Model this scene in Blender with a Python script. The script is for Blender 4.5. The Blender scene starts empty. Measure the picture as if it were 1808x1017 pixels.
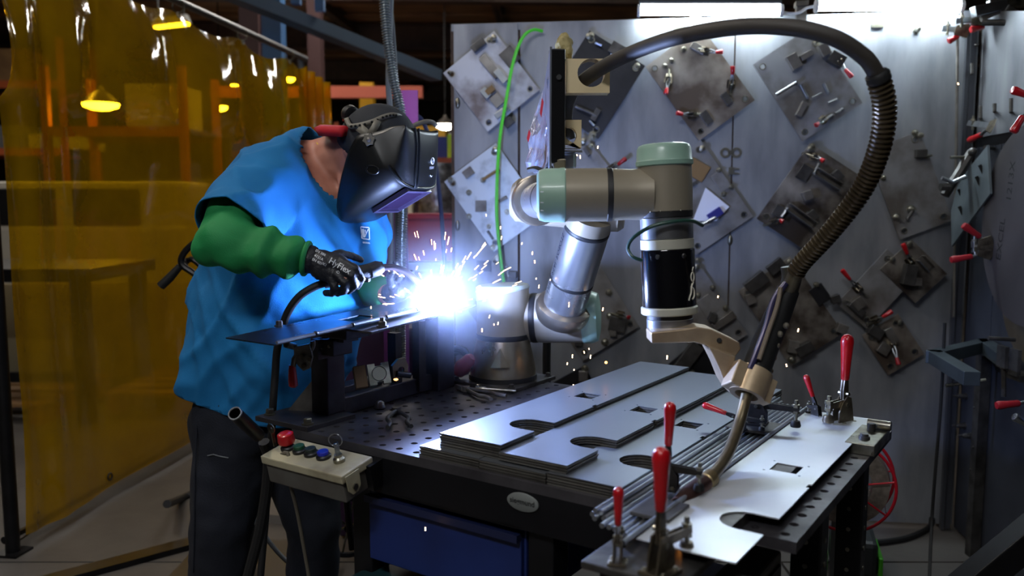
import bpy, bmesh, math, random
from math import sin, cos, pi, radians, atan, atan2, sqrt, hypot
from mathutils import Vector as V, Matrix, noise

# ---------------------------------------------------------------- camera
sc = bpy.context.scene
FPX, CX, CY, HY = 1475.0, 904.0, 508.5, 357.0
CAM = V((0, 0, 1.40))
PITCH = atan((HY - CY) / FPX)
cd = bpy.data.cameras.new('camera'); cam = bpy.data.objects.new('camera', cd)
sc.collection.objects.link(cam)
cam.location = CAM; cam.rotation_euler = (pi / 2 + PITCH, 0, 0)
cd.sensor_width = 36.0; cd.lens = 36.0 * FPX / 1808.0
cd.clip_start = 0.02; cd.clip_end = 100
cd.dof.use_dof = True; cd.dof.focus_distance = 2.1; cd.dof.aperture_fstop = 2.8
sc.camera = cam
# ---------------------------------------------------------------- world, exposure
w = bpy.data.worlds.new('world'); sc.world = w; w.use_nodes = True
w.node_tree.nodes['Background'].inputs[0].default_value = (0.30, 0.36, 0.45, 1)
w.node_tree.nodes['Background'].inputs[1].default_value = 0.025
sc.view_settings.view_transform = 'Standard'; sc.view_settings.look = 'None'
sc.view_settings.exposure = 0.12; sc.view_settings.gamma = 1.0
sc.view_settings.use_curve_mapping = False
ARC_W = 72.0          # welding arc, watts
TUBE_E = 88.0         # booth tube lights, emission
BAY_E = 36.0          # shop lights over the booth and the added fill lamps
FAR_E = 40.0           # shop lights far back

# ---------------------------------------------------------------- projection helpers (real places from sight lines)
FW = V((0, cos(PITCH), sin(PITCH))); UP = V((0, -sin(PITCH), cos(PITCH))); RT = V((1, 0, 0))
def ray(x, y): return RT * ((x - CX) / FPX) + UP * ((CY - y) / FPX) + FW
def at(x, y, Y): r = ray(x, y); return CAM + r * (Y / r.y)
def onz(x, y, z): r = ray(x, y); return CAM + r * ((z - CAM.z) / r.z)
def onplane(x, y, p0, n): r = ray(x, y); return CAM + r * ((p0 - CAM).dot(n) / r.dot(n))
# welding table frame
TZ = 0.855
TH = radians(-34.4); EX = V((cos(TH), sin(TH), 0)); EY = V((-sin(TH), cos(TH), 0)); EZ = V((0, 0, 1))
T0 = onz(1406, 958, TZ) - EX * 1.2
def tw(a, b, c=0.0): return T0 + EX * a + EY * b + EZ * c
# booth frame: back wall and right wall
WD = V((cos(radians(-7.1)), sin(radians(-7.1)), 0)); WN = V((WD.y, -WD.x, 0))      # along the wall, towards the room
W0 = onz(1610, 931, 0.0)
def onwall(x, y, off=0.0): return onplane(x, y, W0 + WN * off, WN)
WC = onplane(1712, 357, W0, WN); WC.z = 0
SN = -WD
def onside(x, y, off=0.0): return onplane(x, y, WC + SN * off, SN)
WH = 2.17

# ---------------------------------------------------------------- materials
def lin(c):
    return tuple((v / 255 / 12.92) if v / 255 <= 0.04045 else ((v / 255 + 0.055) / 1.055) ** 2.4 for v in c)
MATS = {}
def mat(name, c, rough=0.5, metal=0.0, c2=None, scale=6.0, detail=5.0, bump=0.0, bscale=60.0, spec=0.5, stretch=None, contrast=(0.35, 0.65), coat=0.0, rvar=0.0):
    if name in MATS: return MATS[name]
    m = bpy.data.materials.new(name); m.use_nodes = True; MATS[name] = m
    nt = m.node_tree; b = nt.nodes['Principled BSDF']
    c = lin(c); b.inputs['Base Color'].default_value = (*c, 1)
    b.inputs['Roughness'].default_value = rough; b.inputs['Metallic'].default_value = metal
    b.inputs['Specular IOR Level'].default_value = spec
    if coat: b.inputs['Coat Weight'].default_value = coat; b.inputs['Coat Roughness'].default_value = 0.1
    if c2 or bump or rvar:
        tc = nt.nodes.new('ShaderNodeTexCoord'); mp = nt.nodes.new('ShaderNodeMapping')
        nt.links.new(tc.outputs['Object'], mp.inputs[0])
        if stretch: mp.inputs['Scale'].default_value = stretch
    if c2 or rvar:
        nz = nt.nodes.new('ShaderNodeTexNoise'); nz.inputs['Scale'].default_value = scale; nz.inputs['Detail'].default_value = detail
        nt.links.new(mp.outputs[0], nz.inputs['Vector'])
        cr = nt.nodes.new('ShaderNodeValToRGB'); cr.color_ramp.elements[0].position = contrast[0]; cr.color_ramp.elements[1].position = contrast[1]
        cr.color_ramp.elements[0].color = (*c, 1); cr.color_ramp.elements[1].color = (*(lin(c2) if c2 else c), 1)
        nt.links.new(nz.outputs[0], cr.inputs[0]); nt.links.new(cr.outputs[0], b.inputs['Base Color'])
        if rvar:
            mr = nt.nodes.new('ShaderNodeMapRange'); mr.inputs[3].default_value = rough - rvar; mr.inputs[4].default_value = rough + rvar
            mr.inputs[1].default_value = 0.3; mr.inputs[2].default_value = 0.7
            nt.links.new(nz.outputs[0], mr.inputs[0]); nt.links.new(mr.outputs[0], b.inputs['Roughness'])
    if bump:
        n2 = nt.nodes.new('ShaderNodeTexNoise'); n2.inputs['Scale'].default_value = bscale; n2.inputs['Detail'].default_value = 4
        nt.links.new(mp.outputs[0], n2.inputs['Vector'])
        bp = nt.nodes.new('ShaderNodeBump'); bp.inputs['Strength'].default_value = bump; bp.inputs['Distance'].default_value = 0.01
        nt.links.new(n2.outputs[0], bp.inputs['Height']); nt.links.new(bp.outputs[0], b.inputs['Normal'])
    return m
def emit(name, c, s):
    if name in MATS: return MATS[name]
    m = bpy.data.materials.new(name); m.use_nodes = True; MATS[name] = m
    nt = m.node_tree; b = nt.nodes['Principled BSDF']
    b.inputs['Base Color'].default_value = (0, 0, 0, 1)
    b.inputs['Emission Color'].default_value = (*c, 1); b.inputs['Emission Strength'].default_value = s
    return m
# shared materials
STEEL = mat('steel_bright', (176, 180, 184), 0.32, 1.0, (140, 145, 150), 12, rvar=0.08)
STEELD = mat('steel_dark', (92, 90, 88), 0.42, 0.65, (56, 54, 52), 14, rvar=0.1)
RAWST = mat('raw_steel', (146, 142, 136), 0.4, 0.65, (92, 86, 80), 9, rvar=0.1)
ZINC = mat('zinc', (170, 168, 155), 0.35, 1.0, (120, 115, 100), 20, rvar=0.1)
BLACK = mat('black_paint', (22, 22, 24), 0.45)
RUBBER = mat('black_rubber', (20, 20, 21), 0.6, bump=0.1, bscale=200)
BLKST = mat('black_steel', (30, 30, 33), 0.4, 0.5, (20, 20, 22), 10)
RED = mat('red_grip', (176, 14, 24), 0.28, 0, (150, 8, 16), 8, coat=0.4)
REDD = mat('red_grip_dull', (150, 24, 34), 0.4)
CREAM = mat('cream_paint', (176, 168, 140), 0.5, 0, (120, 110, 86), 14, contrast=(0.45, 0.75))
BRASS = mat('tan_metal', (206, 184, 152), 0.38, 0.5, (150, 130, 106), 8, rvar=0.1)
WHITE = mat('white_paint', (215, 215, 215), 0.45)
DARKGAP = mat('dark_gap', (14, 14, 15), 0.8)

# ---------------------------------------------------------------- mesh helpers (all in world coordinates)
COL = sc.collection
WM = {}
def frame(o, x, y, z=None):
    x = V(x).normalized(); y = V(y).normalized(); z = V(z).normalized() if z is not None else x.cross(y)
    return Matrix(((x.x, y.x, z.x, o.x), (x.y, y.y, z.y, o.y), (x.z, y.z, z.z, o.z), (0, 0, 0, 1)))
def axframe(p, d, hint=None):
    d = V(d).normalized(); h = V(hint) if hint is not None else (V((0, 0, 1)) if abs(d.z) < 0.9 else V((1, 0, 0)))
    x = h.cross(d).normalized(); y = d.cross(x)
    return frame(V(p), x, y, d)
class MB:
    def __init__(s): s.v = []; s.f = []
    def add(s, vs, fs, M=None):
        o = len(s.v)
        s.v += [(M @ V(q)) if M is not None else V(q) for q in vs]
        s.f += [tuple(i + o for i in f) for f in fs]; return s
    def box(s, c, size, M=None):
        x, y, z = (k / 2 for k in size); c = V(c)
        vs = [c + V((i * x, j * y, k * z)) for i in (-1, 1) for j in (-1, 1) for k in (-1, 1)]
        return s.add(vs, [(0, 1, 3, 2), (4, 6, 7, 5), (0, 4, 5, 1), (2, 3, 7, 6), (0, 2, 6, 4), (1, 5, 7, 3)], M)
    def lathe(s, prof, M=None, n=24, cap=True, a0=0, a1=2 * pi):
        # prof: list of (r, z) along local z
        full = abs(a1 - a0 - 2 * pi) < 1e-6; k = n if full else n + 1
        vs = []; fs = []
        for r, z in prof:
            for i in range(k):
                a = a0 + (a1 - a0) * i / n; vs.append(V((r * cos(a), r * sin(a), z)))
        for j in range(len(prof) - 1):
            for i in range(n):
                i2 = (i + 1) % k
                fs.append((j * k + i, j * k + i2, (j + 1) * k + i2, (j + 1) * k + i))
        if cap and full:
            if prof[0][0] > 1e-5: fs.append(tuple(range(k - 1, -1, -1)))
            if prof[-1][0] > 1e-5: fs.append(tuple((len(prof) - 1) * k + i for i in range(k)))
        return s.add(vs, fs, M)
    def cyl(s, p0, p1, r0, r1=None, n=16, cap=True):
        p0 = V(p0); p1 = V(p1); r1 = r0 if r1 is None else r1
        return s.lathe([(r0, 0), (r1, (p1 - p0).length)], axframe(p0, p1 - p0), n, cap)
    def tube(s, pts, r, n=10, cap=True):
        pts = [V(q) for q in pts]; m = len(pts); rs = r if isinstance(r, (list, tuple)) else [r] * m
        t = [(pts[min(i + 1, m - 1)] - pts[max(i - 1, 0)]).normalized() for i in range(m)]
        nx = (V((0, 0, 1)) if abs(t[0].z) < 0.9 else V((1, 0, 0))).cross(t[0]).normalized(); vs = []; fs = []
        for i in range(m):
            nx = (nx - t[i] * nx.dot(t[i])).normalized(); ny = t[i].cross(nx)
            for k in range(n):
                a = 2 * pi * k / n; vs.append(pts[i] + (nx * cos(a) + ny * sin(a)) * rs[i])
        for i in range(m - 1):
            for k in range(n):
                k2 = (k + 1) % n; fs.append((i * n + k, i * n + k2, (i + 1) * n + k2, (i + 1) * n + k))
        if cap: fs.append(tuple(range(n - 1, -1, -1))); fs.append(tuple((m - 1) * n + k for k in range(n)))
        return s.add(vs, fs)
    def sphere(s, c, r, M=None, n=14, m=8):
        R = (r, r, r) if not hasattr(r, '__len__') else r
        vs = []; fs = []; c = V(c)
        for j in range(m + 1):
            b = pi * j / m
            for i in range(n):
                a = 2 * pi * i / n; vs.append(c + V((R[0] * sin(b) * cos(a), R[1] * sin(b) * sin(a), R[2] * cos(b))))
        for j in range(m):
            for i in range(n):
                i2 = (i + 1) % n; fs.append((j * n + i, (j + 1) * n + i, (j + 1) * n + i2, j * n + i2))
        return s.add(vs, fs, M)
    def torus(s, M, R, r, n=24, m=8, a0=0, a1=2 * pi):
        full = abs(a1 - a0 - 2 * pi) < 1e-6
        pts = [M @ V((R * cos(a0 + (a1 - a0) * i / n), R * sin(a0 + (a1 - a0) * i / n), 0)) for i in range(n + (0 if full else 1))]
        if not full: return s.tube(pts, r, m)
        vs = []; fs = []
        for i in range(n):
            a = 2 * pi * i / n
            for k in range(m):
                b = 2 * pi * k / m; vs.append(V(((R + r * cos(b)) * cos(a), (R + r * cos(b)) * sin(a), r * sin(b))))
        for i in range(n):
            for k in range(m):
                i2 = (i + 1) % n; k2 = (k + 1) % m; fs.append((i * m + k, i2 * m + k, i2 * m + k2, i * m + k2))
        return s.add(vs, fs, M)
    def prism(s, poly, z0, z1, M=None):
        n = len(poly); vs = [V((x, y, z0)) for x, y in poly] + [V((x, y, z1)) for x, y in poly]
        ar = sum(poly[i][0] * poly[(i + 1) % n][1] - poly[(i + 1) % n][0] * poly[i][1] for i in range(n))
        fs = [tuple(range(n - 1, -1, -1)), tuple(range(n, 2 * n))] + [(i, (i + 1) % n, n + (i + 1) % n, n + i) for i in range(n)]
        if ar < 0: fs = [tuple(reversed(f)) for f in fs]
        return s.add(vs, fs, M)
    def plate(s, loops, t, M=None):
        # sheet with holes: loops[0] outline, the rest holes; thickness 0..t on local z
        cu = bpy.data.curves.new('tmp', 'CURVE'); cu.dimensions = '2D'; cu.fill_mode = 'BOTH'; cu.extrude = t / 2
        for lp in loops:
            sp = cu.splines.new('POLY'); sp.points.add(len(lp) - 1); sp.use_cyclic_u = True
            for i, (x, y) in enumerate(lp): sp.points[i].co = (x, y, 0, 1)
        o = bpy.data.objects.new('tmp', cu); me = bpy.data.meshes.new_from_object(o)
        s.add([v.co + V((0, 0, t / 2)) for v in me.vertices], [tuple(p.vertices) for p in me.polygons], M)
        bpy.data.objects.remove(o); bpy.data.curves.remove(cu); bpy.data.meshes.remove(me); return s
    def text(s, txt, size, M, align='CENTER', warp=None, bold=False):
        cu = bpy.data.curves.new('tmp', 'FONT'); cu.body = txt; cu.size = size; cu.align_x = align; cu.align_y = 'CENTER'; cu.resolution_u = 3
        if bold: cu.offset = size * 0.02
        o = bpy.data.objects.new('tmp', cu); me = bpy.data.meshes.new_from_object(o)
        vs = [v.co.copy() for v in me.vertices]
        if warp: vs = [warp(q) for q in vs]
        s.add(vs, [tuple(p.vertices) for p in me.polygons], M)
        bpy.data.objects.remove(o); bpy.data.curves.remove(cu); bpy.data.meshes.remove(me); return s
    def build(s, name, m, parent=None, smooth=True, bevel=0, angle=35, weld=False):
        me = bpy.data.meshes.new(name)
        inv = WM[parent.name].inverted() if parent is not None else None
        if parent is None:
            # own origin at the base centre
            lo = [min(q[i] for q in s.v) for i in range(3)]; hi = [max(q[i] for q in s.v) for i in range(3)]
            L = V(((lo[0] + hi[0]) / 2, (lo[1] + hi[1]) / 2, lo[2])); vs = [q - L for q in s.v]
        else: vs = [inv @ q for q in s.v]
        me.from_pydata([tuple(q) for q in vs], [], s.f); me.validate(); me.update()
        bm = bmesh.new(); bm.from_mesh(me)
        bmesh.ops.remove_doubles(bm, verts=bm.verts, dist=1e-6) if weld else None
        bmesh.ops.recalc_face_normals(bm, faces=bm.faces); bm.to_mesh(me); bm.free()
        if smooth:
            me.shade_smooth(); me.set_sharp_from_angle(angle=radians(angle))
        o = bpy.data.objects.new(name, me); me.materials.append(m); COL.objects.link(o)
        if parent is not None: o.parent = parent; WM[o.name] = WM[parent.name]
        else: o.location = L; WM[o.name] = Matrix.Translation(L)
        if bevel:
            b = o.modifiers.new('bevel', 'BEVEL'); b.width = bevel; b.segments = 2; b.limit_method = 'ANGLE'; b.angle_limit = radians(40)
        return o
def thing(name, label, cat, loc, group=None, kind=None):
    o = bpy.data.objects.new(name, None); COL.objects.link(o); o.location = loc; o.empty_display_size = 0.05
    WM[o.name] = Matrix.Translation(V(loc)); return tag(o, label, cat, group, kind)
def tag(o, label=None, cat=None, group=None, kind=None):
    if label: o['label'] = label
    if cat: o['category'] = cat
    if group: o['group'] = group
    if kind: o['kind'] = kind
    return o
def bez(pts, n=40):
    # Catmull-Rom through points
    P = [V(q) for q in pts]; P = [P[0] * 2 - P[1]] + P + [P[-1] * 2 - P[-2]]; out = []
    k = len(P) - 3; per = max(2, n // k)
    for i in range(k):
        a, b, c, d = P[i:i + 4]
        for j in range(per):
            t = j / per
            out.append(0.5 * ((2 * b) + (c - a) * t + (2 * a - 5 * b + 4 * c - d) * t * t + (3 * b - a - 3 * c + d) * t ** 3))
    out.append(P[-2]); return out
def circ(x, y, r, n=14): return [(x + r * cos(2 * pi * i / n), y + r * sin(2 * pi * i / n)) for i in range(n)]
def rect(x0, y0, x1, y1): return [(x0, y0), (x1, y0), (x1, y1), (x0, y1)]
def bolt(mb, p, d, r=0.008, h=0.006, shank=0.0):
    M = axframe(p, d); mb.lathe([(r * 1.5, 0), (r * 1.5, h * 0.25), (r, h * 0.25), (r, h), (r * 0.8, h * 1.15)], M, 6 if shank == 0 else 8)
    if shank: mb.lathe([(r * 0.5, h), (r * 0.5, h + shank)], M, 8)
    return mb
def blob(pieces, voxel=0.012, smooth=6, disp=None):
    # one continuous organic surface out of overlapping pieces
    m = MB()
    for q in pieces:
        if q[0] == 'cap':
            _, p0, r0, p1, r1 = q; p0 = V(p0); p1 = V(p1); L = (p1 - p0).length
            prof = [(max(1e-4, r0 * cos(t)), r0 * sin(t)) for t in [(-pi / 2) + pi / 2 * i / 5 for i in range(6)]]
            prof += [(max(1e-4, r1 * cos(t)), L + r1 * sin(t)) for t in [pi / 2 * i / 5 for i in range(6)]]
            m.lathe(prof, axframe(p0, p1 - p0), 18, False)
        elif q[0] == 'ell': m.sphere((0, 0, 0), q[2], q[3] if len(q) > 3 and q[3] is not None else Matrix.Translation(V(q[1])), 20, 12)
        elif q[0] == 'loft':
            # list of (center, halfx vec, halfy vec)
            vs = []; fs = []; n = 28
            for c, hx, hy in q[1]:
                for i in range(n):
                    a = 2 * pi * i / n; e = 0.85
                    ca, sa = cos(a), sin(a)
                    vs.append(V(c) + V(hx) * (abs(ca) ** e * (1 if ca > 0 else -1)) + V(hy) * (abs(sa) ** e * (1 if sa > 0 else -1)))
            k = len(q[1])
            for j in range(k - 1):
                for i in range(n): fs.append((j * n + i, j * n + (i + 1) % n, (j + 1) * n + (i + 1) % n, (j + 1) * n + i))
            fs.append(tuple(range(n - 1, -1, -1))); fs.append(tuple((k - 1) * n + i for i in range(n)))
            m.add(vs, fs)
    me = bpy.data.meshes.new('tmp'); me.from_pydata([tuple(v) for v in m.v], [], m.f)
    bm = bmesh.new(); bm.from_mesh(me); bmesh.ops.recalc_face_normals(bm, faces=bm.faces); bm.to_mesh(me); bm.free()
    o = bpy.data.objects.new('tmp', me); COL.objects.link(o)
    r = o.modifiers.new('r', 'REMESH'); r.mode = 'VOXEL'; r.voxel_size = voxel
    if smooth: s = o.modifiers.new('s', 'SMOOTH'); s.iterations = smooth; s.factor = 0.5
    dg = bpy.context.evaluated_depsgraph_get(); e = o.evaluated_get(dg); me2 = bpy.data.meshes.new_from_object(e)
    vs = [v.co.copy() for v in me2.vertices]
    if disp:
        ns = [v.normal.copy() for v in me2.vertices]
        vs = [a + b * disp(a) for a, b in zip(vs, ns)]
    out = MB(); out.add(vs, [tuple(p.vertices) for p in me2.polygons])
    bpy.data.objects.remove(o); bpy.data.meshes.remove(me); bpy.data.meshes.remove(me2)
    return out
def cut(mb, planes):
    # keep what lies on the -normal side of each plane (open edge)
    me = bpy.data.meshes.new('tmp'); me.from_pydata([tuple(v) for v in mb.v], [], mb.f)
    bm = bmesh.new(); bm.from_mesh(me)
    for p, n in planes:
        bmesh.ops.bisect_plane(bm, geom=bm.verts[:] + bm.edges[:] + bm.faces[:], plane_co=V(p), plane_no=V(n), clear_outer=True)
    bm.verts.index_update()
    out = MB(); out.v = [v.co.copy() for v in bm.verts]; out.f = [tuple(v.index for v in f.verts) for f in bm.faces]
    bm.free(); bpy.data.meshes.remove(me); return out
RNG = random.Random(7)
def cut_near(mb, p, n, rad):
    # trim with a clean straight edge, only within rad of p
    p = V(p); n = V(n).normalized(); me = bpy.data.meshes.new('tmp'); me.from_pydata([tuple(v) for v in mb.v], [], mb.f)
    bm = bmesh.new(); bm.from_mesh(me)
    fs = [f for f in bm.faces if (f.calc_center_median() - p).length < rad]
    g = list({v for f in fs for v in f.verts} | {e for f in fs for e in f.edges} | set(fs))
    bmesh.ops.bisect_plane(bm, geom=g, plane_co=p, plane_no=n)
    kill = [f for f in bm.faces if (f.calc_center_median() - p).length < rad and (f.calc_center_median() - p).dot(n) > 1e-5]
    bmesh.ops.delete(bm, geom=kill, context='FACES'); bm.verts.index_update()
    out = MB(); out.v = [v.co.copy() for v in bm.verts]; out.f = [tuple(v.index for v in f.verts) for f in bm.faces]
    bm.free(); bpy.data.meshes.remove(me); return out
# ================================================================ THE SETTING
CONC = mat('concrete', (96, 92, 88), 0.75, 0, (66, 62, 60), 2.2, 8, bump=0.15, bscale=25, contrast=(0.3, 0.75))
floor = MB().box((0, 8.5, -0.06), (26, 27, 0.1)).build('floor', DARKGAP, smooth=False); tag(floor, kind='structure')
slx = [-13, -5.2, -2.05, 1.05, 4.2, 13]; sly = [-5, 0.2, 2.75, 3.14, 6.2, 10, 22]
for i in range(len(slx) - 1):
    for j in range(len(sly) - 1):
        a, b, c, d = slx[i] + 0.006, slx[i + 1] - 0.006, sly[j] + 0.006, sly[j + 1] - 0.006
        MB().box(((a + b) / 2, (c + d) / 2, -0.01), (b - a, d - c, 0.02)).build('slab', CONC, floor, smooth=False)
DECK = mat('ceiling_deck', (166, 124, 88), 0.8, 0, (120, 88, 62), 1.5, stretch=(1, 6, 1))
BEAM = mat('beam_brown', (92, 72, 62), 0.6, 0, (64, 50, 46), 3)
CZ = 4.3
ceil = MB().box((0, 8.5, CZ + 0.06), (26, 27, 0.1)).build('ceiling', DECK, smooth=False); tag(ceil, kind='structure')
def ibeam(p0, p1, h, wd, name, m, parent):
    p0 = V(p0); p1 = V(p1); d = p1 - p0; M = axframe((p0 + p1) / 2, d); L = d.length; mb = MB()
    mb.box((0, h / 2 - 0.01, 0), (wd, 0.02, L), M); mb.box((0, -h / 2 + 0.01, 0), (wd, 0.02, L), M); mb.box((0, 0, 0), (0.015, h, L), M)
    return mb.build(name, m, parent, smooth=False)
for yy in (7.5, 10.2, 13.5, 17.0, 20.5): ibeam((-13, yy, CZ - 0.22), (13, yy + 1.2, CZ - 0.22), 0.4, 0.2, 'beam', BEAM, ceil)
for xx in (-7.0, -3.6, -1.15, 1.3, 4.0, 7.5):
    ibeam((xx, -4, CZ - 0.1), (xx + 1.5, 22, CZ - 0.1), 0.2, 0.12, 'joist', BEAM, ceil)
for yy in [8 + 0.9 * i for i in range(15)]:
    MB().box((0, yy, CZ - 0.02), (26, 0.28, 0.05)).build('deck_rib', DECK, ceil, smooth=False)
WBR = mat('shop_wall', (62, 54, 46), 0.85, 0, (44, 38, 34), 0.8)
for nm, c, s in (('wall_far', (0, 22.05, 2.15), (26, 0.1, 4.3)), ('wall_left', (-13.05, 8.5, 2.15), (0.1, 27, 4.3)),
                 ('wall_outer', (13.05, 8.5, 2.15), (0.1, 27, 4.3)), ('wall_front', (0, -5.05, 2.15), (26, 0.1, 4.3))):
    tag(MB().box(c, s).build(nm, WBR, smooth=False), kind='structure')

# booth back wall: three steel sheets with bare joints
WST = mat('wall_sheet_steel', (150, 152, 156), 0.46, 0.35, (112, 114, 120), 2.5, 8, rvar=0.07, stretch=(3, 3, 0.8))
def panel(name, p_left, p_right, z0, z1, nrm, parent, m=WST, z1b=None, t=0.006):
    z1b = z1 if z1b is None else z1b
    a = V((p_left.x, p_left.y, 0)); b = V((p_right.x, p_right.y, 0)); L = (b - a).length
    return MB().prism([(0, z0), (L, z0), (L, z1b), (0, z1)], -t, 0, frame(a, b - a, EZ, nrm)).build(name, m, parent, smooth=False)
wb = thing('wall_back', None, None, W0, kind='structure')
xs = [803, 914, 918.5, 1289, 1292, 1712]
for k in range(3):
    panel('steel_panel', onwall(xs[2 * k], 357), onwall(xs[2 * k + 1], 357), 0.02, WH, WN, wb)
L0 = onwall(800, 357, -0.02); R0 = onwall(1716, 357, -0.02)
RUST = mat('rusty_frame', (92, 76, 60), 0.7, 0.4, (66, 50, 40), 9)
for x in (808, 916.3, 1290.5, 1690):
    p = onwall(x, 357, -0.033); p.z = 0
    MB().box((0, 0, WH / 2), (0.045, 0.045, WH - 0.02), frame(p, WD, WN.cross(WD) * -1 if False else -WN, EZ)).build('frame_post', RUST, wb, smooth=False)
p = (L0 + R0) / 2; p.z = 0
MB().box((0, 0, WH - 0.012), ((R0 - L0).length, 0.03, 0.03), frame(p, WD, -WN, EZ)).build('top_rail', mat('rail_grey', (120, 124, 130), 0.5, 0.6), wb, smooth=False)
# joint latches
for (x, y, k) in ((1290, 270, 0), (1290, 302, 1), (1289, 424, 2), (808, 182, 2), (808, 398, 2), (1200, 52, 3), (1548, 46, 3)):
    mb = MB(); q = onwall(x, y, 0.0)
    if k == 0:
        for s in (-1, 1):
            mb.plate([circ(s * 0.023, 0, 0.022, 18), circ(s * 0.023, 0, 0.012, 14)], 0.006, frame(q, WD, EZ, WN))
        mb.box((0, 0, 0.003), (0.02, 0.016, 0.006), frame(q, WD, EZ, WN))
    elif k == 1: mb.box((0, 0, 0.006), (0.02, 0.03, 0.012), frame(q, WD, EZ, WN)); mb.box((0.02, 0.008, 0.004), (0.03, 0.006, 0.006), frame(q, WD, EZ, WN)); mb.box((0.02, -0.012, 0.004), (0.03, 0.006, 0.006), frame(q, WD, EZ, WN))
    elif k == 2: mb.sphere((0, 0, 0), (0.011, 0.024, 0.008), frame(q, WD, EZ, WN))
    else: mb.box((0, 0, 0.006), (0.05, 0.016, 0.012), frame(q, WD, EZ, WN))
    mb.build('latch', ZINC, wb)
# booth right wall: bright upper sheet, dark frame and lower sheet
wr = thing('wall_right', None, None, WC, kind='structure')
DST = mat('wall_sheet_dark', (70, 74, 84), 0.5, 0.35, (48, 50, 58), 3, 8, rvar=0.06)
e = WC + WN * 1.25
panel('steel_panel', WC + WN * 0.03, WC + WN * 0.50, 1.66, WH - 0.01, SN, wr, WST, WH - 0.11)
panel('steel_panel', WC + WN * 0.50, e, 1.66, WH - 0.11, SN, wr, WST, WH - 0.2)
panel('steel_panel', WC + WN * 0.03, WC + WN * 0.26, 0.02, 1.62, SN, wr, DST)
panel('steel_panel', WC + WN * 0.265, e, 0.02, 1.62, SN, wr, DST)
q = WC + WN * 0.62 + WD * 0.02
MB().box((0, 0, 1.64), (1.2, 0.03, 0.05), frame(V((q.x, q.y, 0)), WN, WD, EZ)).build('frame_rail', BLKST, wr, smooth=False)
for tt in (0.02, 0.95):
    q = WC + WN * tt + WD * 0.03
    MB().box((0, 0, 1.05), (0.05, 0.04, 2.08), frame(V((q.x, q.y, 0)), WN, WD, EZ)).build('frame_post', BLKST, wr, smooth=False)
# bare steel corner posts where the two walls meet
for (x, off, wdt, hh) in ((1693, 0.03, 0.012, 2.1), (1703, 0.02, 0.02, 2.15)):
    q = onwall(x, 357, off); q.z = 0
    MB().box((0, 0, hh / 2 + 0.01), (wdt, 0.02, hh), frame(q, WD, -WN, EZ)).build('corner_post', mat('post_grey', (86, 88, 94), 0.4, 0.6), wb, smooth=False)

# ---------------------------------------------------------------- tube lights over the back wall
TUBE = emit('tube_white', (0.78, 0.92, 1.0), TUBE_E)
def tube_light(x0, x1, y, off, label, seg=None):
    a = onwall(x0, y, off); b = onwall(x1, y, off); d = (b - a).normalized()
    t = thing('tube_light', label, 'light', (a + b) / 2, 'tube lights along the top of the steel wall')
    MB().cyl(a, b, 0.0185, n=14).build('tube', TUBE, t)
    MB().box((0, 0, 0), ((b - a).length + 0.01, 0.045, 0.012), frame((a + b) / 2 + EZ * 0.03, d, -WN, EZ)).build('housing', mat('housing_grey', (70, 74, 78), 0.5), t, smooth=False)
    for s, q in ((-1, a), (1, b)): MB().cyl(q - d * 0.01 * (s < 0), q + d * 0.012 * (s > 0) + d * 0.002, 0.026, n=14).build('end_cap', WHITE, t)
    return t
tl1 = tube_light(1130, 1376, 19, 0.06, 'glowing white tube light hung over the middle of the steel wall')
tl2 = tube_light(1443, 1694, 11, 0.06, 'glowing white tube light hung over the right end of the steel wall')
for t, xs_ in ((tl1, (1228, 1362)), (tl2, (1590,))):
    for x in xs_:
        a = onwall(x, 47, 0.0); b = onwall(x, 20 if t is tl1 else 14, 0.0)
        MB().box((0, 0, 0), (0.045, 0.004, (b - a).length + 0.02), frame((a + b) / 2, WD, -WN, EZ)).build('bracket', mat('bracket_light', (170, 170, 165), 0.5, 0.3), t, smooth=False)
a = onwall(1414, 44, 0.01); b = onwall(1414, 8, 0.01)
br = MB().box((0, 0, 0), (0.04, 0.03, (b - a).length), frame((a + b) / 2, WD, -WN, EZ)).box((0, 0.0, (b - a).length / 2), (0.05, 0.05, 0.02), frame((a + b) / 2, WD, -WN, EZ)).build('support_post', RAWST, tl1, smooth=False)
tag(MB().tube(bez([onwall(1376, 20, 0.03), onwall(1395, 24, 0.03), onwall(1412, 22, 0.035), onwall(1425, 14, 0.03), onwall(1443, 11, 0.03)], 20), 0.006, 8).build('light_cord', WHITE), 'thin white cord joining the two wall tube lights', 'cord')
# ---------------------------------------------------------------- shop lights under the roof, with added fill lamps
def bay_light(x, y, L, e, label, yaw=0.0, z=3.95, wd=0.22):
    t = thing('shop_light', label, 'light', V((x, y, z)), 'shop lights under the roof')
    M = Matrix.Translation((x, y, z)) @ Matrix.Rotation(yaw, 4, 'Z')
    MB().prism([(-wd / 2 - 0.03, 0.02), (wd / 2 + 0.03, 0.02), (wd / 4, 0.1), (-wd / 4, 0.1)], -L / 2, L / 2, M @ Matrix.Rotation(pi / 2, 4, 'X')).build('housing', WHITE, t, smooth=False)
    MB().box((0, 0, 0.01), (wd, L, 0.03), M).build('diffuser', e, t, smooth=False)
    for s in (-0.4, 0.4): MB().cyl(M @ V((0, s * L, 0.08)), M @ V((0, s * L, CZ - z + 0.01)), 0.006, n=6).build('hanger', BLKST, t)
    return t
EB = emit('bay_warm', (1.0, 0.93, 0.84), BAY_E); EBC = emit('bay_cool', (0.88, 0.95, 1.0), BAY_E * 0.28)
EF = emit('bay_far', (1.0, 0.86, 0.62), FAR_E)
bay_light(-1.7, 1.9, 1.2, EB, 'long shop light above the worker and the yellow curtain', 0.1)
bay_light(1.15, 0.9, 1.2, EBC, 'long shop light above the near end of the table', 0.4)
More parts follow.
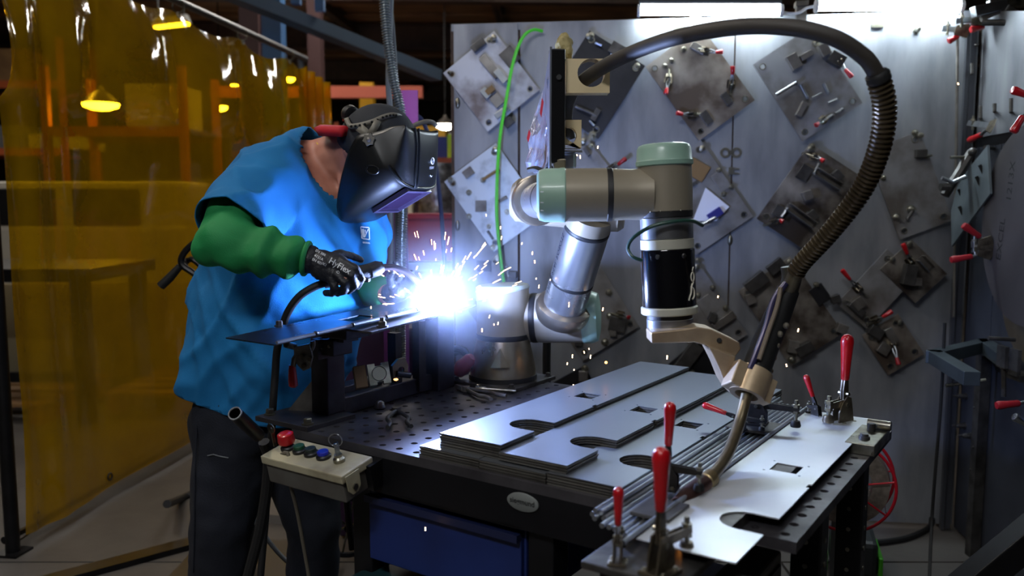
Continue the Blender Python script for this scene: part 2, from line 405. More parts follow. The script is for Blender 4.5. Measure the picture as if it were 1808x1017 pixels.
bay_light(-3.6, 4.6, 1.6, emit('curtain_backlight', (1.0, 0.93, 0.84), BAY_E * 0.5), 'added backlight lamp on the far side of the yellow curtain', 0.1)  # added lamp, backlights the curtain
bay_light(-5.2, 8.6, 1.6, EB, 'added backlight lamp deep behind the curtain', 0.1)  # second added lamp, lights the space seen through the curtain
bay_light(-1.2, 7.4, 1.6, EB, 'added fill lamp between the curtain end and the steel wall', 1.2)  # added above the view to raise the ambient light
bay_light(0.6, 9.0, 1.6, EB, 'added unseen fill lamp over the far racks', 1.2)  # added out of view; lifts ambient light and glints on the curtain
bay_light(-3.0, 10.2, 1.6, EB, 'added unseen fill lamp over the far left racks', 1.2)  # added out of view to brighten the background
bay_light(-1.1, -1.0, 1.6, emit('front_fill', (0.95, 0.97, 1.0), BAY_E * 1.75), 'added front fill lamp behind the photographer', 1.4, 3.6)  # added fill from behind the camera for front-facing surfaces
# ---------------------------------------------------------------- yellow welding curtain
def curtain_mat():
    m = bpy.data.materials.new('curtain_vinyl'); m.use_nodes = True; nt = m.node_tree; nt.nodes.clear(); N = nt.nodes.new; Lk = nt.links.new
    out = N('ShaderNodeOutputMaterial'); tr = N('ShaderNodeBsdfTransparent'); tr.inputs[0].default_value = (0.86, 0.50, 0.012, 1)
    df = N('ShaderNodeBsdfDiffuse'); df.inputs[0].default_value = (0.62, 0.36, 0.008, 1)
    tl = N('ShaderNodeBsdfTranslucent'); tl.inputs[0].default_value = (0.70, 0.38, 0.004, 1)
    gl = N('ShaderNodeBsdfGlossy'); gl.inputs['Roughness'].default_value = 0.07; gl.inputs[0].default_value = (1, 1, 1, 1)
    m1 = N('ShaderNodeMixShader'); m1.inputs[0].default_value = 0.5; Lk(df.outputs[0], m1.inputs[1]); Lk(tl.outputs[0], m1.inputs[2])
    m2 = N('ShaderNodeMixShader'); m2.inputs[0].default_value = 0.52; Lk(tr.outputs[0], m2.inputs[1]); Lk(m1.outputs[0], m2.inputs[2])
    lw = N('ShaderNodeLayerWeight'); lw.inputs[0].default_value = 0.5; pw_ = N('ShaderNodeMath'); pw_.operation = 'POWER'; pw_.inputs[1].default_value = 4; fr = N('ShaderNodeMath'); fr.operation = 'MULTIPLY_ADD'; fr.inputs[1].default_value = 0.6; fr.inputs[2].default_value = 0.075; Lk(lw.outputs['Facing'], pw_.inputs[0]); Lk(pw_.outputs[0], fr.inputs[0])
    m3 = N('ShaderNodeMixShader'); Lk(fr.outputs[0], m3.inputs[0]); Lk(m2.outputs[0], m3.inputs[1]); Lk(gl.outputs[0], m3.inputs[2]); Lk(m3.outputs[0], out.inputs[0])
    tc = N('ShaderNodeTexCoord'); nz = N('ShaderNodeTexNoise'); nz.inputs['Scale'].default_value = 5; nz.inputs['Detail'].default_value = 4
    bp = N('ShaderNodeBump'); bp.inputs['Strength'].default_value = 0.25; bp.inputs['Distance'].default_value = 0.02
    n3 = N('ShaderNodeTexNoise'); n3.inputs['Scale'].default_value = 1.3; n3.inputs['Detail'].default_value = 6; n3.inputs['Roughness'].default_value = 0.6
    mpr = N('ShaderNodeMapRange'); mpr.inputs[1].default_value = 0.35; mpr.inputs[2].default_value = 0.65; mpr.inputs[3].default_value = 0.34; mpr.inputs[4].default_value = 0.58
    Lk(tc.outputs['Object'], n3.inputs[0]); Lk(n3.outputs[0], mpr.inputs[0]); Lk(mpr.outputs[0], m2.inputs[0])
    Lk(tc.outputs['Object'], nz.inputs[0]); Lk(nz.outputs[0], bp.inputs['Height']); Lk(bp.outputs[0], gl.inputs['Normal'])
    return m
CURT = curtain_mat()
C0 = V((-1.97, 3.22, 0)); CD = V((0.131, 1, 0)).normalized(); CN = V((CD.y, -CD.x, 0)); CL = 3.15; CTOP = 2.45
ct = thing('welding_curtain', 'translucent yellow welding curtain hung from a rail behind the worker', 'curtain', C0)
nu, nv = 150, 60; vs = []; fs = []
RING = [0.28, 0.65, 1.40, 2.17, 2.92]
for j in range(nv + 1):
    z = 0.07 + (CTOP - 0.03 - 0.07) * j / nv
    for i in range(nu + 1):
        u = 0.02 + (CL - 0.02) * i / nu
        k = sin(pi / 2 * min(1, min(abs(u - r) for r in RING) / 0.36))
        topw = max(0, (z - 1.9) / 0.5)
        sag = -0.045 * topw * min(1, k) ** 2 * (1 if j == nv else 1) * (z / 2.4) ** 8
        off = 0.012 * sin(u * 7.3 + 0.8 * sin(z * 1.3)) + 0.012 * sin(u * 31 + z * 1.2) * max(0, 1 - u / 0.5)
        tq = min(1, max(0, (z - 1.8) / 0.62)); off += 0.085 * sin(pi * tq ** 0.6) * k ** 1.3 - 0.02 * topw + 0.03 * noise.noise(V((u * 1.6, z * 1.1, 3)))
        off += 0.012 * noise.noise(V((u * 7, z * 3, 8))) * (0.12 + topw)
        zz = z + sag + (0.05 * noise.noise(V((u * 0.9, 0, 1))) * (1 - j / nv) if j < nv * 0.3 else 0)
        vs.append(C0 + CD * u + CN * off + EZ * zz)
for j in range(nv):
    for i in range(nu): fs.append((j * (nu + 1) + i, j * (nu + 1) + i + 1, (j + 1) * (nu + 1) + i + 1, (j + 1) * (nu + 1) + i))
mbc = MB(); mbc.add(vs, fs); cs = mbc.build('curtain_sheet', CURT, ct, angle=180)
# tucked end at the far post, bunched in folds
mb = MB(); vs = []; fs = []
for j in range(31):
    z = 0.1 + 2.3 * j / 30
    for i in range(25):
        u = CL - 0.02 + 0.012 * i; off = 0.05 * sin(i * 0.9 + z * 0.4) + 0.1 * (i / 24)
        vs.append(C0 + CD * (u + 0.02 * sin(z * 2)) + CN * off + EZ * (z - 0.004 * i))
for j in range(30):
    for i in range(24): fs.append((j * 25 + i, j * 25 + i + 1, (j + 1) * 25 + i + 1, (j + 1) * 25 + i))
mb.add(vs, fs); mb.build('folded_edge', CURT, ct, angle=180)
RAILM = mat('rail_steel', (96, 98, 102), 0.4, 0.7)
MB().cyl(C0 - CD * 0.1 + EZ * (CTOP + 0.02), C0 + CD * (CL + 0.08) + EZ * (CTOP + 0.02), 0.021, n=12).build('top_rail', RAILM, ct)
MB().cyl(C0 - CD * 0.02 - CN * 0.05 + EZ * 0.06, C0 + CD * (CL + 0.05) - CN * 0.05 + EZ * 0.09, 0.016, n=10).build('bottom_rail', BLKST, ct)
MB().cyl(C0 - CN * 0.03, C0 - CN * 0.03 + EZ * (CTOP + 0.04), 0.027, n=12).build('post', BLKST, ct)
MB().cyl(C0 + CD * (CL + 0.03) - CN * 0.02, C0 + CD * (CL + 0.03) - CN * 0.02 + EZ * (CTOP + 0.04), 0.02, n=12).build('post', RAILM, ct)
for u in (0.0, CL + 0.03):
    MB().box((0, 0, 0.005), (0.1, 0.1, 0.01), frame(C0 + CD * u - CN * 0.03, CN, CD, EZ)).build('foot', BLKST, ct, smooth=False)
for r in RING:
    p = C0 + CD * r + EZ * (CTOP - 0.005); mb = MB()
    mb.torus(frame(p, CN, EZ, CD), 0.034, 0.004, 18, 6); mb.torus(frame(p - EZ * 0.045 + CN * 0.0, CD, EZ, CN), 0.014, 0.005, 14, 6)
    mb.build('grommet_ring', ZINC, ct)
for u in (0.12, 0.62, 1.15, 1.7):
    p = C0 + CD * u - CN * 0.01 + EZ * 0.11; MB().torus(frame(p, CD, EZ, CN), 0.016, 0.004, 14, 6).build('eyelet', BLKST, ct)

# ---------------------------------------------------------------- the shop behind
def boxthing(name, label, cat, c, s, m, yaw=0, group=None, bevel=0.0):
    return tag(MB().box((0, 0, 0), s, Matrix.Translation(V(c)) @ Matrix.Rotation(yaw, 4, 'Z')).build(name, m, smooth=False, bevel=bevel), label, cat, group)
def col(px, Y, wd, m, label, z1=CZ - 0.3, shape='I'):
    p = at(px, 357, Y); p.z = 0; o = thing('steel_column', label, 'column', p)
    mb = MB(); h = wd
    if shape == 'I': mb.box((0, -h / 2, z1 / 2), (wd, 0.03, z1)).box((0, h / 2, z1 / 2), (wd, 0.03, z1)).box((0, 0, z1 / 2), (0.03, h, z1))
    else: mb.box((0, 0, z1 / 2), (wd, h, z1))
    mb2 = MB(); mb2.add([v + p for v in mb.v], mb.f); mb2.build('shaft', m, o, smooth=False)
    MB().box(p + V((0, 0, 0.015)), (wd * 1.6, wd * 1.6, 0.03)).build('base_plate', m, o, smooth=False)
    return o
BLUEP = mat('blue_paint', (44, 92, 140), 0.5, 0, (34, 74, 118), 2)
PURP = mat('purple_paint', (120, 60, 128), 0.5, 0, (92, 44, 104), 3)
YELP = mat('yellow_paint', (200, 150, 20), 0.5)
BROWNP = mat('brown_paint', (70, 44, 44), 0.6)
c1 = col(492, 7.2, 0.16, BLUEP, 'blue painted steel column rising behind the yellow curtain', CZ - 0.25, 'box')
col(455, 7.6, 0.17, BROWNP, 'dark red-brown column left of the blue column')
col(564, 8.6, 0.13, BROWNP, 'thin dark column just right of the curtain end')
# overhead crane rail and blue hoist bracket
tag(MB().box((0, 0, 0), (0.14, 0.1, 3.2), axframe((at(420, -8, 6.4) + at(583, 58, 7.0)) / 2, at(583, 58, 7.0) - at(420, -8, 6.4))).build('crane_rail', mat('rail_bluegrey', (78, 96, 116), 0.5, 0.3), smooth=False), 'grey overhead rail running above the curtain end', 'rail')
for x, yy in ((523, 8), (565, 20)):
    tag(MB().box((0, 0, 0), (0.07, 0.07, 0.5), Matrix.Translation(at(x, yy, 6.85) + V((0, 0, 0.25)))).build('rail_hanger', BLUEP, smooth=False), 'blue hanger strut ' + ('nearest the column' if x == 523 else 'at the free end') + ' above the overhead rail', 'strut')
# purple machine upright behind the worker, conduit and cables beside it
pu = thing('machine_upright', 'purple painted machine upright with a raised top plate behind the helmet', 'machine', V((at(697, 357, 3.3).x, 3.3, 0)))
a = at(697, 357, 3.3)
MB().box((a.x, 3.3, 0.88), (0.085, 0.12, 1.76)).build('column', PURP, pu, smooth=False)
MB().box((at(722, 190, 3.3).x, 3.3, at(722, 190, 3.3).z), (0.07, 0.02, 0.13)).build('top_plate', mat('purple_pink', (170, 84, 150), 0.5), pu, smooth=False)
MB().box((a.x, 3.3, 0.02), (0.3, 0.3, 0.04)).build('foot_plate', PURP, pu, smooth=False)
MB().box((a.x - 0.05, 3.5, 0.45), (0.42, 0.28, 0.88)).build('cabinet', mat('purple_dark', (58, 34, 66), 0.55, 0, (44, 26, 52), 4), pu, smooth=False, bevel=0.01)
def ribbed(pts, r, pitch, depth, n=12):
    P = [V(q) for q in pts]; out = MB()
    L = [0]
    for i in range(1, len(P)): L.append(L[-1] + (P[i] - P[i - 1]).length)
    tot = L[-1]; m = int(tot / pitch); pp = []; rr = []; j = 0
    for k in range(m * 4 + 1):
        s = tot * k / (m * 4)
        while j < len(L) - 2 and L[j + 1] < s: j += 1
        f = (s - L[j]) / max(1e-9, L[j + 1] - L[j]); pp.append(P[j].lerp(P[j + 1], f))
        base = r(s / tot) if callable(r) else r
        rr.append(base + depth * (1 if k % 4 in (1, 2) else -1) * 0.5)
    return out.tube(pp, rr, n)
CONDM = mat('conduit_metal', (128, 134, 132), 0.35, 0.8)
tag(ribbed(bez([at(676, -30, 3.05), at(683, 60, 3.05), at(697, 150, 3.05), at(709, 210, 3.05), at(712, 350, 3.08), at(709, 450, 3.1), at(708, 640, 3.1)], 60), 0.0155, 0.0095, 0.006).build('flexible_conduit', CONDM), 'ribbed metal conduit dropping from the roof behind the helmet', 'conduit')
tag(MB().tube(bez([at(691, -30, 3.12), at(688, 60, 3.12), at(686, 150, 3.12), at(690, 220, 3.12), at(690, 400, 3.14), at(694, 640, 3.14)], 30), 0.011, 10).build('drop_cable', mat('cable_grey', (84, 86, 84), 0.5)), 'smooth grey cable hanging left of the ribbed conduit', 'cable')
tag(MB().tube(bez([at(684, -30, 3.2), at(694, 60, 3.2), at(699, 150, 3.2), at(698, 220, 3.2), at(701, 400, 3.2), at(700, 640, 3.2)], 30), 0.009, 10).build('drop_cable', mat('cable_grey2', (60, 62, 62), 0.5)), 'darker grey cable twisted between the conduit and the upright', 'cable')
tag(MB().tube(bez([at(718, 205, 3.4), at(742, 208, 3.4), at(760, 250, 3.4), at(772, 310, 3.4), at(781, 400, 3.4), at(787, 520, 3.4), at(790, 640, 3.4)], 30), 0.009, 10).build('air_hose', mat('hose_navy', (30, 36, 66), 0.5)), 'dark blue hose hanging behind the front of the helmet', 'hose')
# far shop: lamps, racks, bins, machines (blurred in the photograph)
def far_lamp(px, py, Y, wpx, label, e=EF):
    p = at(px, py, Y); r = wpx / 2 * Y / FPX
    t = thing('high_bay_lamp', label, 'lamp', p, 'far lamps glowing under the roof')
    MB().lathe([(r, 0), (r * 0.95, -0.03), (r * 0.5, -0.06), (1e-4, -0.07)], Matrix.Translation(p), 20, False).build('bulb_glass', e, t)
    MB().lathe([(r * 1.03, 0.0), (r * 0.6, r * 0.5), (r * 0.2, r * 0.75), (r * 0.2, r)], Matrix.Translation(p), 20).build('shade', RAWST, t)
    MB().cyl(p + V((0, 0, r)), V((p.x, p.y, CZ)), 0.008, n=6).build('stem', BLKST, t)
far_lamp(786, 220, 11, 32, 'oval lamp glowing beside the left edge of the steel wall')
far_lamp(178, 183, 8.5, 60, 'large lamp glowing yellow through the left half of the curtain')
far_lamp(390, 188, 12, 22, 'small lamp glowing through the curtain above the shoulder')
far_lamp(512, 138, 14, 16, 'small lamp glowing near the curtain end')
far_lamp(414, 150, 15, 12, 'tiny distant lamp glowing high through the curtain')
bay_light(at(303, 47, 8.5).x, 8.5, 0.42, emit('bay_strip', (1, 0.97, 0.88), 14), 'strip light showing just above the curtain rail', 1.15, at(303, 47, 8.5).z, 0.06)
BL = mat('box_white', (186, 182, 170), 0.7); BT = mat('box_tan', (150, 116, 74), 0.8, 0, (120, 90, 58), 4); BB = mat('box_blue', (40, 60, 140), 0.6); BR = mat('box_red', (168, 30, 50), 0.6); BG = mat('box_grey', (96, 98, 100), 0.7)
ORG = mat('rack_orange', (170, 82, 40), 0.6)
def rack(px0, px1, Y, zs, label, fill, m=ORG, depth=0.9, seed=1, bw=(0.35, 0.75)):
    R = random.Random(seed); x0 = at(px0, 357, Y).x; x1 = at(px1, 357, Y).x
    t = thing('storage_rack', label, 'rack', V(((x0 + x1) / 2, Y, 0)), 'storage racks far back in the shop')
    top = zs[-1] + 0.6
    for x in (x0, x1):
        for y in (Y, Y + depth): MB().box((x, y, top / 2), (0.07, 0.07, top)).build('upright', m, t, smooth=False)
    for z in zs:
        MB().box(((x0 + x1) / 2, Y + depth / 2, z), (x1 - x0, depth, 0.04)).build('shelf', BROWNP, t, smooth=False)
        for y in (Y - 0.02, Y + depth): MB().box(((x0 + x1) / 2, y, z - 0.02), (x1 - x0, 0.04, 0.1)).build('shelf_beam', m, t, smooth=False)
        x = x0 + 0.12; k = 0
        while x < x1 - 0.5:
            wdt = R.uniform(*bw); hh = R.uniform(0.2, 0.5); mm = R.choice(fill)
            if R.random() < 0.85:
                boxthing('storage_box', LABS(mm, z, k, label), 'box', (x + wdt / 2, Y + depth * 0.4, z + 0.021 + hh / 2), (wdt - 0.05, depth * 0.7, hh), mm, 0, label + ' boxes')
            x += wdt; k += 1
    return t
CN_ = {'box_white': 'white', 'box_tan': 'tan cardboard', 'box_blue': 'blue', 'box_red': 'red', 'box_grey': 'grey', 'yellow_paint': 'yellow', 'purple_paint': 'purple'}
def LABS(mm, z, k, rl):
    lv = 'floor' if z < 0.3 else 'low' if z < 1.0 else 'middle' if z < 1.8 else 'high' if z < 2.6 else 'topmost'
    o = ['first', 'second', 'third', 'fourth', 'fifth', 'sixth', 'seventh', 'eighth', 'ninth', 'tenth', 'eleventh', 'twelfth'][min(k, 11)]
    return f"{CN_[mm.name]} box, {o} from left on the {lv} shelf of {RK[rl]}"
RK = {'tall rack seen blurred through the middle of the curtain': 'the rack behind mid-curtain',
      'long rack seen far behind the left part of the curtain': 'the long rack far left',
      'rack of boxes seen between the helmet and the steel wall': 'the rack beside the helmet'}
rack(90, 330, 8.2, (0.15, 1.25, 2.1), 'tall rack seen blurred through the middle of the curtain', [BL, BL, YELP, BT, BG], seed=3)
rack(-420, 120, 11.5, (0.15, 1.1, 2.1, 3.0), 'long rack seen far behind the left part of the curtain', [BL, BT, BT, BG], seed=5, bw=(0.5, 1.0))
rack(575, 905, 12.5, (0.12, 1.15, 2.05), 'rack of boxes seen between the helmet and the steel wall', [BL, BT, BB, BR, BG, YELP], seed=11)
# salmon guard rail, yellow post, red bin, wrapped rolls by the helmet
tag(MB().box((0, 0, 0), (2.6, 0.1, 0.14), Matrix.Translation(at(560, 163, 10.5))).build('guard_beam', mat('salmon', (190, 96, 74), 0.6), smooth=False), 'salmon red beam under the roof right of the curtain', 'beam')
col(652, 10.8, 0.17, YELP, 'yellow painted post standing far behind the worker', 2.9, 'box')
tag(MB().box((0, 0, 0), (0.42, 0.3, 0.26), Matrix.Translation(at(742, 421, 5.2)), ).box((0, 0, 0.14), (0.46, 0.34, 0.03), Matrix.Translation(at(742, 421, 5.2))).build('red_bin', BR, smooth=False), 'red bin with a rim standing behind the conduit', 'bin')
tag(MB().box((0, 0, 0), (1.2, 0.6, 0.05), Matrix.Translation(at(760, 465, 5.25))).box((-0.5, 0, -0.51), (0.06, 0.5, 0.99), Matrix.Translation(at(760, 465, 5.25))).box((0.5, 0, -0.51), (0.06, 0.5, 0.99), Matrix.Translation(at(760, 465, 5.25))).build('work_bench', mat('bench_grey', (112, 104, 100), 0.7), smooth=False), 'grey bench holding the red bin', 'bench')
FOIL = mat('foil_wrap', (200, 200, 204), 0.25, 0.6, (120, 118, 116), 20, bump=0.5, bscale=30)
for i, (x, y, r) in enumerate(((772, 305, 0.13), (770, 340, 0.15), (774, 372, 0.14))):
    p = at(x, y, 6.0); tag(MB().lathe([(0.02, -0.066), (r, -0.066), (r * 1.04, 0), (r, 0.066), (0.02, 0.066)], Matrix.Translation(p), 20).build('wrapped_roll', FOIL), ['top', 'middle', 'bottom'][i] + ' shiny wrapped roll in the pile beside the steel wall', 'roll', 'shiny rolls beside the steel wall')
boxthing('parts_cart', 'low brown cart carrying the shiny wrapped rolls', 'cart', (at(772, 357, 6).x, 6.0, 0.635), (0.6, 0.5, 1.27), BROWNP)
boxthing('blue_banner', 'blue box with a lime edge above the salmon board', 'box', at(770, 264, 7.5), (0.36, 0.2, 0.21), BB)
boxthing('lime_strip', 'lime green strip at the right end of the blue box', 'strip', at(795, 262, 7.38), (0.05, 0.02, 0.24), mat('lime', (170, 220, 40), 0.5))
boxthing('salmon_board', 'salmon board lying under the blue box', 'board', at(772, 291, 7.5), (0.4, 0.5, 0.1), mat('salmon', (190, 96, 74), 0.6))
boxthing('pallet_tower', 'brown tower of crates carrying the salmon board', 'crates', (at(772, 291, 7.5).x, 7.5, (at(772, 291, 7.5).z - 0.051) / 2), (0.36, 0.45, at(772, 291, 7.5).z - 0.051), BROWNP)
# things behind the curtain: dark bench frame, white van-like machine, pallets, cream partition
bf = thing('bench_frame', 'dark steel bench frame standing behind the lower left of the curtain', 'bench', V((-2.9, 5.6, 0)))
for x in (-4.2, -2.7):
    for y in (5.2, 6.0): MB().box((x, y, 0.46), (0.09, 0.09, 0.92)).build('leg', BLKST, bf, smooth=False)
MB().box((-3.45, 5.6, 0.95), (1.7, 0.95, 0.08)).build('bench_top', BLKST, bf, smooth=False)
MB().box((-3.45, 5.2, 0.3), (1.5, 0.05, 0.06)).build('rail', BLKST, bf, smooth=False)
mc = thing('white_machine', 'white cabinet machine with dark windows seen through the curtain', 'machine', V((-3.6, 7.2, 0)))
MB().box((-3.6, 7.4, 0.95), (1.7, 0.8, 0.5)).build('body', BL, mc, smooth=False, bevel=0.03)
MB().box((-3.6, 7.4, 1.35), (1.7, 0.7, 0.45)).build('cab', BL, mc, smooth=False, bevel=0.05)
for x in (-4.1, -3.4): MB().box((x, 7.03, 1.36), (0.55, 0.02, 0.3)).build('window', BLACK, mc, smooth=False)
for x in (-4.2, -3.0): MB().box((x, 7.4, 0.35), (0.15, 0.6, 0.7)).build('leg', BLKST, mc, smooth=False)
tag(MB().box((0, 0, 0), (3.2, 0.06, 0.75), Matrix.Translation((-2.4, 6.6, 0.4)) @ Matrix.Rotation(0.12, 4, 'Z')).build('low_partition', mat('cream_board', (170, 158, 128), 0.8), smooth=False), 'cream low partition glowing behind the curtain', 'partition')
for i, (x, y) in enumerate(((-2.2, 5.9), (-3.45, 5.6))):
    t = thing('pallet', ['wooden pallet near the worker behind the curtain', 'wooden pallet under the dark bench frame'][i], 'pallet', V((x, y, 0)), 'pallets on the floor behind the curtain')
    for k in range(5): MB().box((x, y - 0.4 + 0.2 * k, 0.13), (1.0, 0.12, 0.02)).build('board', BT, t, smooth=False)
    for k in (-0.45, 0, 0.45): MB().box((x + k, y, 0.06), (0.08, 0.9, 0.12)).build('runner', BT, t, smooth=False)
# black cart handle behind the worker
HB = mat('handle_black', (24, 24, 26), 0.35, 0.3)
ch = thing('cart_handle', 'black bent tube cart handle sticking out behind the worker', 'handle', at(372, 560, 2.85))
MB().tube(bez([at(372, 545, 2.85), at(368, 510, 2.85), at(345, 485, 2.85), at(322, 468, 2.85), at(323, 450, 2.85), at(345, 427, 2.85), at(400, 390, 2.85)], 30), 0.011, 10).build('loop', HB, ch)
MB().tube(bez([at(372, 495, 2.9), at(355, 470, 2.9), at(340, 458, 2.9), at(328, 462, 2.9), at(326, 472, 2.87)], 20), 0.011, 10).build('loop', HB, ch)
MB().tube([at(318, 470, 2.85), at(300, 490, 2.85), at(284, 505, 2.85)], [0.012, 0.0155, 0.0155], 12).build('grip', RUBBER, ch)
MB().tube(bez([at(374, 540, 2.85), at(420, 620, 2.85), at(440, 760, 2.85), at(445, 985, 2.85)], 16), 0.014, 10).build('post', HB, ch)
p = at(445, 985, 2.85); p.z = 0.1
MB().box(p, (0.5, 0.4, 0.06)).build('base', HB, ch, smooth=False)
for s in (-0.2, 0.2): MB().cyl(p + V((s, -0.22, -0.02)), p + V((s, -0.18, -0.02)), 0.08, n=18).build('wheel', RUBBER, ch)
# things lying on the floor at lower left
tag(MB().tube(bez([at(295, 890, 3.35), onz(320, 880, 0.02), onz(350, 868, 0.02), onz(420, 850, 0.02)], 16), 0.017, 10).build('floor_hose', RUBBER), 'black hose end lying on the floor left of the jeans', 'hose')
tag(MB().box((0, 0, 0.012), (0.9, 0.08, 0.024), frame(onz(260, 985, 0), V((0.75, 0.66, 0)), V((-0.66, 0.75, 0)), EZ)).build('floor_strip', BLKST, smooth=False), 'dark flat strip lying on the concrete beside the jeans', 'strip')
tag(MB().box((0, 0, 0.02), (0.45, 0.35, 0.04), frame(onz(520, 900, 0), V((0.9, -0.2, 0)), V((0.2, 0.9, 0)), EZ)).build('floor_pad', mat('pad_grey', (110, 105, 100), 0.8), smooth=False), 'pale pad on the floor seen between the legs', 'pad')
# ================================================================ WELDING TABLE
TTOP = mat('table_top', (88, 86, 90), 0.42, 0.6, (52, 50, 54), 7, 8, rvar=0.1, bump=0.06, bscale=40)
TSIDE = mat('table_side', (30, 30, 34), 0.45, 0.6, (22, 22, 26), 6)
TM = frame(T0, EX, EY, EZ)
tab = thing('welding_table', 'dark perforated steel welding table with black skirts and legs', 'table', V((tw(0.6, 0.4).x, tw(0.6, 0.4).y, 0)))
holes = [circ(0.025 + 0.05 * i, 0.025 + 0.05 * j, 0.0082, 12) for i in range(24) for j in range(16)]
MB().plate([rect(0, 0, 1.2, 0.8)] + holes, 0.02, TM @ Matrix.Translation((0, 0, -0.02))).build('table_top', TTOP, tab, smooth=False)
MB().box((0.5, 0.4, -0.055), (0.97, 0.76, 0.004), TM).build('under_plate', DARKGAP, tab, smooth=False)
for nm, c, s in (('skirt', (0.5, 0.006, -0.06), (1.0, 0.012, 0.08)), ('skirt', (0.5, 0.794, -0.06), (1.0, 0.012, 0.08)), ('skirt', (0.006, 0.4, -0.06), (0.012, 0.776, 0.08)), ('skirt', (0.994, 0.4, -0.06), (0.012, 0.776, 0.08))):
    MB().box(c, s, TM).build(nm, TSIDE, tab, smooth=False)
for (a, b) in ((0.19, 0.07), (0.70, 0.05), (1.13, 0.36), (0.1, 0.72), (1.13, 0.74)):
    lg = MB().box((a, b, -0.4375 if a > 1 else -0.4775), (0.06, 0.06, 0.835 if a > 1 else 0.755), TM).build('leg', BLKST, tab, smooth=False, bevel=0.004)
    if a > 1:
        for k in range(7): MB().cyl(TM @ V((a + 0.0295, b, -0.13 - 0.05 * k)), TM @ V((a + 0.032, b, -0.13 - 0.05 * k)), 0.006, n=10).build('leg_hole', ZINC, lg)
        for k in range(7): MB().cyl(TM @ V((a, b - 0.0295, -0.13 - 0.05 * k)), TM @ V((a, b - 0.032, -0.13 - 0.05 * k)), 0.005, n=10).build('leg_hole', ZINC, lg)
for a0, a1, b in ((0.19, 1.13, 0.72),): MB().box(((a0 + a1) / 2, b, -0.6), (a1 - a0, 0.04, 0.04), TM).build('brace', BLKST, tab, smooth=False)
# maker's plate
pl = tw(0.673, -0.001, -0.042); PM = frame(pl, EX, EZ, -EY)
nm = MB().lathe([(0.037, 0), (0.037, 0.003), (0.034, 0.004)], PM @ Matrix.Diagonal((1, 0.5, 1, 1)), 28).build('name_plate', mat('plate_pewter', (120, 124, 122), 0.5, 0.3), tab)
MB().text('siegmund', 0.0155, PM @ Matrix.Translation((0, 0.001, 0.0046)), bold=True).build('lettering', BLACK, nm, smooth=False)
# blue drawer cabinet slung under the table
BLUED = mat('cabinet_blue', (24, 44, 104), 0.5, 0, (18, 34, 84), 5)
cb = thing('drawer_cabinet', 'dark blue drawer cabinet slung under the front of the table', 'cabinet', tw(0.45, 0.25, -0.30))
MB().box((0.445, 0.27, -0.19), (0.43, 0.48, 0.18), TM).build('body', BLUED, cb, smooth=False, bevel=0.003)
MB().box((0.445, 0.024, -0.20), (0.42, 0.012, 0.145), TM).build('drawer_front', BLUED, cb, smooth=False, bevel=0.003)
MB().box((0.445, 0.012, -0.125), (0.42, 0.02, 0.016), TM).build('pull_lip', mat('cabinet_navy', (18, 26, 60), 0.5), cb, smooth=False)
MB().box((0.445, 0.25, -0.098), (0.44, 0.5, 0.006), TM).build('top_plate', BLKST, cb, smooth=False)
sh = thing('lower_shelf', 'dark blue shelf pan low beside the table leg', 'shelf', tw(0.9, 0.3, -0.33))
MB().box((0.88, 0.3, -0.32), (0.34, 0.45, 0.02), TM).build('pan', BLUED, sh, smooth=False)
MB().box((0.88, 0.08, -0.295), (0.34, 0.01, 0.05), TM).build('front_lip', BLUED, sh, smooth=False)
MB().box((1.07, 0.3, -0.295), (0.01, 0.45, 0.05), TM).build('side_lip', BLUED, sh, smooth=False)
# green-black box and fittings beneath
for (a, b, r, ln, lab) in ((0.80, 0.1, 0.016, 0.09, 'dull metal hose fitting lying left on the blue shelf'), (0.87, 0.13, 0.02, 0.07, 'thick metal coupling lying in the middle of the blue shelf'), (0.95, 0.1, 0.014, 0.1, 'ribbed metal fitting lying right on the blue shelf')):
    p0 = tw(a, b, -0.31 + r); p1 = p0 + EX * ln
    tag(MB().lathe([(r * 0.7, 0), (r * 0.7, ln * 0.2), (r, ln * 0.2), (r, ln * 0.5), (r * 0.6, ln * 0.5), (r * 0.8, ln * 0.7), (r * 0.6, ln * 0.8), (r * 0.8, ln)], axframe(p0, EX), 12).build('hose_fitting', RAWST), lab, 'fitting', 'fittings on the blue shelf')
tag(MB().box((0.32, 0.1, -0.42), (0.28, 0.3, 0.2), TM).build('teal_case', mat('teal_plastic', (22, 52, 56), 0.5), smooth=False, bevel=0.015), 'dark teal case tucked below the blue cabinet', 'case')
tag(MB().box((0.32, 0.1, -0.535), (0.6, 0.4, 0.03), TM).box((0.05, 0.0, -0.69), (0.04, 0.04, 0.31), TM).box((0.59, 0.0, -0.69), (0.04, 0.04, 0.31), TM).box((0.05, 0.26, -0.69), (0.04, 0.04, 0.31), TM).box((0.59, 0.26, -0.69), (0.04, 0.04, 0.31), TM).build('step_stand', BLKST, smooth=False), 'black low stand under the dark teal case', 'stand')

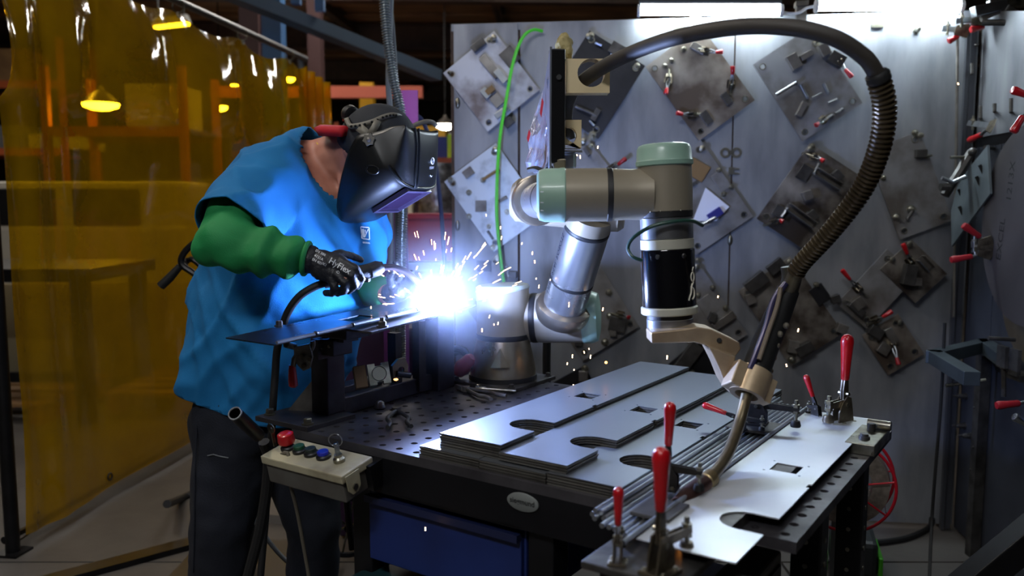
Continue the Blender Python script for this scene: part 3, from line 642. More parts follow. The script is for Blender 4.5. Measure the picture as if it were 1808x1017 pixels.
# ================================================================ CUT STEEL SHEETS IN PILES
SHEET = mat('sheet_steel', (158, 164, 172), 0.33, 0.9, (144, 150, 158), 2, 2, rvar=0.02)
SHEET.use_nodes = True
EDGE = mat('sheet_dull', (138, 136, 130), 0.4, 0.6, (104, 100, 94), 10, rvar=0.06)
ordn = ['first', 'second', 'third', 'fourth', 'fifth', 'sixth', 'seventh', 'eighth', 'ninth', 'tenth', 'eleventh', 'twelfth']
SW, SL, ST = 0.16, 0.98, 0.0019
def sheet_loops(L=SL):
    # outline with a round-ended notch in the right side, a square window and its four corner holes
    y0, y1 = 0.126, 0.208; r = (y1 - y0) / 2; xin = SW - 0.085; n = 9
    arc = [(xin + r * (1 - 1) + r - r * cos(-pi / 2 + pi * i / n) if False else xin + r - r * cos(-pi / 2 + pi * i / n), (y0 + y1) / 2 + r * sin(-pi / 2 + pi * i / n)) for i in range(n + 1)]
    out = [(0, 0), (SW, 0), (SW, y0)] + arc + [(SW, y1), (SW, 0.39), (SW - 0.006, 0.39), (SW - 0.006, 0.41), (SW, 0.41), (SW, L), (0, L)]
    win = rect(0.066, 0.456, 0.118, 0.508)
    hs = [circ(x, y, 0.0028, 8) for x in (0.058, 0.126) for y in (0.448, 0.516)]
    return [out, win] + hs
def sheet_mesh(m, L=SL):
    mb = MB().plate(sheet_loops(L), ST); me = bpy.data.meshes.new('cut_sheet')
    me.from_pydata([tuple(v) for v in mb.v], [], mb.f); me.update(); me.materials.append(m); return me
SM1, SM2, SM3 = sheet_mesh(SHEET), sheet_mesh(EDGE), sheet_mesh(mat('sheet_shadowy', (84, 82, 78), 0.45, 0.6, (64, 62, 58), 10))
TR = Matrix.Rotation(TH, 4, 'Z')
def put_sheet(a, b, z, label, group, me, yaw=0.0):
    o = bpy.data.objects.new('cut_sheet', me); COL.objects.link(o); o.location = tw(a, b, z); o.rotation_euler = (0, 0, TH + yaw)
    return tag(o, label, 'metal sheet', group)
PITCHZ = 0.0028
def pile(a, b, z, n, where, R, last=None):
    for k in range(n):
        top = k == n - 1
        lab = (last if last else f'topmost cut steel sheet of {where}') if top else f'{ordn[k]} cut steel sheet from the bottom of {where}'
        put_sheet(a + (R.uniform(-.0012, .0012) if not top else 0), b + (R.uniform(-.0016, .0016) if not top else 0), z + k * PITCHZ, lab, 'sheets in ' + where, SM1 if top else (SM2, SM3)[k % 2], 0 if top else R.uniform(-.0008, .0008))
R = random.Random(4)
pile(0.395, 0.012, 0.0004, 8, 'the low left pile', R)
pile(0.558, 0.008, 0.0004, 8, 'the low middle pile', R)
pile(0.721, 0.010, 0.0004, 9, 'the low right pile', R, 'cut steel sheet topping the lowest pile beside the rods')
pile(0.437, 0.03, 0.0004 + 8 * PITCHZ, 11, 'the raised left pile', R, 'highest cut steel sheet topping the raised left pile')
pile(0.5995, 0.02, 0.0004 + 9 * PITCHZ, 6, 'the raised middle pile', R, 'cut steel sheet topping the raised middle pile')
for k in (10, 11):
    put_sheet(0.5585 + 0.001 * k, 0.016, 0.0004 + k * PITCHZ, 'cut steel sheet inside the low middle pile under the two raised piles', 'sheets in the low middle pile under the two raised piles', SM2) if False else None

# ================================================================ STEEL RODS
RODM = mat('rod_steel', (178, 184, 190), 0.33, 0.9, (140, 144, 150), 5, rvar=0.06)
RR = 0.0047
rods = []
spec = [(0.887 + 0.0126 * i, 0.0, -0.11 - 0.009 * i + R.uniform(-.012, .012), 0) for i in range(9)] + [(0.8933 + 0.0126 * i, 0.0078, -0.10 - 0.01 * i + R.uniform(-.02, .02), 0) for i in (0, 1)]
ordn = ['first', 'second', 'third', 'fourth', 'fifth', 'sixth', 'seventh', 'eighth', 'ninth', 'tenth', 'eleventh', 'twelfth']
for i, (a, c, b0, yaw) in enumerate(spec):
    p0 = tw(a, b0, c + RR + 0.0095); p1 = tw(a + yaw, b0 + 1.0, c + RR + 0.0095)
    lab = f'{ordn[i]} steel rod from the sheet piles in the bottom row' if i < 9 else f'{ordn[i - 9]} loose steel rod lying on top of the rod row'
    tag(MB().cyl(p0, p1, RR, n=10).build('steel_rod', RODM), lab, 'rod', 'steel rods lying beside the sheet piles')
for b, lb in ((0.1, 'near flat bar under the row of rods'), (0.6, 'far flat bar under the row of rods')):
    tag(MB().box((0.946, b, 0.0046), (0.125, 0.03, 0.0088), TM).build('flat_bar', STEELD, smooth=False), lb, 'bar')

# ================================================================ WORKPIECE ON THE RIGHT
BRIGHT = mat('sheet_bright', (222, 226, 230), 0.36, 0.55, (206, 212, 218), 4, 6, rvar=0.05)
SMOKE = mat('sheet_smoked', (80, 82, 86), 0.5, 0.7)
wp = thing('clamped_sheet', 'bright cut steel sheet clamped at the right edge of the table', 'metal sheet', tw(1.085, 0.31, 0.02))
S0 = tw(1.003, -0.179, 0.0205); SMX = frame(S0, EX, EY, EZ)
MB().plate(sheet_loops(), ST, SMX).build('sheet', BRIGHT, wp, smooth=False)
MB().cyl(tw(0.9975, -0.19, 0.0255), tw(0.9975, 0.815, 0.0255), 0.0048, n=10).build('edge_rod', RODM, wp)
MB().cyl(tw(0.9975, -0.215, 0.0255), tw(0.9975, -0.19, 0.0255), 0.0048, n=10).build('rod_end', RODM, wp)
fx = thing('clamp_fixture', 'dark steel clamping fixture bars carrying the bright sheet', 'fixture', tw(1.08, 0.3, 0.0))
MB().box((1.085, 0.32, 0.010), (0.045, 0.92, 0.0195), TM).build('rail', STEELD, fx, smooth=False)
MB().box((1.03, -0.155, -0.004), (0.16, 0.21, 0.012), TM).build('front_plate', STEELD, fx, smooth=False, bevel=0.002)
MB().box((1.075, 0.71, 0.0055), (0.2, 0.12, 0.0105), TM).build('back_plate', STEELD, fx, smooth=False, bevel=0.002)
MB().box((0.945, 0.565, 0.0245), (0.11, 0.10, 0.007), TM).build('side_plate', STEELD, fx, smooth=False, bevel=0.002)
MB().box((0.985, -0.05, 0.0245), (0.07, 0.09, 0.007), TM).build('side_plate', STEELD, fx, smooth=False, bevel=0.002)
for a, b in ((0.97, -0.08), (1.05, -0.08)): MB().cyl(tw(a, b, -0.02), tw(a, b, 0.004), 0.008, n=10).build('dowel', ZINC, fx)
# end stop block with cap screws at the far right
eb = thing('stop_block', 'machined steel stop block with screws at the far right table edge', 'block', tw(1.185, 0.62, 0.0))
MB().box((1.178, 0.64, 0.0125), (0.062, 0.17, 0.025), TM).build('block', ZINC, eb, smooth=False, bevel=0.002)
MB().lathe([(0.012, 0), (0.012, 0.006), (0.009, 0.006), (0.009, 0.012)], axframe(tw(1.178, 0.60, 0.025), EZ), 16).build('screw', STEELD, eb)
MB().lathe([(0.009, 0), (0.009, 0.018), (0.007, 0.018)], axframe(tw(1.178, 0.675, 0.025), EZ), 14).build('pin', STEELD, eb)
MB().cyl(tw(1.165, 0.70, 0.036), tw(1.215, 0.70, 0.036), 0.011, n=16).build('stop_pin', ZINC, eb)

# ================================================================ TOGGLE CLAMPS
CLM = mat('clamp_metal', (128, 118, 100), 0.42, 0.85, (74, 66, 56), 25, rvar=0.1)
CLD = mat('clamp_dirty', (58, 54, 50), 0.5, 0.7, (32, 30, 28), 25, rvar=0.1)
def tclamp(p, yaw, label, s=1.0, tilt=0.0, m=CLM, gm=RED, reach=0.075, foot_drop=0.028, lay=0.0, grip=True):
    # vertical toggle clamp standing at p, arm reaching along yaw
    f = V((cos(yaw), sin(yaw), 0)); sd = V((-sin(yaw), cos(yaw), 0)); M = frame(V(p), f, sd, EZ)
    t = thing('toggle_clamp', label, 'clamp', V(p), 'red handled toggle clamps on the table')
    MB().box((0, 0, 0.003 * s), (0.05 * s, 0.045 * s, 0.006 * s), M).build('base', m, t, smooth=False, bevel=0.001)
    for x in (-0.016, 0.016):
        for y in (-0.016, 0.016): bolt(MB(), M @ V((x * s, y * s, 0.006 * s)), EZ, 0.004 * s, 0.004 * s).build('base_screw', ZINC, t)
    prof = [(-0.022, 0.004), (0.024, 0.004), (0.024, 0.03), (0.014, 0.05), (0.0, 0.062), (-0.012, 0.058), (-0.018, 0.03)]
    MS = M @ Matrix.Rotation(pi / 2, 4, 'X')
    for y in (-0.010, 0.007):
        MB().prism([(x * s, z * s) for x, z in prof], y * s, (y + 0.003) * s, MS).build('side_plate', m, t, smooth=False)
    # arm: two flat bars and end block
    for y in (-0.0065, 0.0035):
        MB().prism([(0.0, 0.040 * s), (reach * s, 0.040 * s), (reach * s, 0.052 * s), (0.0, 0.056 * s)], y * s, (y + 0.003) * s, MS).build('arm', m, t, smooth=False)
    q = M @ V((reach * 0.93 * s, 0, 0.046 * s)); mb = MB()
    mb.lathe([(0.0085 * s, -0.010 * s), (0.0085 * s, -0.004 * s), (0.004 * s, -0.004 * s), (0.004 * s, 0.004 * s), (0.0085 * s, 0.004 * s), (0.0085 * s, 0.011 * s), (0.0045 * s, 0.012 * s), (0.0045 * s, 0.021 * s)], axframe(q, EZ), 6)
    mb.cyl(q - EZ * foot_drop * s, q, 0.004 * s, n=10); mb.build('spindle', ZINC, t)
    MB().lathe([(0.011 * s, 0), (0.012 * s, 0.004 * s), (0.0095 * s, 0.014 * s), (0.006 * s, 0.015 * s)], axframe(q - EZ * (foot_drop + 0.004) * s, EZ), 16).build('foot', m, t)
    d = (EZ * cos(tilt) + f * sin(tilt) + sd * lay).normalized(); h0 = M @ V((0.0, 0, 0.045 * s))
    HM = axframe(h0, d, sd)
    for y in (-0.0045, 0.0015):
        MB().prism([(-0.006 * s, 0), (0.006 * s, 0), (0.008 * s, 0.03 * s), (0.0045 * s, 0.06 * s), (-0.0045 * s, 0.06 * s), (-0.008 * s, 0.03 * s)], y * s, (y + 0.003) * s, HM @ Matrix.Rotation(pi / 2, 4, 'X')).build('lever', m, t, smooth=False)
    for z in (0.0, 0.022): MB().cyl(HM @ V((0, -0.012 * s, z * s)), HM @ V((0, 0.012 * s, z * s)), 0.0042 * s, n=10).build('rivet', ZINC, t)
    if grip: MB().lathe([(0.0065 * s, 0.050 * s), (0.0085 * s, 0.053 * s), (0.0095 * s, 0.075 * s), (0.0125 * s, 0.12 * s), (0.0135 * s, 0.130 * s), (0.012 * s, 0.139 * s), (0.007 * s, 0.145 * s), (1e-4, 0.147 * s)], HM, 18).build('grip', gm, t)
    return t
tclamp(tw(1.068, -0.232, 0.002), TH + 1.4, 'nearest toggle clamp with the tall red grip at the sheet tip', 1.0, -0.02, CLM, RED)
tclamp(tw(0.955, 0.045, 0.028), TH + 0.15, 'second tall red-gripped toggle clamp just behind the nearest one', 0.84, 0.03, CLD, RED, 0.075, 0.036)
tclamp(tw(1.0, -0.235, 0.002), TH + 1.9, 'small toggle clamp with short red grip by the rod ends', 0.62, 0.0, CLM, RED)
tclamp(tw(1.10, 0.745, 0.012), TH - 2.0, 'far toggle clamp with upright red grip on the sheet end', 1.15, -0.03, CLM, RED, 0.05, 0.03)
tclamp(tw(0.945, 0.575, 0.028), TH + 0.1, 'dirty toggle clamp behind the robot torch', 1.0, -0.1, CLD, RED, 0.095, 0.037, grip=False)
tclamp(tw(1.035, 0.76, 0.012), TH + 2.6, 'low dark toggle clamp left of the far upright one', 0.6, 0.5, CLD, RED, 0.05, 0.03)
tclamp(tw(0.93, 0.50, 0.028), TH + 0.0, 'low dirty clamp with a folded grip beside the rods', 0.62, -1.35, CLD, RED, 0.09, 0.03)
# red ball lever under the front plate and dark mass of the front fixture
rb = thing('release_lever', 'red ball lever under the small front clamp', 'lever', tw(0.96, -0.25, -0.06))
MB().cyl(tw(0.99, -0.235, -0.03), tw(0.96, -0.262, -0.045), 0.006, n=10).build('stem', CLD, rb)
MB().sphere(tw(0.953, -0.268, -0.048), 0.015).build('ball', RED, rb)
MB().box((1.0, -0.22, -0.025), (0.05, 0.05, 0.03), TM).build('bracket', CLD, rb, smooth=False)

# ================================================================ WELDING FIXTURE ON THE LEFT
FXM = mat('fixture_steel', (78, 76, 80), 0.5, 0.7, (48, 46, 50), 8, rvar=0.1)
f2 = thing('welding_fixture', 'dark steel welding fixture with two posts and a lower beam', 'fixture', tw(0, 0.3, 0))
MB().box((-0.04, 0.08, 0.006), (0.19, 0.16, 0.012), TM).build('base_plate', FXM, f2, smooth=False, bevel=0.001)
MB().box((-0.015, 0.135, 0.112), (0.06, 0.06, 0.2), TM).build('post', FXM, f2, smooth=False, bevel=0.003)
MB().box((0.012, 0.55, 0.125), (0.05, 0.075, 0.25), TM).build('post', FXM, f2, smooth=False, bevel=0.003)
MB().box((-0.01, 0.355, 0.024), (0.045, 0.40, 0.045), TM).build('beam', FXM, f2, smooth=False, bevel=0.003)
MB().box((-0.045, 0.24, 0.055), (0.05, 0.2, 0.02), TM).build('shelf_bar', FXM, f2, smooth=False, bevel=0.002)
MB().box((0.025, 0.115, 0.19), (0.075, 0.065, 0.04), TM).build('cap_block', FXM, f2, smooth=False, bevel=0.003)
MB().box((0.07, 0.10, 0.235), (0.12, 0.08, 0.03), TM).build('top_block', FXM, f2, smooth=False, bevel=0.003)
MB().box((0.06, 0.12, 0.215), (0.05, 0.05, 0.02), TM).build('spacer', FXM, f2, smooth=False)
MB().prism([(0, 0), (-0.075, 0), (0, 0.09)], -0.004, 0.004, frame(tw(-0.045, 0.12, 0.012), EX * 0.9 + EY * 0.4, EZ)).build('gusset', RAWST, f2, smooth=False)
for a, b in ((-0.115, 0.03), (0.035, 0.02)): bolt(MB(), tw(a, b, 0.012), EZ, 0.010, 0.014).build('base_bolt', ZINC, f2)
for z in (0.185, 0.195): MB().cyl(tw(0.02 + (z - 0.185) * 3, 0.083, z), tw(0.02 + (z - 0.185) * 3, 0.078, z), 0.004, n=8).build('set_screw', ZINC, f2)
# raised support plate beside the workpiece
TILT = 0.047
def pw(a, b, c=0.0): return tw(0.179 + a, -0.192 + b, 0.251 + c + TILT * b)   # workpiece frame: a across, b along
PWY = (EY + EZ * TILT).normalized(); PWZ = EX.cross(PWY)
sp = MB().prism([(-0.09, 0.24), (0.045, 0.24), (0.028, 0.66), (-0.09, 0.66)], -0.0175, -0.012, frame(pw(0, 0), EX, PWY, PWZ)).build('support_plate', FXM, f2, smooth=False, bevel=0.001)
mb = MB(); bolt(mb, pw(0.022, 0.30, -0.012), EZ, 0.010, 0.012); mb.lathe([(0.006, 0.0), (0.006, 0.022)], axframe(pw(0.022, 0.30, -0.012), EZ), 8); mb.build('support_bolt', STEELD, f2)
mb = MB(); bolt(mb, pw(-0.175, 0.16, -0.004), EZ, 0.008, 0.012); mb.build('edge_bolt', STEELD, f2)
MB().box((-0.01, 0.38, 0.10), (0.03, 0.025, 0.17), TM).build('side_strut', FXM, f2, smooth=False)
MB().box((0.01, 0.46, 0.11), (0.025, 0.03, 0.2), TM).build('side_strut', FXM, f2, smooth=False)
MB().cyl(tw(-0.01, 0.535, 0.21), tw(0.13, 0.40, 0.255), 0.012, n=10).build('brace', FXM, f2)
# toggle clamp hung on the left post, grip pointing down
q = tw(0.03, 0.03, 0.175); fcl = thing('toggle_clamp', 'toggle clamp hanging grip-down on the left fixture post', 'clamp', q, 'red handled toggle clamps on the table')
def P5(x, y, Y=1.9): return at(x, y, Y)
GREYC = mat('clamp_grey', (124, 122, 116), 0.4, 0.8, (80, 78, 74), 20)
n_ = (CAM - P5(535, 630)).normalized(); MF = frame(P5(535, 630), V((1, 0, 0)), EZ)
S = 1.9 / FPX
def pl5(pts): return [((x - 535) * S, (630 - y) * S) for x, y in pts]
MB().prism(pl5([(520, 612), (548, 606), (553, 630), (548, 650), (536, 655), (526, 645), (520, 630)]), -0.006, 0.006, MF).build('side_plate', GREYC, fcl, smooth=False, bevel=0.001)
MB().torus(frame(P5(536, 606, 1.905), V((1, 0, 0)), EZ), 17 * S, 5 * S, 18, 8, -pi * 0.95, 0.25).build('hook', GREYC, fcl)
MB().cyl(P5(505, 608, 1.9), P5(520, 612, 1.93), 0.008, n=12).build('spindle', ZINC, fcl)
MB().tube([P5(528, 622), P5(520, 634), P5(517, 652)], [0.006, 0.007, 0.006], 10).build('lever', GREYC, fcl)
MB().tube([P5(516, 645), P5(516, 652), P5(517, 670), P5(518, 681), P5(518, 684)], [0.0075, 0.0085, 0.0105, 0.0105, 0.006], 14).build('grip', RED, fcl)
for x, y in ((532, 630), (535, 647), (546, 634)): MB().cyl(P5(x, y, 1.885), P5(x, y, 1.893), 0.0055, n=10).build('pivot_bolt', ZINC, fcl)
MB().box((0.012, 0.09, 0.185), (0.02, 0.04, 0.05), TM).build('mount', FXM, fcl, smooth=False)
# workpiece being welded: dark sheet with a short window, edge rod tacked in lengths
wl = thing('welded_sheet', 'dark steel sheet under the torch with a tacked rod along its edge', 'metal sheet', pw(-0.08, 0.3))
WSM = mat('weld_sheet', (84, 92, 100), 0.28, 0.95, (66, 72, 80), 5, rvar=0.05)
MB().plate([[(-0.16, 0), (0, 0), (0, 0.60), (-0.16, 0.60)], rect(-0.095, 0.27, -0.045, 0.345)], 0.003, frame(pw(0, 0, -0.003), EX, PWY, PWZ)).build('sheet', WSM, wl, smooth=False)
for k in range(5):
    MB().cyl(pw(0.002, 0.004 + 0.112 * k, 0.003), pw(0.002, 0.004 + 0.112 * k + 0.104, 0.003), 0.0042, n=10).build('edge_rod', RODM, wl)
    MB().sphere(pw(0.002, 0.004 + 0.112 * k + 0.107, 0.004), (0.006, 0.006, 0.005)).build('tack_weld', BLKST, wl)

# ---------------------------------------------------------------- small things on the fixture and table
mg = thing('square_magnet', 'silver square magnet with round face leaning on the fixture beam', 'magnet', tw(0.0, 0.25, 0.05))
nn = (V((0.25, -0.9, 0.35))).normalized(); xx = V((0.95, 0.3, 0.1)); xx = (xx - nn * xx.dot(nn)).normalized(); yy = nn.cross(xx); q = at(668, 662, 2.03)
MM = frame(q, xx, yy, nn)
MB().plate([[(-.026, -.026), (-.008, -.026), (-.008, -.019), (.008, -.019), (.008, -.026), (.026, -.026), (.026, .026), (.008, .026), (.008, .019), (-.008, .019), (-.008, .026), (-.026, .026)], circ(0, 0, 0.0185, 24)], 0.022, MM).build('body', mat('magnet_silver', (190, 195, 190), 0.35, 0.8, (120, 124, 120), 30), mg, smooth=False, bevel=0.001)
MB().cyl(MM @ V((0, 0, 0.002)), MM @ V((0, 0, 0.0215)), 0.0165, n=24).build('round_face', mat('magnet_face', (170, 176, 174), 0.3, 0.9), mg)
MB().box((-0.045, 0, 0.006), (0.03, 0.055, 0.03), MM).build('back_block', mat('rust_block', (84, 66, 48), 0.6, 0.5), mg, smooth=False, bevel=0.002)
sc2 = thing('screw_clamp', 'small brown screw clamp with a black tee handle on the beam', 'clamp', at(704, 660, 2.1))
MB().plate([[(-.02, -.02), (.02, -.02), (.022, .01), (.012, .03), (-.006, .028), (-.022, .012)], circ(0.002, 0.0, 0.009, 14)], 0.012, frame(at(704, 652, 2.1), V((0.8, 0.5, 0)), EZ)).build('frame', mat('clamp_brown', (110, 92, 70), 0.5, 0.6), sc2, smooth=False)
MB().cyl(at(700, 660, 2.08), at(724, 663, 2.1), 0.008, n=12).build('handle', BLKST, sc2)
tag(MB().tube(bez([at(786, 628, 2.55), at(800, 616, 2.52), at(818, 618, 2.5), at(829, 636, 2.48), at(830, 650, 2.48)], 16), 0.010, 10).build('hose_loop', RUBBER), 'black hose loop left of the robot base', 'hose')
tag(MB().tube(bez([at(789, 640, 2.58), at(805, 622, 2.55), at(824, 626, 2.53), at(832, 650, 2.5)], 16), 0.010, 10).build('hose_loop', RUBBER), 'second black hose loop behind the first at the robot base', 'hose')
tag(MB().tube(bez([at(833, 632, 2.47), at(822, 648, 2.47), at(810, 660, 2.5), at(800, 645, 2.52)], 16), [0.014, 0.018, 0.02, 0.02, 0.02, 0.02, 0.02, 0.02, 0.02, 0.018, 0.016, 0.016, 0.015, 0.015, 0.014, 0.012][:16], 12).build('red_connector', RED) if False else MB().lathe([(0.012, 0), (0.02, 0.01), (0.026, 0.05), (0.02, 0.075), (0.01, 0.08)], axframe(at(834, 630, 2.47), at(806, 660, 2.5) - at(834, 630, 2.47)), 16).build('red_connector', RED), 'red plug connector on the hoses by the robot base', 'connector')
# pliers
def pliers(name, a, b, yaw, label, m=STEELD, gm=RUBBER, L=0.16):
    o = tw(a, b, 0); M = frame(o + EZ * 0.011, V((cos(yaw), sin(yaw), 0)), V((-sin(yaw), cos(yaw), 0)), EZ)
    t = thing(name, label, 'pliers', o)
    for s in (-1, 1):
        MB().tube(bez([M @ V((0.0, 0, 0)), M @ V((-0.03, 0.012 * s, 0)), M @ V((-0.08, 0.026 * s, 0)), M @ V((-L * 0.75, 0.02 * s, 0)), M @ V((-L, 0.028 * s, 0))], 16), 0.0055, 10).build('handle', gm, t)
        MB().prism([(0.0, 0.0), (0.012, 0.012 * s), (0.05, 0.003 * s), (0.05, 0.0005 * s), (0.0, -0.004 * s)], -0.006, 0.006, M).build('jaw', m, t, smooth=False)
    MB().cyl(M @ V((0.003, 0, -0.008)), M @ V((0.003, 0, 0.008)), 0.011, n=16).build('pivot', m, t)
    return t
pliers('welding_pliers', 0.117, 0.245, TH + 2.35, 'black handled welding pliers lying open on the perforated top')
pliers('locking_pliers', 0.115, 0.545, TH + 2.9, 'steel locking pliers lying by the robot base', RAWST, RAWST, 0.14)
tag(MB().lathe([(0.012, 0), (0.012, 0.01), (0.007, 0.01), (0.007, 0.025), (0.004, 0.03), (0.004, 0.12)], axframe(tw(0.135, 0.565, 0.012), EX * 0.96 + EY * 0.28), 12).build('clamp_screw', ZINC), 'threaded clamp screw lying in front of the robot base', 'screw')
tag(MB().lathe([(0.012, 0.0), (0.016, 0.004), (0.011, 0.018), (0.006, 0.022)], axframe(tw(0.04, 0.265, 0.0), EZ), 12).build('table_stud', STEELD), 'short stud standing in a table hole by the pliers', 'stud')

# ================================================================ CONTROL BOX
cx_ = thing('control_box', 'grey push-button control box hung on the front table edge', 'control box', tw(0.15, -0.06, -0.09))
BM_ = frame(tw(0.155, -0.066, -0.03), EX, EY, EZ) @ Matrix.Rotation(radians(12), 4, 'X')
MB().box((0, 0, -0.037), (0.25, 0.085, 0.05), BM_).build('case', mat('box_putty', (92, 90, 84), 0.55, 0, (78, 74, 68), 12), cx_, smooth=False, bevel=0.004)
MB().box((0, 0, -0.003), (0.262, 0.097, 0.02), BM_).build('lid', CREAM, cx_, smooth=False, bevel=0.003)
MB().prism([(-0.02, 0), (0.02, 0), (0.018, -0.035), (0.008, -0.047), (-0.008, -0.047), (-0.018, -0.035)], 0, 0.003, BM_ @ Matrix.Translation((0.132, -0.02, 0.002)) @ Matrix.Rotation(pi / 2, 4, 'Z') @ Matrix.Rotation(pi / 2, 4, 'X')).build('side_tab', CREAM, cx_, smooth=False)
MB().cyl(BM_ @ V((0.135, -0.02, -0.03)), BM_ @ V((0.139, -0.02, -0.03)), 0.007, n=14).build('tab_screw', ZINC, cx_)
MB().box((0.13, 0.05, -0.035), (0.025, 0.05, 0.06), BM_).build('bracket', BLKST, cx_, smooth=False)
def button(x, m, r=0.0135, h=0.016, red=False):
    B = BM_ @ Matrix.Translation((x, 0.002, 0.007))
    b = MB().lathe([(r * 1.25, 0), (r * 1.25, 0.006), (r * 1.1, 0.008), (r * 1.05, h * 0.6)], B, 20).build('button', BLACK, cx_)
    if red: MB().lathe([(0.008, 0.008), (0.008, 0.016), (0.0185, 0.016), (0.02, 0.022), (0.0185, 0.038), (0.014, 0.041), (1e-4, 0.041)], B, 22).build('cap', m, b)
    else: MB().lathe([(r * 0.95, h * 0.5), (r * 0.95, h), (r * 0.8, h * 1.1), (1e-4, h * 1.1)], B, 20).build('cap', m, b)
button(-0.092, RED, red=True)
button(-0.052, mat('button_green', (20, 70, 44), 0.45)); button(-0.014, mat('button_dark', (26, 38, 36), 0.45)); button(0.026, mat('button_blue', (24, 40, 170), 0.35))
B = BM_ @ Matrix.Translation((0.075, 0.002, 0.007)); mb = MB()
mb.lathe([(0.013, 0), (0.013, 0.008), (0.009, 0.012), (0.009, 0.018), (0.004, 0.019)], B, 18); ks = mb.build('key_switch', ZINC, cx_)
MB().box((0, 0, 0.03), (0.003, 0.012, 0.03), B).torus(B @ Matrix.Translation((0, 0, 0.052)) @ Matrix.Rotation(pi / 2, 4, 'X') @ Matrix.Rotation(0.5, 4, 'Y'), 0.015, 0.0013, 20, 6).build('key_ring', STEEL, ks)
B2 = BM_ @ Matrix.Translation((-0.118, -0.012, 0.007))
lk = MB().box((0, 0, 0.03), (0.003, 0.008, 0.04), B2).plate([circ(0, 0, 0.012, 14), circ(0.004, 0.002, 0.003, 8)], 0.0025, B2 @ Matrix.Translation((0, 0, 0.055)) @ Matrix.Rotation(pi / 2, 4, 'X')).build('spare_key', ZINC, cx_, smooth=False)
tag(MB().tube(bez([BM_ @ V((-0.128, -0.02, -0.02)), at(508, 800, 1.85), at(512, 850, 1.86), at(524, 900, 1.9), at(537, 970, 1.93), at(548, 1040, 1.95), at(556, 1150, 1.97), V((at(560, 1200, 1.98).x, 1.98, 0.01))], 30), 0.0045, 8).build('control_cable', mat('cable_putty', (96, 90, 78), 0.6)), 'thin grey cable running down from the control box', 'cable')
tag(MB().cyl(BM_ @ V((-0.131, -0.02, -0.02)), BM_ @ V((-0.150, -0.02, -0.018)), 0.006, n=10).build('cable_gland', YELP), 'small yellow cable gland on the control box end', 'gland')
# open tube torch holder left of the box, with hoses running to the floor
ph_ = thing('steel_pipe', 'open-ended black steel pipe jutting left from the table corner', 'pipe', at(415, 730, 1.78))
MB().plate([circ(0, 0, 0.0155, 20), circ(0, 0, 0.0125, 20)], 0.13, axframe(at(415, 730, 1.78), at(470, 782, 1.92) - at(415, 730, 1.78))).build('tube', mat('pipe_black', (46, 46, 50), 0.35, 0.7), ph_)
MB_ = MB().torus(axframe(at(415, 730, 1.78), at(470, 782, 1.92) - at(415, 730, 1.78)), 0.014, 0.0022, 22, 6)
MB_.build('rim', STEEL, ph_)
tag(MB().tube(bez([at(466, 780, 1.93), at(474, 810, 1.95), at(470, 870, 1.97), at(458, 940, 1.98), at(440, 1010, 1.99), at(425, 1080, 2.0), onz(420, 1300, 0.02)], 30), 0.0135, 10).build('black_hose', RUBBER), 'thick black hose falling from the pipe to the floor', 'hose')
tag(MB().tube(bez([onz(440, 1000, 0.5), at(465, 935, 2.2), at(500, 985, 2.2), at(560, 1040, 2.2)], 16), 0.007, 8).build('grey_hose', mat('hose_grey', (80, 84, 90), 0.5)) if False else MB().tube(bez([at(436, 895, 2.75), at(460, 935, 2.75), at(500, 985, 2.75), at(560, 1030, 2.75)], 16), 0.008, 8).build('grey_hose', mat('hose_grey', (80, 84, 90), 0.5)), 'grey hose slanting behind the legs to lower right', 'hose')
wh = thing('caster_wheel', 'spoked caster wheel behind the table leg', 'wheel', at(612, 960, 2.75))
c = at(615, 930, 2.75); WHM = frame(c, V((1, 0.2, 0)), EZ)
MB().torus(WHM, 0.1, 0.01, 28, 8).build('rim', mat('wheel_rim', (70, 72, 76), 0.4, 0.6), wh)
for k in range(6): MB().cyl(c, WHM @ V((0.1 * cos(k * pi / 3 + 0.3), 0.1 * sin(k * pi / 3 + 0.3), 0)), 0.004, n=6).build('spoke', ZINC, wh)
MB().cyl(c - WHM.col[2].to_3d() * 0.02, c + WHM.col[2].to_3d() * 0.02, 0.014, n=12).build('hub', BLKST, wh)
MB().tube([at(612, 880, 2.7), at(616, 920, 2.7), at(622, 970, 2.7)], 0.012, 8).build('fork', BLKST, wh)
# ================================================================ ROBOT ARM
TAUPE = mat('robot_taupe', (150, 141, 124), 0.42, 0.25, (138, 130, 114), 4, rvar=0.04)
SILV = mat('robot_silver', (176, 178, 182), 0.30, 0.9, (164, 166, 170), 5, rvar=0.04)
CAP = mat('robot_cap', (146, 178, 162), 0.4, 0, (134, 166, 150), 6, coat=0.2)
CAPG = mat('robot_cap_grey', (170, 178, 172), 0.4, 0, (160, 168, 162), 6, coat=0.2)
ALU = mat('robot_alu', (186, 176, 154), 0.33, 0.9, (150, 140, 118), 10, rvar=0.08)
RING = mat('robot_ring', (26, 26, 28), 0.5)
COLL = mat('robot_collar', (160, 150, 136), 0.32, 0.9)
rb0 = tw(0.114, 0.727, 0.0)
ro = thing('welding_robot', 'grey welding robot arm with pale green joint caps on the table', 'robot', rb0)
MB().box((0.114, 0.727, 0.006), (0.235, 0.235, 0.012), TM).build('mount_plate', STEELD, ro, smooth=False, bevel=0.002)
for sx in (-1, 1):
    for sy in (-1, 1): bolt(MB(), tw(0.114 + sx * 0.1, 0.727 + sy * 0.1, 0.012), EZ, 0.008, 0.009).build('mount_bolt', STEELD, ro)
Bz = Matrix.Translation(rb0 + EZ * 0.012)
MB().lathe([(0.104, 0), (0.104, 0.014)], Bz, 40).build('base_ring', RING, ro)
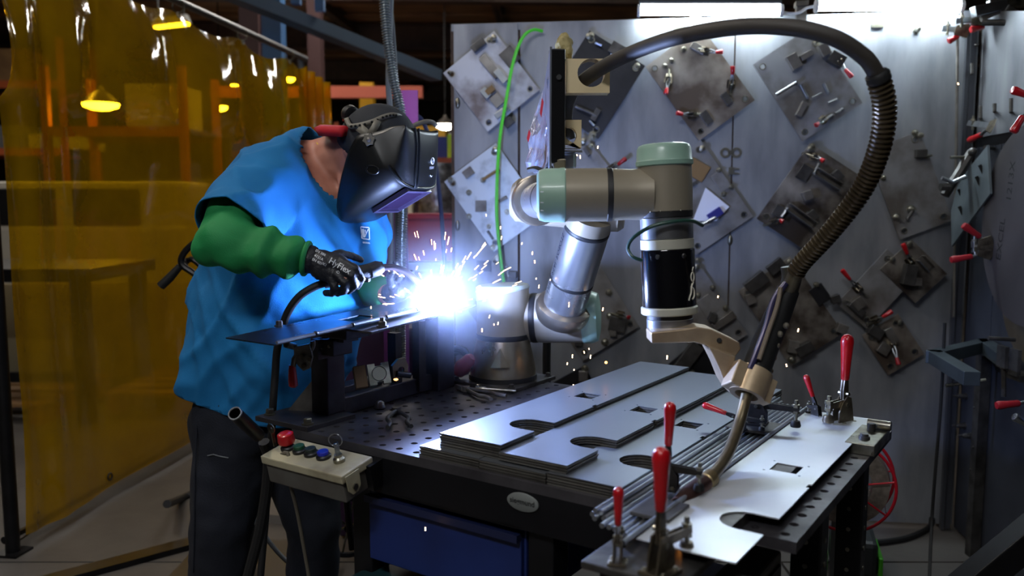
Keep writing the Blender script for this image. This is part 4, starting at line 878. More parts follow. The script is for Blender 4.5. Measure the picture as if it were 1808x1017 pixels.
bs = MB().lathe([(0.1, 0.014), (0.0995, 0.03), (0.096, 0.05), (0.0885, 0.085), (0.0815, 0.115), (0.0795, 0.122)], Bz, 48).build('base', ALU, ro)
fdir = (V((CAM.x, CAM.y, 0)) - V((rb0.x, rb0.y, 0))).normalized(); sdir = V((-fdir.y, fdir.x, 0))
# raised arrow on the base
AM = frame(rb0 + fdir * 0.0975 + EZ * 0.062 + sdir * -0.008, sdir, (EZ * 0.98 - fdir * 0.17))
mb = MB(); vs = [V((-0.028, 0, 0.004)), V((0.028, 0, 0.004)), V((0, 0.058, -0.002)), V((0, 0.0, 0.016))]
mb.add(vs, [(0, 1, 3), (1, 2, 3), (2, 0, 3), (0, 2, 1)], AM); mb.build('arrow_mark', ALU, bs, smooth=False)
MB().lathe([(0.0795, 0.122), (0.0805, 0.124), (0.0805, 0.136), (0.0795, 0.138)], Bz, 40).build('joint_ring', RING, ro)
# shoulder: upright housing cut on the slant, with a slanted cap
SHc = rb0 + EZ * 0.012
def slant(r, z0, zl, zh, M, n=40, grow=0.0):
    vs = []; fs = []
    for j in range(2):
        for i in range(n):
            a = 2 * pi * i / n; x = r * cos(a); y = r * sin(a)
            z = z0 if j == 0 else (zl + zh) / 2 + (zh - zl) / 2 * (x / r)
            vs.append(V((x, y, z)))
    fs = [(i, (i + 1) % n, n + (i + 1) % n, n + i) for i in range(n)] + [tuple(range(n - 1, -1, -1)), tuple(range(n, 2 * n))]
    return MB().add(vs, fs, M)
tiltdir = (V((0.97, -0.25, 0))).normalized()
SM = frame(SHc, tiltdir, EZ.cross(tiltdir), EZ)
slant(0.079, 0.138, 0.235, 0.278, SM).build('shoulder_housing', TAUPE, ro)
# cap: slab between two slanted planes
def slantcap(r, b0, b1, t0, t1, M, n=40):
    rings = [(1.0, b0, b1), (1.02, b0 + 0.004, b1 + 0.004), (1.02, t0 - 0.012, t1 - 0.012), (0.96, t0 - 0.002, t1 - 0.002), (0.85, t0, t1)]
    vs = []; fs = []
    for (k, zl, zh) in rings:
        for i in range(n):
            a = 2 * pi * i / n; vs.append(V((r * k * cos(a), r * k * sin(a), (zl + zh) / 2 + (zh - zl) / 2 * cos(a))))
    for j in range(4): fs += [(j * n + i, j * n + (i + 1) % n, (j + 1) * n + (i + 1) % n, (j + 1) * n + i) for i in range(n)]
    fs += [tuple(range(n - 1, -1, -1)), tuple(4 * n + i for i in range(n))]
    return MB().add(vs, fs, M)
slantcap(0.080, 0.2355, 0.2785, 0.284, 0.29, SM).build('shoulder_cap', CAPG, ro)
# horizontal shoulder axis to the right
sa = at(886, 562, 2.55); sb = at(1036, 560, 2.50); dv = (sb - sa).normalized(); SA = axframe(sa, dv); SLn = (sb - sa).length
MB().lathe([(0.072, 0.0), (0.0745, 0.03), (0.0745, SLn * 0.36)], SA, 40).build('shoulder_axis', TAUPE, ro)
MB().lathe([(0.0752, SLn * 0.36), (0.0762, SLn * 0.37), (0.0762, SLn * 0.42), (0.0752, SLn * 0.43)], SA, 40).build('joint_ring', RING, ro)
MB().lathe([(0.0745, SLn * 0.43), (0.0765, SLn * 0.5), (0.0765, SLn * 0.96)], SA, 40).build('upper_arm_housing', TAUPE, ro)
MB().lathe([(0.0775, SLn * 0.96), (0.079, SLn * 0.98), (0.079, SLn * 1.06), (0.072, SLn * 1.13), (0.05, SLn * 1.15), (1e-4, SLn * 1.15)], SA, 40).build('joint_cap', CAP, ro)
# upper arm tube
ua0 = at(990, 560, 2.46); ua1 = at(1046, 372, 2.27); ud = (ua1 - ua0).normalized(); UA = axframe(ua0, ud); UL = (ua1 - ua0).length
MB().lathe([(0.074, 0.0), (0.081, 0.018), (0.083, 0.032), (0.080, 0.046), (0.070, 0.052), (0.06, 0.054)], UA, 44).build('arm_collar', COLL, ro)
MB().lathe([(0.0635, 0.04), (0.0635, UL * 0.36)], UA, 40).build('upper_arm', SILV, ro)
MB().lathe([(0.0632, UL * 0.36), (0.0645, UL * 0.365), (0.0645, UL * 0.385), (0.0632, UL * 0.39)], UA, 40).build('arm_band', RING, ro)
MB().lathe([(0.0635, UL * 0.39), (0.0635, UL * 0.83)], UA, 40).build('upper_arm', SILV, ro)
MB().lathe([(0.0632, UL * 0.83), (0.0645, UL * 0.835), (0.0645, UL * 0.86), (0.0632, UL * 0.865)], UA, 40).build('arm_band', RING, ro)
MB().lathe([(0.0635, UL * 0.865), (0.0635, UL * 0.97)], UA, 40).build('elbow_neck', TAUPE, ro)
# lettering wrapped on the left of the upper arm
xa = UA.inverted() @ (CAM); ang0 = atan2(xa.y, xa.x)
def wrap(M, r, a_mid, z_mid, flip=1):
    def f(q): a = a_mid + flip * q.y / r; return V((r * cos(a), r * sin(a), z_mid + q.x))
    return f
for k in (1, -1):
    pass
lt = MB().text('UNIVERSAL ROBOTS', 0.022, UA, warp=wrap(UA, 0.0641, ang0 - 1.15, UL * 0.52, 1), bold=True); lt.build('lettering', mat('print_dark', (40, 44, 52), 0.5), ro, smooth=False)
# elbow: axis to the left, hidden behind the wrist
ea = at(1056, 366, 2.30); eb = at(945, 356, 2.33); EA = axframe(ea, eb - ea); EL = (eb - ea).length
MB().lathe([(0.05, -0.075), (0.062, -0.06), (0.064, -0.02), (0.064, EL * 0.8), (0.06, EL + 0.05), (0.045, EL + 0.065), (1e-4, EL + 0.065)], EA, 36).build('elbow', TAUPE, ro)
# forearm coming towards the camera into wrist one
fa0 = at(942, 355, 2.30); fa1 = at(1000, 347, 1.87); FA = axframe(fa0, fa1 - fa0); FL = (fa1 - fa0).length
MB().lathe([(0.058, 0.0), (0.066, 0.03), (0.068, 0.055), (0.064, 0.066), (0.052, 0.070), (0.047, 0.07)], FA, 44).build('arm_collar', COLL, ro)
MB().lathe([(0.0475, 0.06), (0.0475, FL - 0.01)], FA, 40).build('forearm', SILV, ro)
MB().lathe([(0.0478, FL * 0.52), (0.0485, FL * 0.525), (0.0485, FL * 0.54), (0.0478, FL * 0.545)], FA, 40).build('arm_band', RING, ro)
# wrist one, horizontal
Yw = 1.85
w1a = at(952, 345, Yw + 0.01); w1b = at(1150, 343, Yw); WA = axframe(w1a, w1b - w1a); WL = (w1b - w1a).length
wr_ = 0.0585
MB().lathe([(1e-4, -0.006), (0.045, -0.005), (0.055, 0.0), (0.0590, 0.012), (0.0595, 0.045), (0.0605, 0.047), (0.0605, 0.056), (0.0590, 0.058)], WA, 44).build('joint_cap', CAP, ro)
MB().lathe([(wr_, 0.058), (wr_, WL * 0.60)], WA, 44).build('wrist_housing', TAUPE, ro)
MB().lathe([(wr_ - 0.001, WL * 0.60), (wr_ + 0.0006, WL * 0.605), (wr_ + 0.0006, WL * 0.645), (wr_ - 0.001, WL * 0.65)], WA, 44).build('joint_ring', RING, ro)
MB().lathe([(wr_ - 0.001, WL * 0.65), (wr_ - 0.003, WL * 0.8), (wr_ - 0.002, WL * 0.9), (wr_, WL * 1.0)], WA, 44).build('wrist_housing', TAUPE, ro)
# status lights on the cap face
xl = WA.inverted() @ CAM; al = atan2(xl.y, xl.x)
for k, da in enumerate((0.95, 0.62, 0.22)):
    a = al + da - 0.35; mbk = MB(); mbk.box((0, 0, 0), (0.0015, 0.0022, 0.010), WA @ Matrix.Rotation(a, 4, 'Z') @ Matrix.Translation((0.0575, 0, 0.008)))
    mbk.build('status_mark', mat('mark_white', (220, 228, 235), 0.4), ro, smooth=False)
# wrist two, upright
v0 = at(1172, 262, Yw + 0.0); v1 = at(1183, 578, Yw - 0.005); VD = (v1 - v0).normalized(); VA = axframe(v0, VD, V((0, 1, 0))); k_ = (v1 - v0).length / 316.0
def vz(y): return (y - 262) * k_
W2 = 0.0585
MB().lathe([(1e-4, vz(254)), (0.046, vz(254)), (0.055, vz(257)), (0.0590, vz(263)), (0.0605, vz(282)), (0.0625, vz(284)), (0.0625, vz(291)), (0.0590, vz(293))], VA, 48).build('joint_cap', CAP, ro)
MB().lathe([(W2, vz(293)), (W2 + 0.0005, vz(340)), (W2 - 0.0005, vz(371))], VA, 48).build('wrist_housing', TAUPE, ro)
MB().lathe([(W2 - 0.002, vz(371)), (W2 + 0.0002, vz(372)), (W2 + 0.0002, vz(381)), (W2 - 0.002, vz(382))], VA, 48).build('joint_ring', RING, ro)
for i in range(16):
    a = 2 * pi * i / 16; MB().sphere(VA @ V(((W2 - 0.001) * cos(a), (W2 - 0.001) * sin(a), vz(371))), 0.0022, n=8, m=5).build('ring_screw', ZINC, ro)
MB().lathe([(W2 - 0.003, vz(382)), (W2 - 0.001, vz(383)), (W2 - 0.001, vz(419)), (W2 - 0.003, vz(420))], VA, 48).build('wrist_sleeve', SILV, ro)
MB().lathe([(W2 - 0.003, vz(420)), (W2, vz(421)), (W2, vz(437)), (W2 - 0.003, vz(438))], VA, 48).build('wrist_ring', mat('ring_cream', (186, 184, 168), 0.45, 0.2), ro)
# torch mount and tool coupling, with the printed black sleeve
cp = thing('torch_coupling', 'black sleeved torch coupling under the robot wrist', 'coupling', v1)
BSL = mat('sleeve_black', (16, 16, 20), 0.14, 0.2, coat=0.6)
MB().lathe([(0.0585, vz(438)), (0.0595, vz(440)), (0.0595, vz(538)), (0.0585, vz(539))], VA, 48).build('sleeve', BSL, cp)
MB().lathe([(0.060, vz(539)), (0.0625, vz(541)), (0.0625, vz(551)), (0.060, vz(553))], VA, 48).build('clamp_ring', mat('ring_cream', (186, 184, 168), 0.45, 0.2), cp)
MB().lathe([(0.050, vz(553)), (0.050, vz(561))], VA, 40).build('neck_ring', RING, cp)
MB().lathe([(0.050, vz(561)), (0.051, vz(562)), (0.051, vz(579)), (0.049, vz(580))], VA, 40).build('flange', SILV, cp)
xc = VA.inverted() @ CAM; ac = atan2(xc.y, xc.x)
for da in (-0.62, 0.36):
    p0 = VA @ V((0.0595 * cos(ac + da), 0.0595 * sin(ac + da), vz(449))); p1 = VA @ V((0.0625 * cos(ac + da), 0.0625 * sin(ac + da), vz(449))); MB().cyl(p0, p1, 0.0055, 0.0045, n=14).build('sleeve_screw', STEEL, cp)
# white emblem on the right of the sleeve: a head ring, a bent body and two feet
def onsleeve(u, z, dr=0.0008): a = ac + SGN * u / 0.0595; return VA @ V(((0.0595 + dr) * cos(a), (0.0595 + dr) * sin(a), vz(z)))
SGN = 1 if (VA @ V((0.0595 * cos(ac + 0.3), 0.0595 * sin(ac + 0.3), 0))).x > (VA @ V((0.0595 * cos(ac), 0.0595 * sin(ac), 0))).x else -1
mb = MB()
ringp = [onsleeve(0.062 + 0.0065 * cos(2 * pi * i / 16), 487 + 8 * sin(2 * pi * i / 16)) for i in range(17)]
mb.tube(ringp, 0.0014, 6)
mb.tube(bez([onsleeve(0.066, 470), onsleeve(0.062, 476), onsleeve(0.066, 482)], 10), 0.0012, 6)
mb.tube(bez([onsleeve(0.064, 496), onsleeve(0.056, 504), onsleeve(0.054, 514), onsleeve(0.049, 521), onsleeve(0.046, 527)], 14), 0.0018, 6)
mb.tube(bez([onsleeve(0.056, 504), onsleeve(0.066, 510), onsleeve(0.066, 521), onsleeve(0.058, 526)], 14), 0.0018, 6)
mb.build('emblem', mat('emblem_white', (214, 208, 190), 0.5), cp)
# torch bracket: bent bar then ring clamp
Yb = 1.80
def q5(x, y, Y=Yb): return at(x, y, Y)
FN = V((0, 1, 0))
def poly5(pts, y0, y1, name, m, parent, bevel=0.003):
    # outline given on the plane facing the camera at mid depth, thickness along depth
    mb = MB(); n = len(pts)
    a = [at(x, y, y0) for x, y in pts]; Yc = (y0 + y1) / 2; pm = [at(x, y, Yc) for x, y in pts]
    vs = [V((q.x, y0, q.z)) for q in pm] + [V((q.x, y1, q.z)) for q in pm]
    mb.add(vs, [tuple(range(n)), tuple(range(2 * n - 1, n - 1, -1))] + [(i, n + i, n + (i + 1) % n, (i + 1) % n) for i in range(n)])
    return mb.build(name, m, parent, smooth=False, bevel=bevel)
tb = thing('torch_bracket', 'worn tan metal bent bracket holding the robot torch', 'bracket', q5(1150, 600))
poly5([(1145, 583), (1190, 578), (1225, 573), (1250, 577), (1298, 600), (1301, 612), (1291, 625), (1262, 617), (1242, 606), (1220, 600), (1146, 602)], 1.765, 1.835, 'bar', BRASS, tb)
poly5([(1243, 606), (1291, 623), (1288, 640), (1289, 648), (1300, 654), (1310, 656), (1300, 684), (1284, 690), (1272, 670), (1260, 640)], 1.735, 1.815, 'web', BRASS, tb)
MB().cyl(at(1270, 601, 1.7655), at(1270, 601, 1.763), 0.0055, n=16).build('bore', DARKGAP, tb)
tc0 = at(1335, 652, 1.735); tc1 = at(1313, 712, 1.70)      # torch axis through the ring clamp
TD = (tc1 - tc0).normalized(); TA = axframe(tc0, TD, V((0, 1, 0)))
CLn = (tc1 - tc0).length
MB().plate([circ(0, 0, 0.037, 32), circ(0, 0, 0.0245, 24)], CLn * 0.72, TA @ Matrix.Translation((0, 0, CLn * 0.06))).build('ring_clamp', BRASS, tb, bevel=0.002)
mb = MB(); side = TA.col[0].to_3d(); dep = TA.col[1].to_3d()
q = TA @ V((0, 0, CLn * 0.36)); s_ = 1 if side.x > 0 else -1
MB().box((0.038 * s_, 0, CLn * 0.42), (0.02, 0.03, CLn * 0.66), TA).build('clamp_ear', BRASS, tb, smooth=False, bevel=0.002)
MB().box((-0.036 * s_, 0.0, CLn * 0.42), (0.03, 0.05, CLn * 0.68), TA).build('clamp_boss', BRASS, tb, smooth=False, bevel=0.003)
# robot torch: body, neck, nozzle
tt_ = thing('robot_torch', 'black robot welding torch with a bent neck and copper nozzle', 'welding torch', onz(1200, 893, TZ + 0.03))
b0 = at(1392, 512, 1.80); body = [b0, at(1372, 560, 1.785), at(1350, 612, 1.76), at(1337, 648, 1.738), at(1325, 678, 1.72)]
MB().tube(body, [0.024, 0.028, 0.030, 0.030, 0.024], 20).build('body', RUBBER, tt_)
MB().tube(bez([at(1388, 500, 1.77), at(1366, 530, 1.765), at(1352, 580, 1.74), at(1333, 630, 1.715), at(1324, 652, 1.705)], 20), 0.007, 10).build('gas_line', mat('line_violet', (52, 50, 84), 0.25, 0.3), tt_)
MB().tube(bez([at(1378, 508, 1.76), at(1372, 540, 1.745), at(1355, 590, 1.725), at(1340, 635, 1.705)], 20), 0.005, 8).build('wire_line', mat('line_tan', (110, 98, 84), 0.5), tt_)
for (x, y) in ((1377, 590), (1372, 610), (1366, 632), (1360, 655), (1388, 575)): MB().sphere(at(x, y, 1.745), 0.007, n=8, m=6).build('spatter_bead', mat('spatter', (110, 104, 92), 0.6, 0.4), tt_)
MB().tube(bez([at(1396, 470, 1.79), at(1398, 490, 1.79), at(1392, 514, 1.8)], 10), 0.021, 14).build('cable_boot', mat('boot_olive', (66, 62, 48), 0.5, 0.3), tt_)
nk = bez([at(1320, 690, 1.712), at(1306, 745, 1.67), at(1288, 795, 1.60), at(1268, 828, 1.545), at(1250, 848, 1.51)], 28)
MB().tube(nk, 0.0115, 16).build('neck', mat('neck_brass', (150, 138, 112), 0.36, 0.85, (110, 98, 76), 10), tt_)
n0 = at(1252, 846, 1.512); n1 = at(1196, 893, 1.425); NA = axframe(n0, n1 - n0); NL = (n1 - n0).length
MB().lathe([(0.012, -0.012), (0.0165, -0.008), (0.0165, 0.012), (0.0145, 0.014), (0.0145, 0.02)], NA, 22).build('nozzle_collar', mat('collar_brass', (158, 140, 104), 0.4, 0.85), tt_)
MB().lathe([(0.0155, 0.016), (0.017, 0.022), (0.0172, NL * 0.7), (0.0145, NL), (0.0125, NL), (0.0125, NL - 0.02), (1e-4, NL - 0.02)], NA, 24).build('nozzle', mat('nozzle_copper', (120, 88, 80), 0.36, 0.85, (84, 62, 60), 14), tt_)
# ---------------------------------------------------------------- robot cable: smooth hose then ribbed sleeve
hp = [at(1012, 158, 2.02), at(1040, 135, 1.97), at(1090, 105, 1.88), at(1180, 70, 1.74), at(1290, 49, 1.62), at(1390, 48, 1.55), at(1470, 66, 1.52), at(1525, 100, 1.52), at(1549, 132, 1.53)]
hs_ = thing('robot_cable', 'thick black cable arching from the holder to the robot torch', 'cable', hp[0])
hc = bez(hp, 64)
MB().tube(hc, [0.0165 - 0.002 * i / len(hc) for i in range(len(hc))], 18).build('hose', mat('hose_black', (64, 59, 54), 0.6, 0, (52, 48, 44), 10), hs_)
h2 = bez([at(1549, 130, 1.53), at(1562, 190, 1.55), at(1553, 260, 1.58), at(1522, 335, 1.63), at(1470, 405, 1.69), at(1418, 462, 1.75), at(1404, 484, 1.77)], 70)
ribbed(h2, lambda s: 0.0195 - 0.002 * s, 0.0092, 0.0048, 20).build('ribbed_sleeve', mat('sleeve_dark', (92, 80, 60), 0.3, 0.6, (70, 60, 46), 12), hs_)
MB().lathe([(0.018, -0.005), (0.0215, 0.0), (0.0215, 0.012), (0.018, 0.016)], axframe(at(1549, 132, 1.53), at(1556, 150, 1.535) - at(1549, 132, 1.53)), 22).build('sleeve_ring', RUBBER, hs_)
MB().tube([h2[-3], at(1402, 488, 1.77), at(1392, 512, 1.79)], [0.015, 0.0155, 0.016], 14).build('hose_end', mat('hose_olive', (84, 76, 58), 0.5, 0.3), hs_)
MB().tube(bez([hc[0], at(1002, 185, 2.06), at(1000, 215, 2.08), at(1006, 245, 2.09)], 14), 0.0155, 14).build('hose', mat('hose_black', (40, 38, 36), 0.5), hs_)
# ---------------------------------------------------------------- cable holder on the robot: black panel with drilled blocks
ch_ = thing('cable_holder', 'black cable holder panel with drilled tan blocks above the wrist', 'holder', at(985, 300, 1.98))
NYL = mat('nylon_tan', (226, 206, 164), 0.5, 0, (208, 184, 136), 5, contrast=(0.4, 0.8))
def boxpx(x0, y0, x1, y1, Ya, Yb2, name, m, parent, bevel=0.003):
    a = at(x0, y0, Ya); b = at(x1, y1, Ya)
    return MB().box(((a.x + b.x) / 2, (Ya + Yb2) / 2, (a.z + b.z) / 2), (abs(b.x - a.x), abs(Yb2 - Ya), abs(b.z - a.z))).build(name, m, parent, smooth=False, bevel=bevel)
# panel runs back along the sight line's left so that its left face shows
fa = at(971, 88, 1.93); fb = at(998, 282, 1.93)
pdir = (at(938, 357, 2.22) - at(971, 357, 1.93)); pdir.z = 0; pdir.normalize(); pside = V((-pdir.y, pdir.x, 0)) * -1
PMx = frame(at(984.5, 190, 1.93), pside, pdir, EZ); wpx = 1.93 / FPX
MB().box((0, 0.012, 0.003), (27 * wpx, 0.024, 196 * wpx), PMx).build('front_edge', mat('panel_black', (18, 18, 20), 0.3), ch_, smooth=False, bevel=0.003)
MB().prism([(0.0, 0.135), (0.0, -0.14), (0.24, -0.14), (0.28, -0.11), (0.28, -0.05), (0.12, 0.02)], -14 * wpx, -10 * wpx, frame(at(984.5, 190, 1.93), pdir, EZ, pside)).build('side_plate', mat('panel_plate', (150, 156, 170), 0.35, 0.7), ch_, smooth=False)
MB().cyl(at(987, 136, 1.928), at(987, 136, 1.924), 0.006, n=16).build('screw', STEEL, ch_)
# drilled blocks
def drill(x0, y0, x1, y1, cx, cy, r, Ya, t, name='cable_block'):
    a = at(x0, y1, Ya); W_ = (x1 - x0) * Ya / FPX; H_ = (y1 - y0) * Ya / FPX
    return MB().plate([rect(0, 0, W_, H_), circ((cx - x0) * Ya / FPX, (y1 - cy) * Ya / FPX, r * Ya / FPX, 26)], t, frame(V((a.x, Ya + t, a.z)), V((1, 0, 0)), EZ, V((0, -1, 0)))).build(name, NYL, ch_, smooth=False, bevel=0.002)
drill(999, 106, 1075, 164, 1043, 130, 24, 1.95, 0.045)
drill(998, 213, 1026, 262, 1003, 240, 15, 1.98, 0.035)
MB().box((0, 0, 0), (0.05, 0.05, 0.004), Matrix.Translation(at(1008, 268, 1.99))).build('foot_plate', SILV, ch_, smooth=False)
boxpx(978, 280, 999, 300, 1.93, 1.97, 'mount_block', ALU, ch_)
boxpx(990, 268, 1018, 300, 1.985, 2.03, 'clamp_strap', SILV, ch_, 0.008)
# crumpled clear bag with red print on the left face
BAG = mat('foil_bag', (206, 208, 220), 0.18, 0.7, (150, 152, 170), 9, bump=0.8, bscale=22)
bag = thing('crumpled_bag', 'crumpled shiny plastic bag with red print left of the black holder', 'bag', at(950, 300, 2.1))
rows = []
prof = [(140, 968, 968), (160, 958, 969), (185, 951, 970), (205, 945, 970), (225, 939, 970), (240, 932, 970), (262, 935, 970), (285, 930, 966), (302, 934, 960)]
mb = MB(); vs = []; fs = []; n = 9; R5 = random.Random(3)
for y, xl_, xr in prof:
    for i in range(n):
        f = i / (n - 1); vs.append(at(xr + (xl_ - xr) * f + R5.uniform(-1.5, 1.5), y + R5.uniform(-3, 3), 1.95 + 0.22 * f + R5.uniform(-.012, .012)))
for j in range(len(prof) - 1):
    for i in range(n - 1): fs.append((j * n + i, j * n + i + 1, (j + 1) * n + i + 1, (j + 1) * n + i))
o = mb.add(vs, fs).build('film', BAG, bag, smooth=False); so = o.modifiers.new('s', 'SOLIDIFY'); so.thickness = 0.003
for (x0, y0, x1, y1) in ((953, 172, 960, 208), (930, 228, 937, 252)):
    MB().add([at(x0 + 4, y0, 1.99 if x0 > 945 else 2.12), at(x1, y0 + 8, 1.98 if x0 > 945 else 2.11), at(x1 - 4, y1, 1.98 if x0 > 945 else 2.11), at(x0, y1 - 8, 1.99 if x0 > 945 else 2.12)], [(0, 1, 2, 3)]).build('red_print', REDD, bag, smooth=False)
MB().tube(bez([at(934, 300, 2.0), at(946, 298, 1.98), at(960, 302, 1.96), at(975, 296, 1.95)], 12), 0.007, 8).build('cable_tie', BLACK, bag)
kn = blob([('ell', at(996, 78, 1.99), (0.02, 0.02, 0.026)), ('ell', at(1003, 92, 1.985), (0.012, 0.016, 0.022)), ('ell', at(988, 90, 1.99), (0.010, 0.014, 0.015))], 0.005, 2, lambda q: 0.004 * noise.noise(q * 90))
tag(kn.build('tape_knot', mat('tape_beige', (176, 162, 112), 0.7, 0, (130, 116, 70), 30, bump=0.5, bscale=60)), 'beige wad of tape knotted on top of the black holder', 'tape')
tag(MB().tube(bez([at(1004, 95, 1.99), at(1004, 104, 1.99), at(1002, 112, 2.0), at(1001, 150, 2.02)], 12), 0.006, 8).build('green_lead', mat('lead_green', (60, 190, 80), 0.45)), 'short green lead under the beige tape wad', 'lead')
# green wrist lead
tag(MB().tube(bez([at(1240, 398, 1.84), at(1222, 390, 1.79), at(1190, 391, 1.775), at(1150, 400, 1.78), at(1118, 420, 1.80), at(1109, 438, 1.81), at(1117, 453, 1.80), at(1134, 460, 1.80)], 40), 0.0042, 10).build('wrist_lead', mat('lead_darkgreen', (22, 62, 52), 0.4)), 'thin dark green lead looped round the silver wrist', 'lead')
# bright green hose hanging down the wall
tag(MB().tube(bez([onwall(958, 55, 0.03), onwall(940, 53, 0.05), onwall(922, 68, 0.07), onwall(906, 110, 0.09), onwall(893, 180, 0.1), onwall(883, 240, 0.11), onwall(878, 310, 0.12), onwall(877, 380, 0.12), onwall(883, 450, 0.12), onwall(890, 505, 0.12), onwall(893, 540, 0.12), onwall(897, 640, 0.12)], 60), 0.0068, 10).build('air_hose', mat('hose_lime', (90, 224, 60), 0.4)), 'bright green hose hanging over the top of the steel wall', 'hose')
tag(MB().tube(bez([at(966, 590, 2.75), at(965, 640, 2.75), at(966, 700, 2.76), at(970, 800, 2.8), at(975, 1000, 2.85), V((0.14, 2.9, 0.03))], 24), 0.014, 10).build('robot_supply_cable', RUBBER), 'black cable dropping behind the robot shoulder', 'cable')
# ================================================================ JIG PLATES HANGING ON THE STEEL WALL
JM = [mat('jig_pale', (190, 193, 200), 0.45, 0.3, (112, 102, 100), 6, 8, contrast=(0.45, 0.66)),
      mat('jig_grey', (142, 142, 144), 0.42, 0.3, (96, 90, 84), 6, 8, rvar=0.06, contrast=(0.42, 0.64)),
      mat('jig_brown', (150, 142, 132), 0.48, 0.25, (76, 64, 54), 5, 8, contrast=(0.36, 0.58)),
      mat('jig_dark', (46, 46, 50), 0.45, 0.5, (30, 29, 31), 6, 6),
      mat('jig_white', (196, 204, 212), 0.42, 0.35, (150, 156, 164), 14, 6, contrast=(0.5, 0.72)),
      mat('jig_smoked', (142, 136, 128), 0.48, 0.25, (54, 45, 38), 6, 8, contrast=(0.36, 0.58))]
OFFW = 0.022
def jig(label, top, left, bottom, right, mi, feats=(), t=0.009, holes=True, lift=0.0):
    T, L, B, R_ = (onwall(x, y, OFFW + lift) for x, y in (top, left, bottom, right))
    c = (T + L + B + R_) / 4; ax = ((R_ - T) + (B - L)).normalized(); n = WN.copy()
    ay = n.cross(ax).normalized(); wd = ((R_ - T).length + (B - L).length) / 2; hh = ((T - L).length + (R_ - B).length) / 2
    M = frame(c, ax, ay, n)
    j = thing('jig_plate', label, 'jig plate', c, 'jig plates hung on the steel wall')
    loops = [rect(-wd / 2, -hh / 2, wd / 2, hh / 2)]
    hc = [(sx * (wd / 2 - 0.028), sy * (hh / 2 - 0.028)) for sx in (-1, 1) for sy in (-1, 1)]
    if holes: loops += [circ(x, y, 0.010, 14) for x, y in hc]
    MB().plate(loops, t, M).build('plate', JM[mi], j, smooth=False)
    MB().cyl(T - EZ * 0.028 - n * 0.022, T - EZ * 0.028 + n * 0.035, 0.0075, n=12).lathe([(0.012, 0), (0.012, 0.006), (0.006, 0.008)], axframe(T - EZ * 0.028 + n * 0.03, n), 12).build('hanging_peg', ZINC, j)
    if holes:
        for x, y in hc: MB().torus(M @ Matrix.Translation((x, y, t)), 0.0125, 0.002, 14, 6).build('hole_rim', ZINC, j)
    o = OFFW + lift + t
    for f in feats:
        k = f[0]
        if k == 'b':
            mb = MB(); bolt(mb, onwall(f[1], f[2], o), n, f[3] if len(f) > 3 else 0.009, 0.01, f[4] if len(f) > 4 else 0.02); mb.build('bolt', ZINC, j)
        elif k == 'k':
            _, x, y, w_, h_, ang, dp = f[:7]; mm = f[7] if len(f) > 7 else RAWST
            p = onwall(x, y, o + dp / 2); s = p.y / FPX; a = radians(-ang)
            MB().box((0, 0, 0), (w_ * s, h_ * s, dp), frame(p, WD * cos(a) + EZ * sin(a), EZ * cos(a) - WD * sin(a), n)).build('block', mm, j, smooth=False, bevel=0.0015)
        elif k == 'r':
            _, x0, y0, x1, y1, r = f[:6]; mm = f[6] if len(f) > 6 else STEEL; st = f[7] if len(f) > 7 else 0.025
            MB().cyl(onwall(x0, y0, o + st), onwall(x1, y1, o + st), r, n=10).cyl(onwall(x1, y1, o), onwall(x1, y1, o + st), r, n=10).build('rod', mm, j)
        elif k == 'u':   # channel bar standing on edge
            _, x0, y0, x1, y1, w_, dp = f[:7]
            p0 = onwall(x0, y0, o); p1 = onwall(x1, y1, o); d = (p1 - p0).normalized(); sdv = n.cross(d)
            Mx = frame((p0 + p1) / 2, d, sdv, n); Ln = (p1 - p0).length
            MB().box((0, -w_ / 2, dp / 2), (Ln, 0.004, dp), Mx).box((0, w_ / 2, dp / 2), (Ln, 0.004, dp), Mx).box((0, 0, 0.003), (Ln, w_, 0.005), Mx).build('channel', RAWST, j, smooth=False)
            MB().box((0, -w_ / 2, dp + 0.001), (Ln, 0.005, 0.003), Mx).build('channel_lip', STEEL, j, smooth=False)
        elif k == 'c':   # toggle clamp: grip tip, grip root, body
            _, x0, y0, x1, y1, x2, y2 = f[:7]; gm = f[7] if len(f) > 7 else RED
            g0 = onwall(x0, y0, o + 0.05); g1 = onwall(x1, y1, o + 0.042); b2 = onwall(x2, y2, o + 0.018)
            d = (b2 - g1).normalized(); sdv = n.cross(d); Lb = (b2 - g1).length
            Mx = frame(b2, d, sdv, n)
            cl = MB().box((0, 0, -0.014), (0.05, 0.034, 0.006), Mx).prism([(-0.02, -0.012), (0.024, -0.012), (0.018, 0.018), (0.0, 0.026), (-0.016, 0.014)], -0.010, -0.006, Mx @ Matrix.Rotation(pi / 2, 4, 'X')).prism([(-0.02, -0.012), (0.024, -0.012), (0.018, 0.018), (0.0, 0.026), (-0.016, 0.014)], 0.006, 0.010, Mx @ Matrix.Rotation(pi / 2, 4, 'X')).build('clamp_body', CLM, j, smooth=False)
            for s in (-1, 1): MB().tube([g1 + sdv * 0.002 * s, g1.lerp(b2, 0.5) + sdv * 0.007 * s + n * 0.004, b2 + sdv * 0.005 * s], 0.0032, 8).build('lever', STEEL, cl)
            dg = (g0 - g1).normalized(); Lg = (g0 - g1).length
            MB().lathe([(0.0055, 0), (0.0075, 0.003), (0.0085, Lg * 0.4), (0.0105, Lg * 0.85), (0.0085, Lg * 0.96), (1e-4, Lg)], axframe(g1, dg), 14).build('grip', gm, cl)
            mb = MB(); e2 = b2 + d * 0.045
            mb.tube([b2 + n * 0.012, e2 + n * 0.012], 0.005, 8).cyl(e2 - n * 0.016, e2 + n * 0.022, 0.0042, n=8).lathe([(0.008, 0), (0.008, 0.008)], axframe(e2 - n * 0.02, n), 10); mb.build('arm', ZINC, cl)
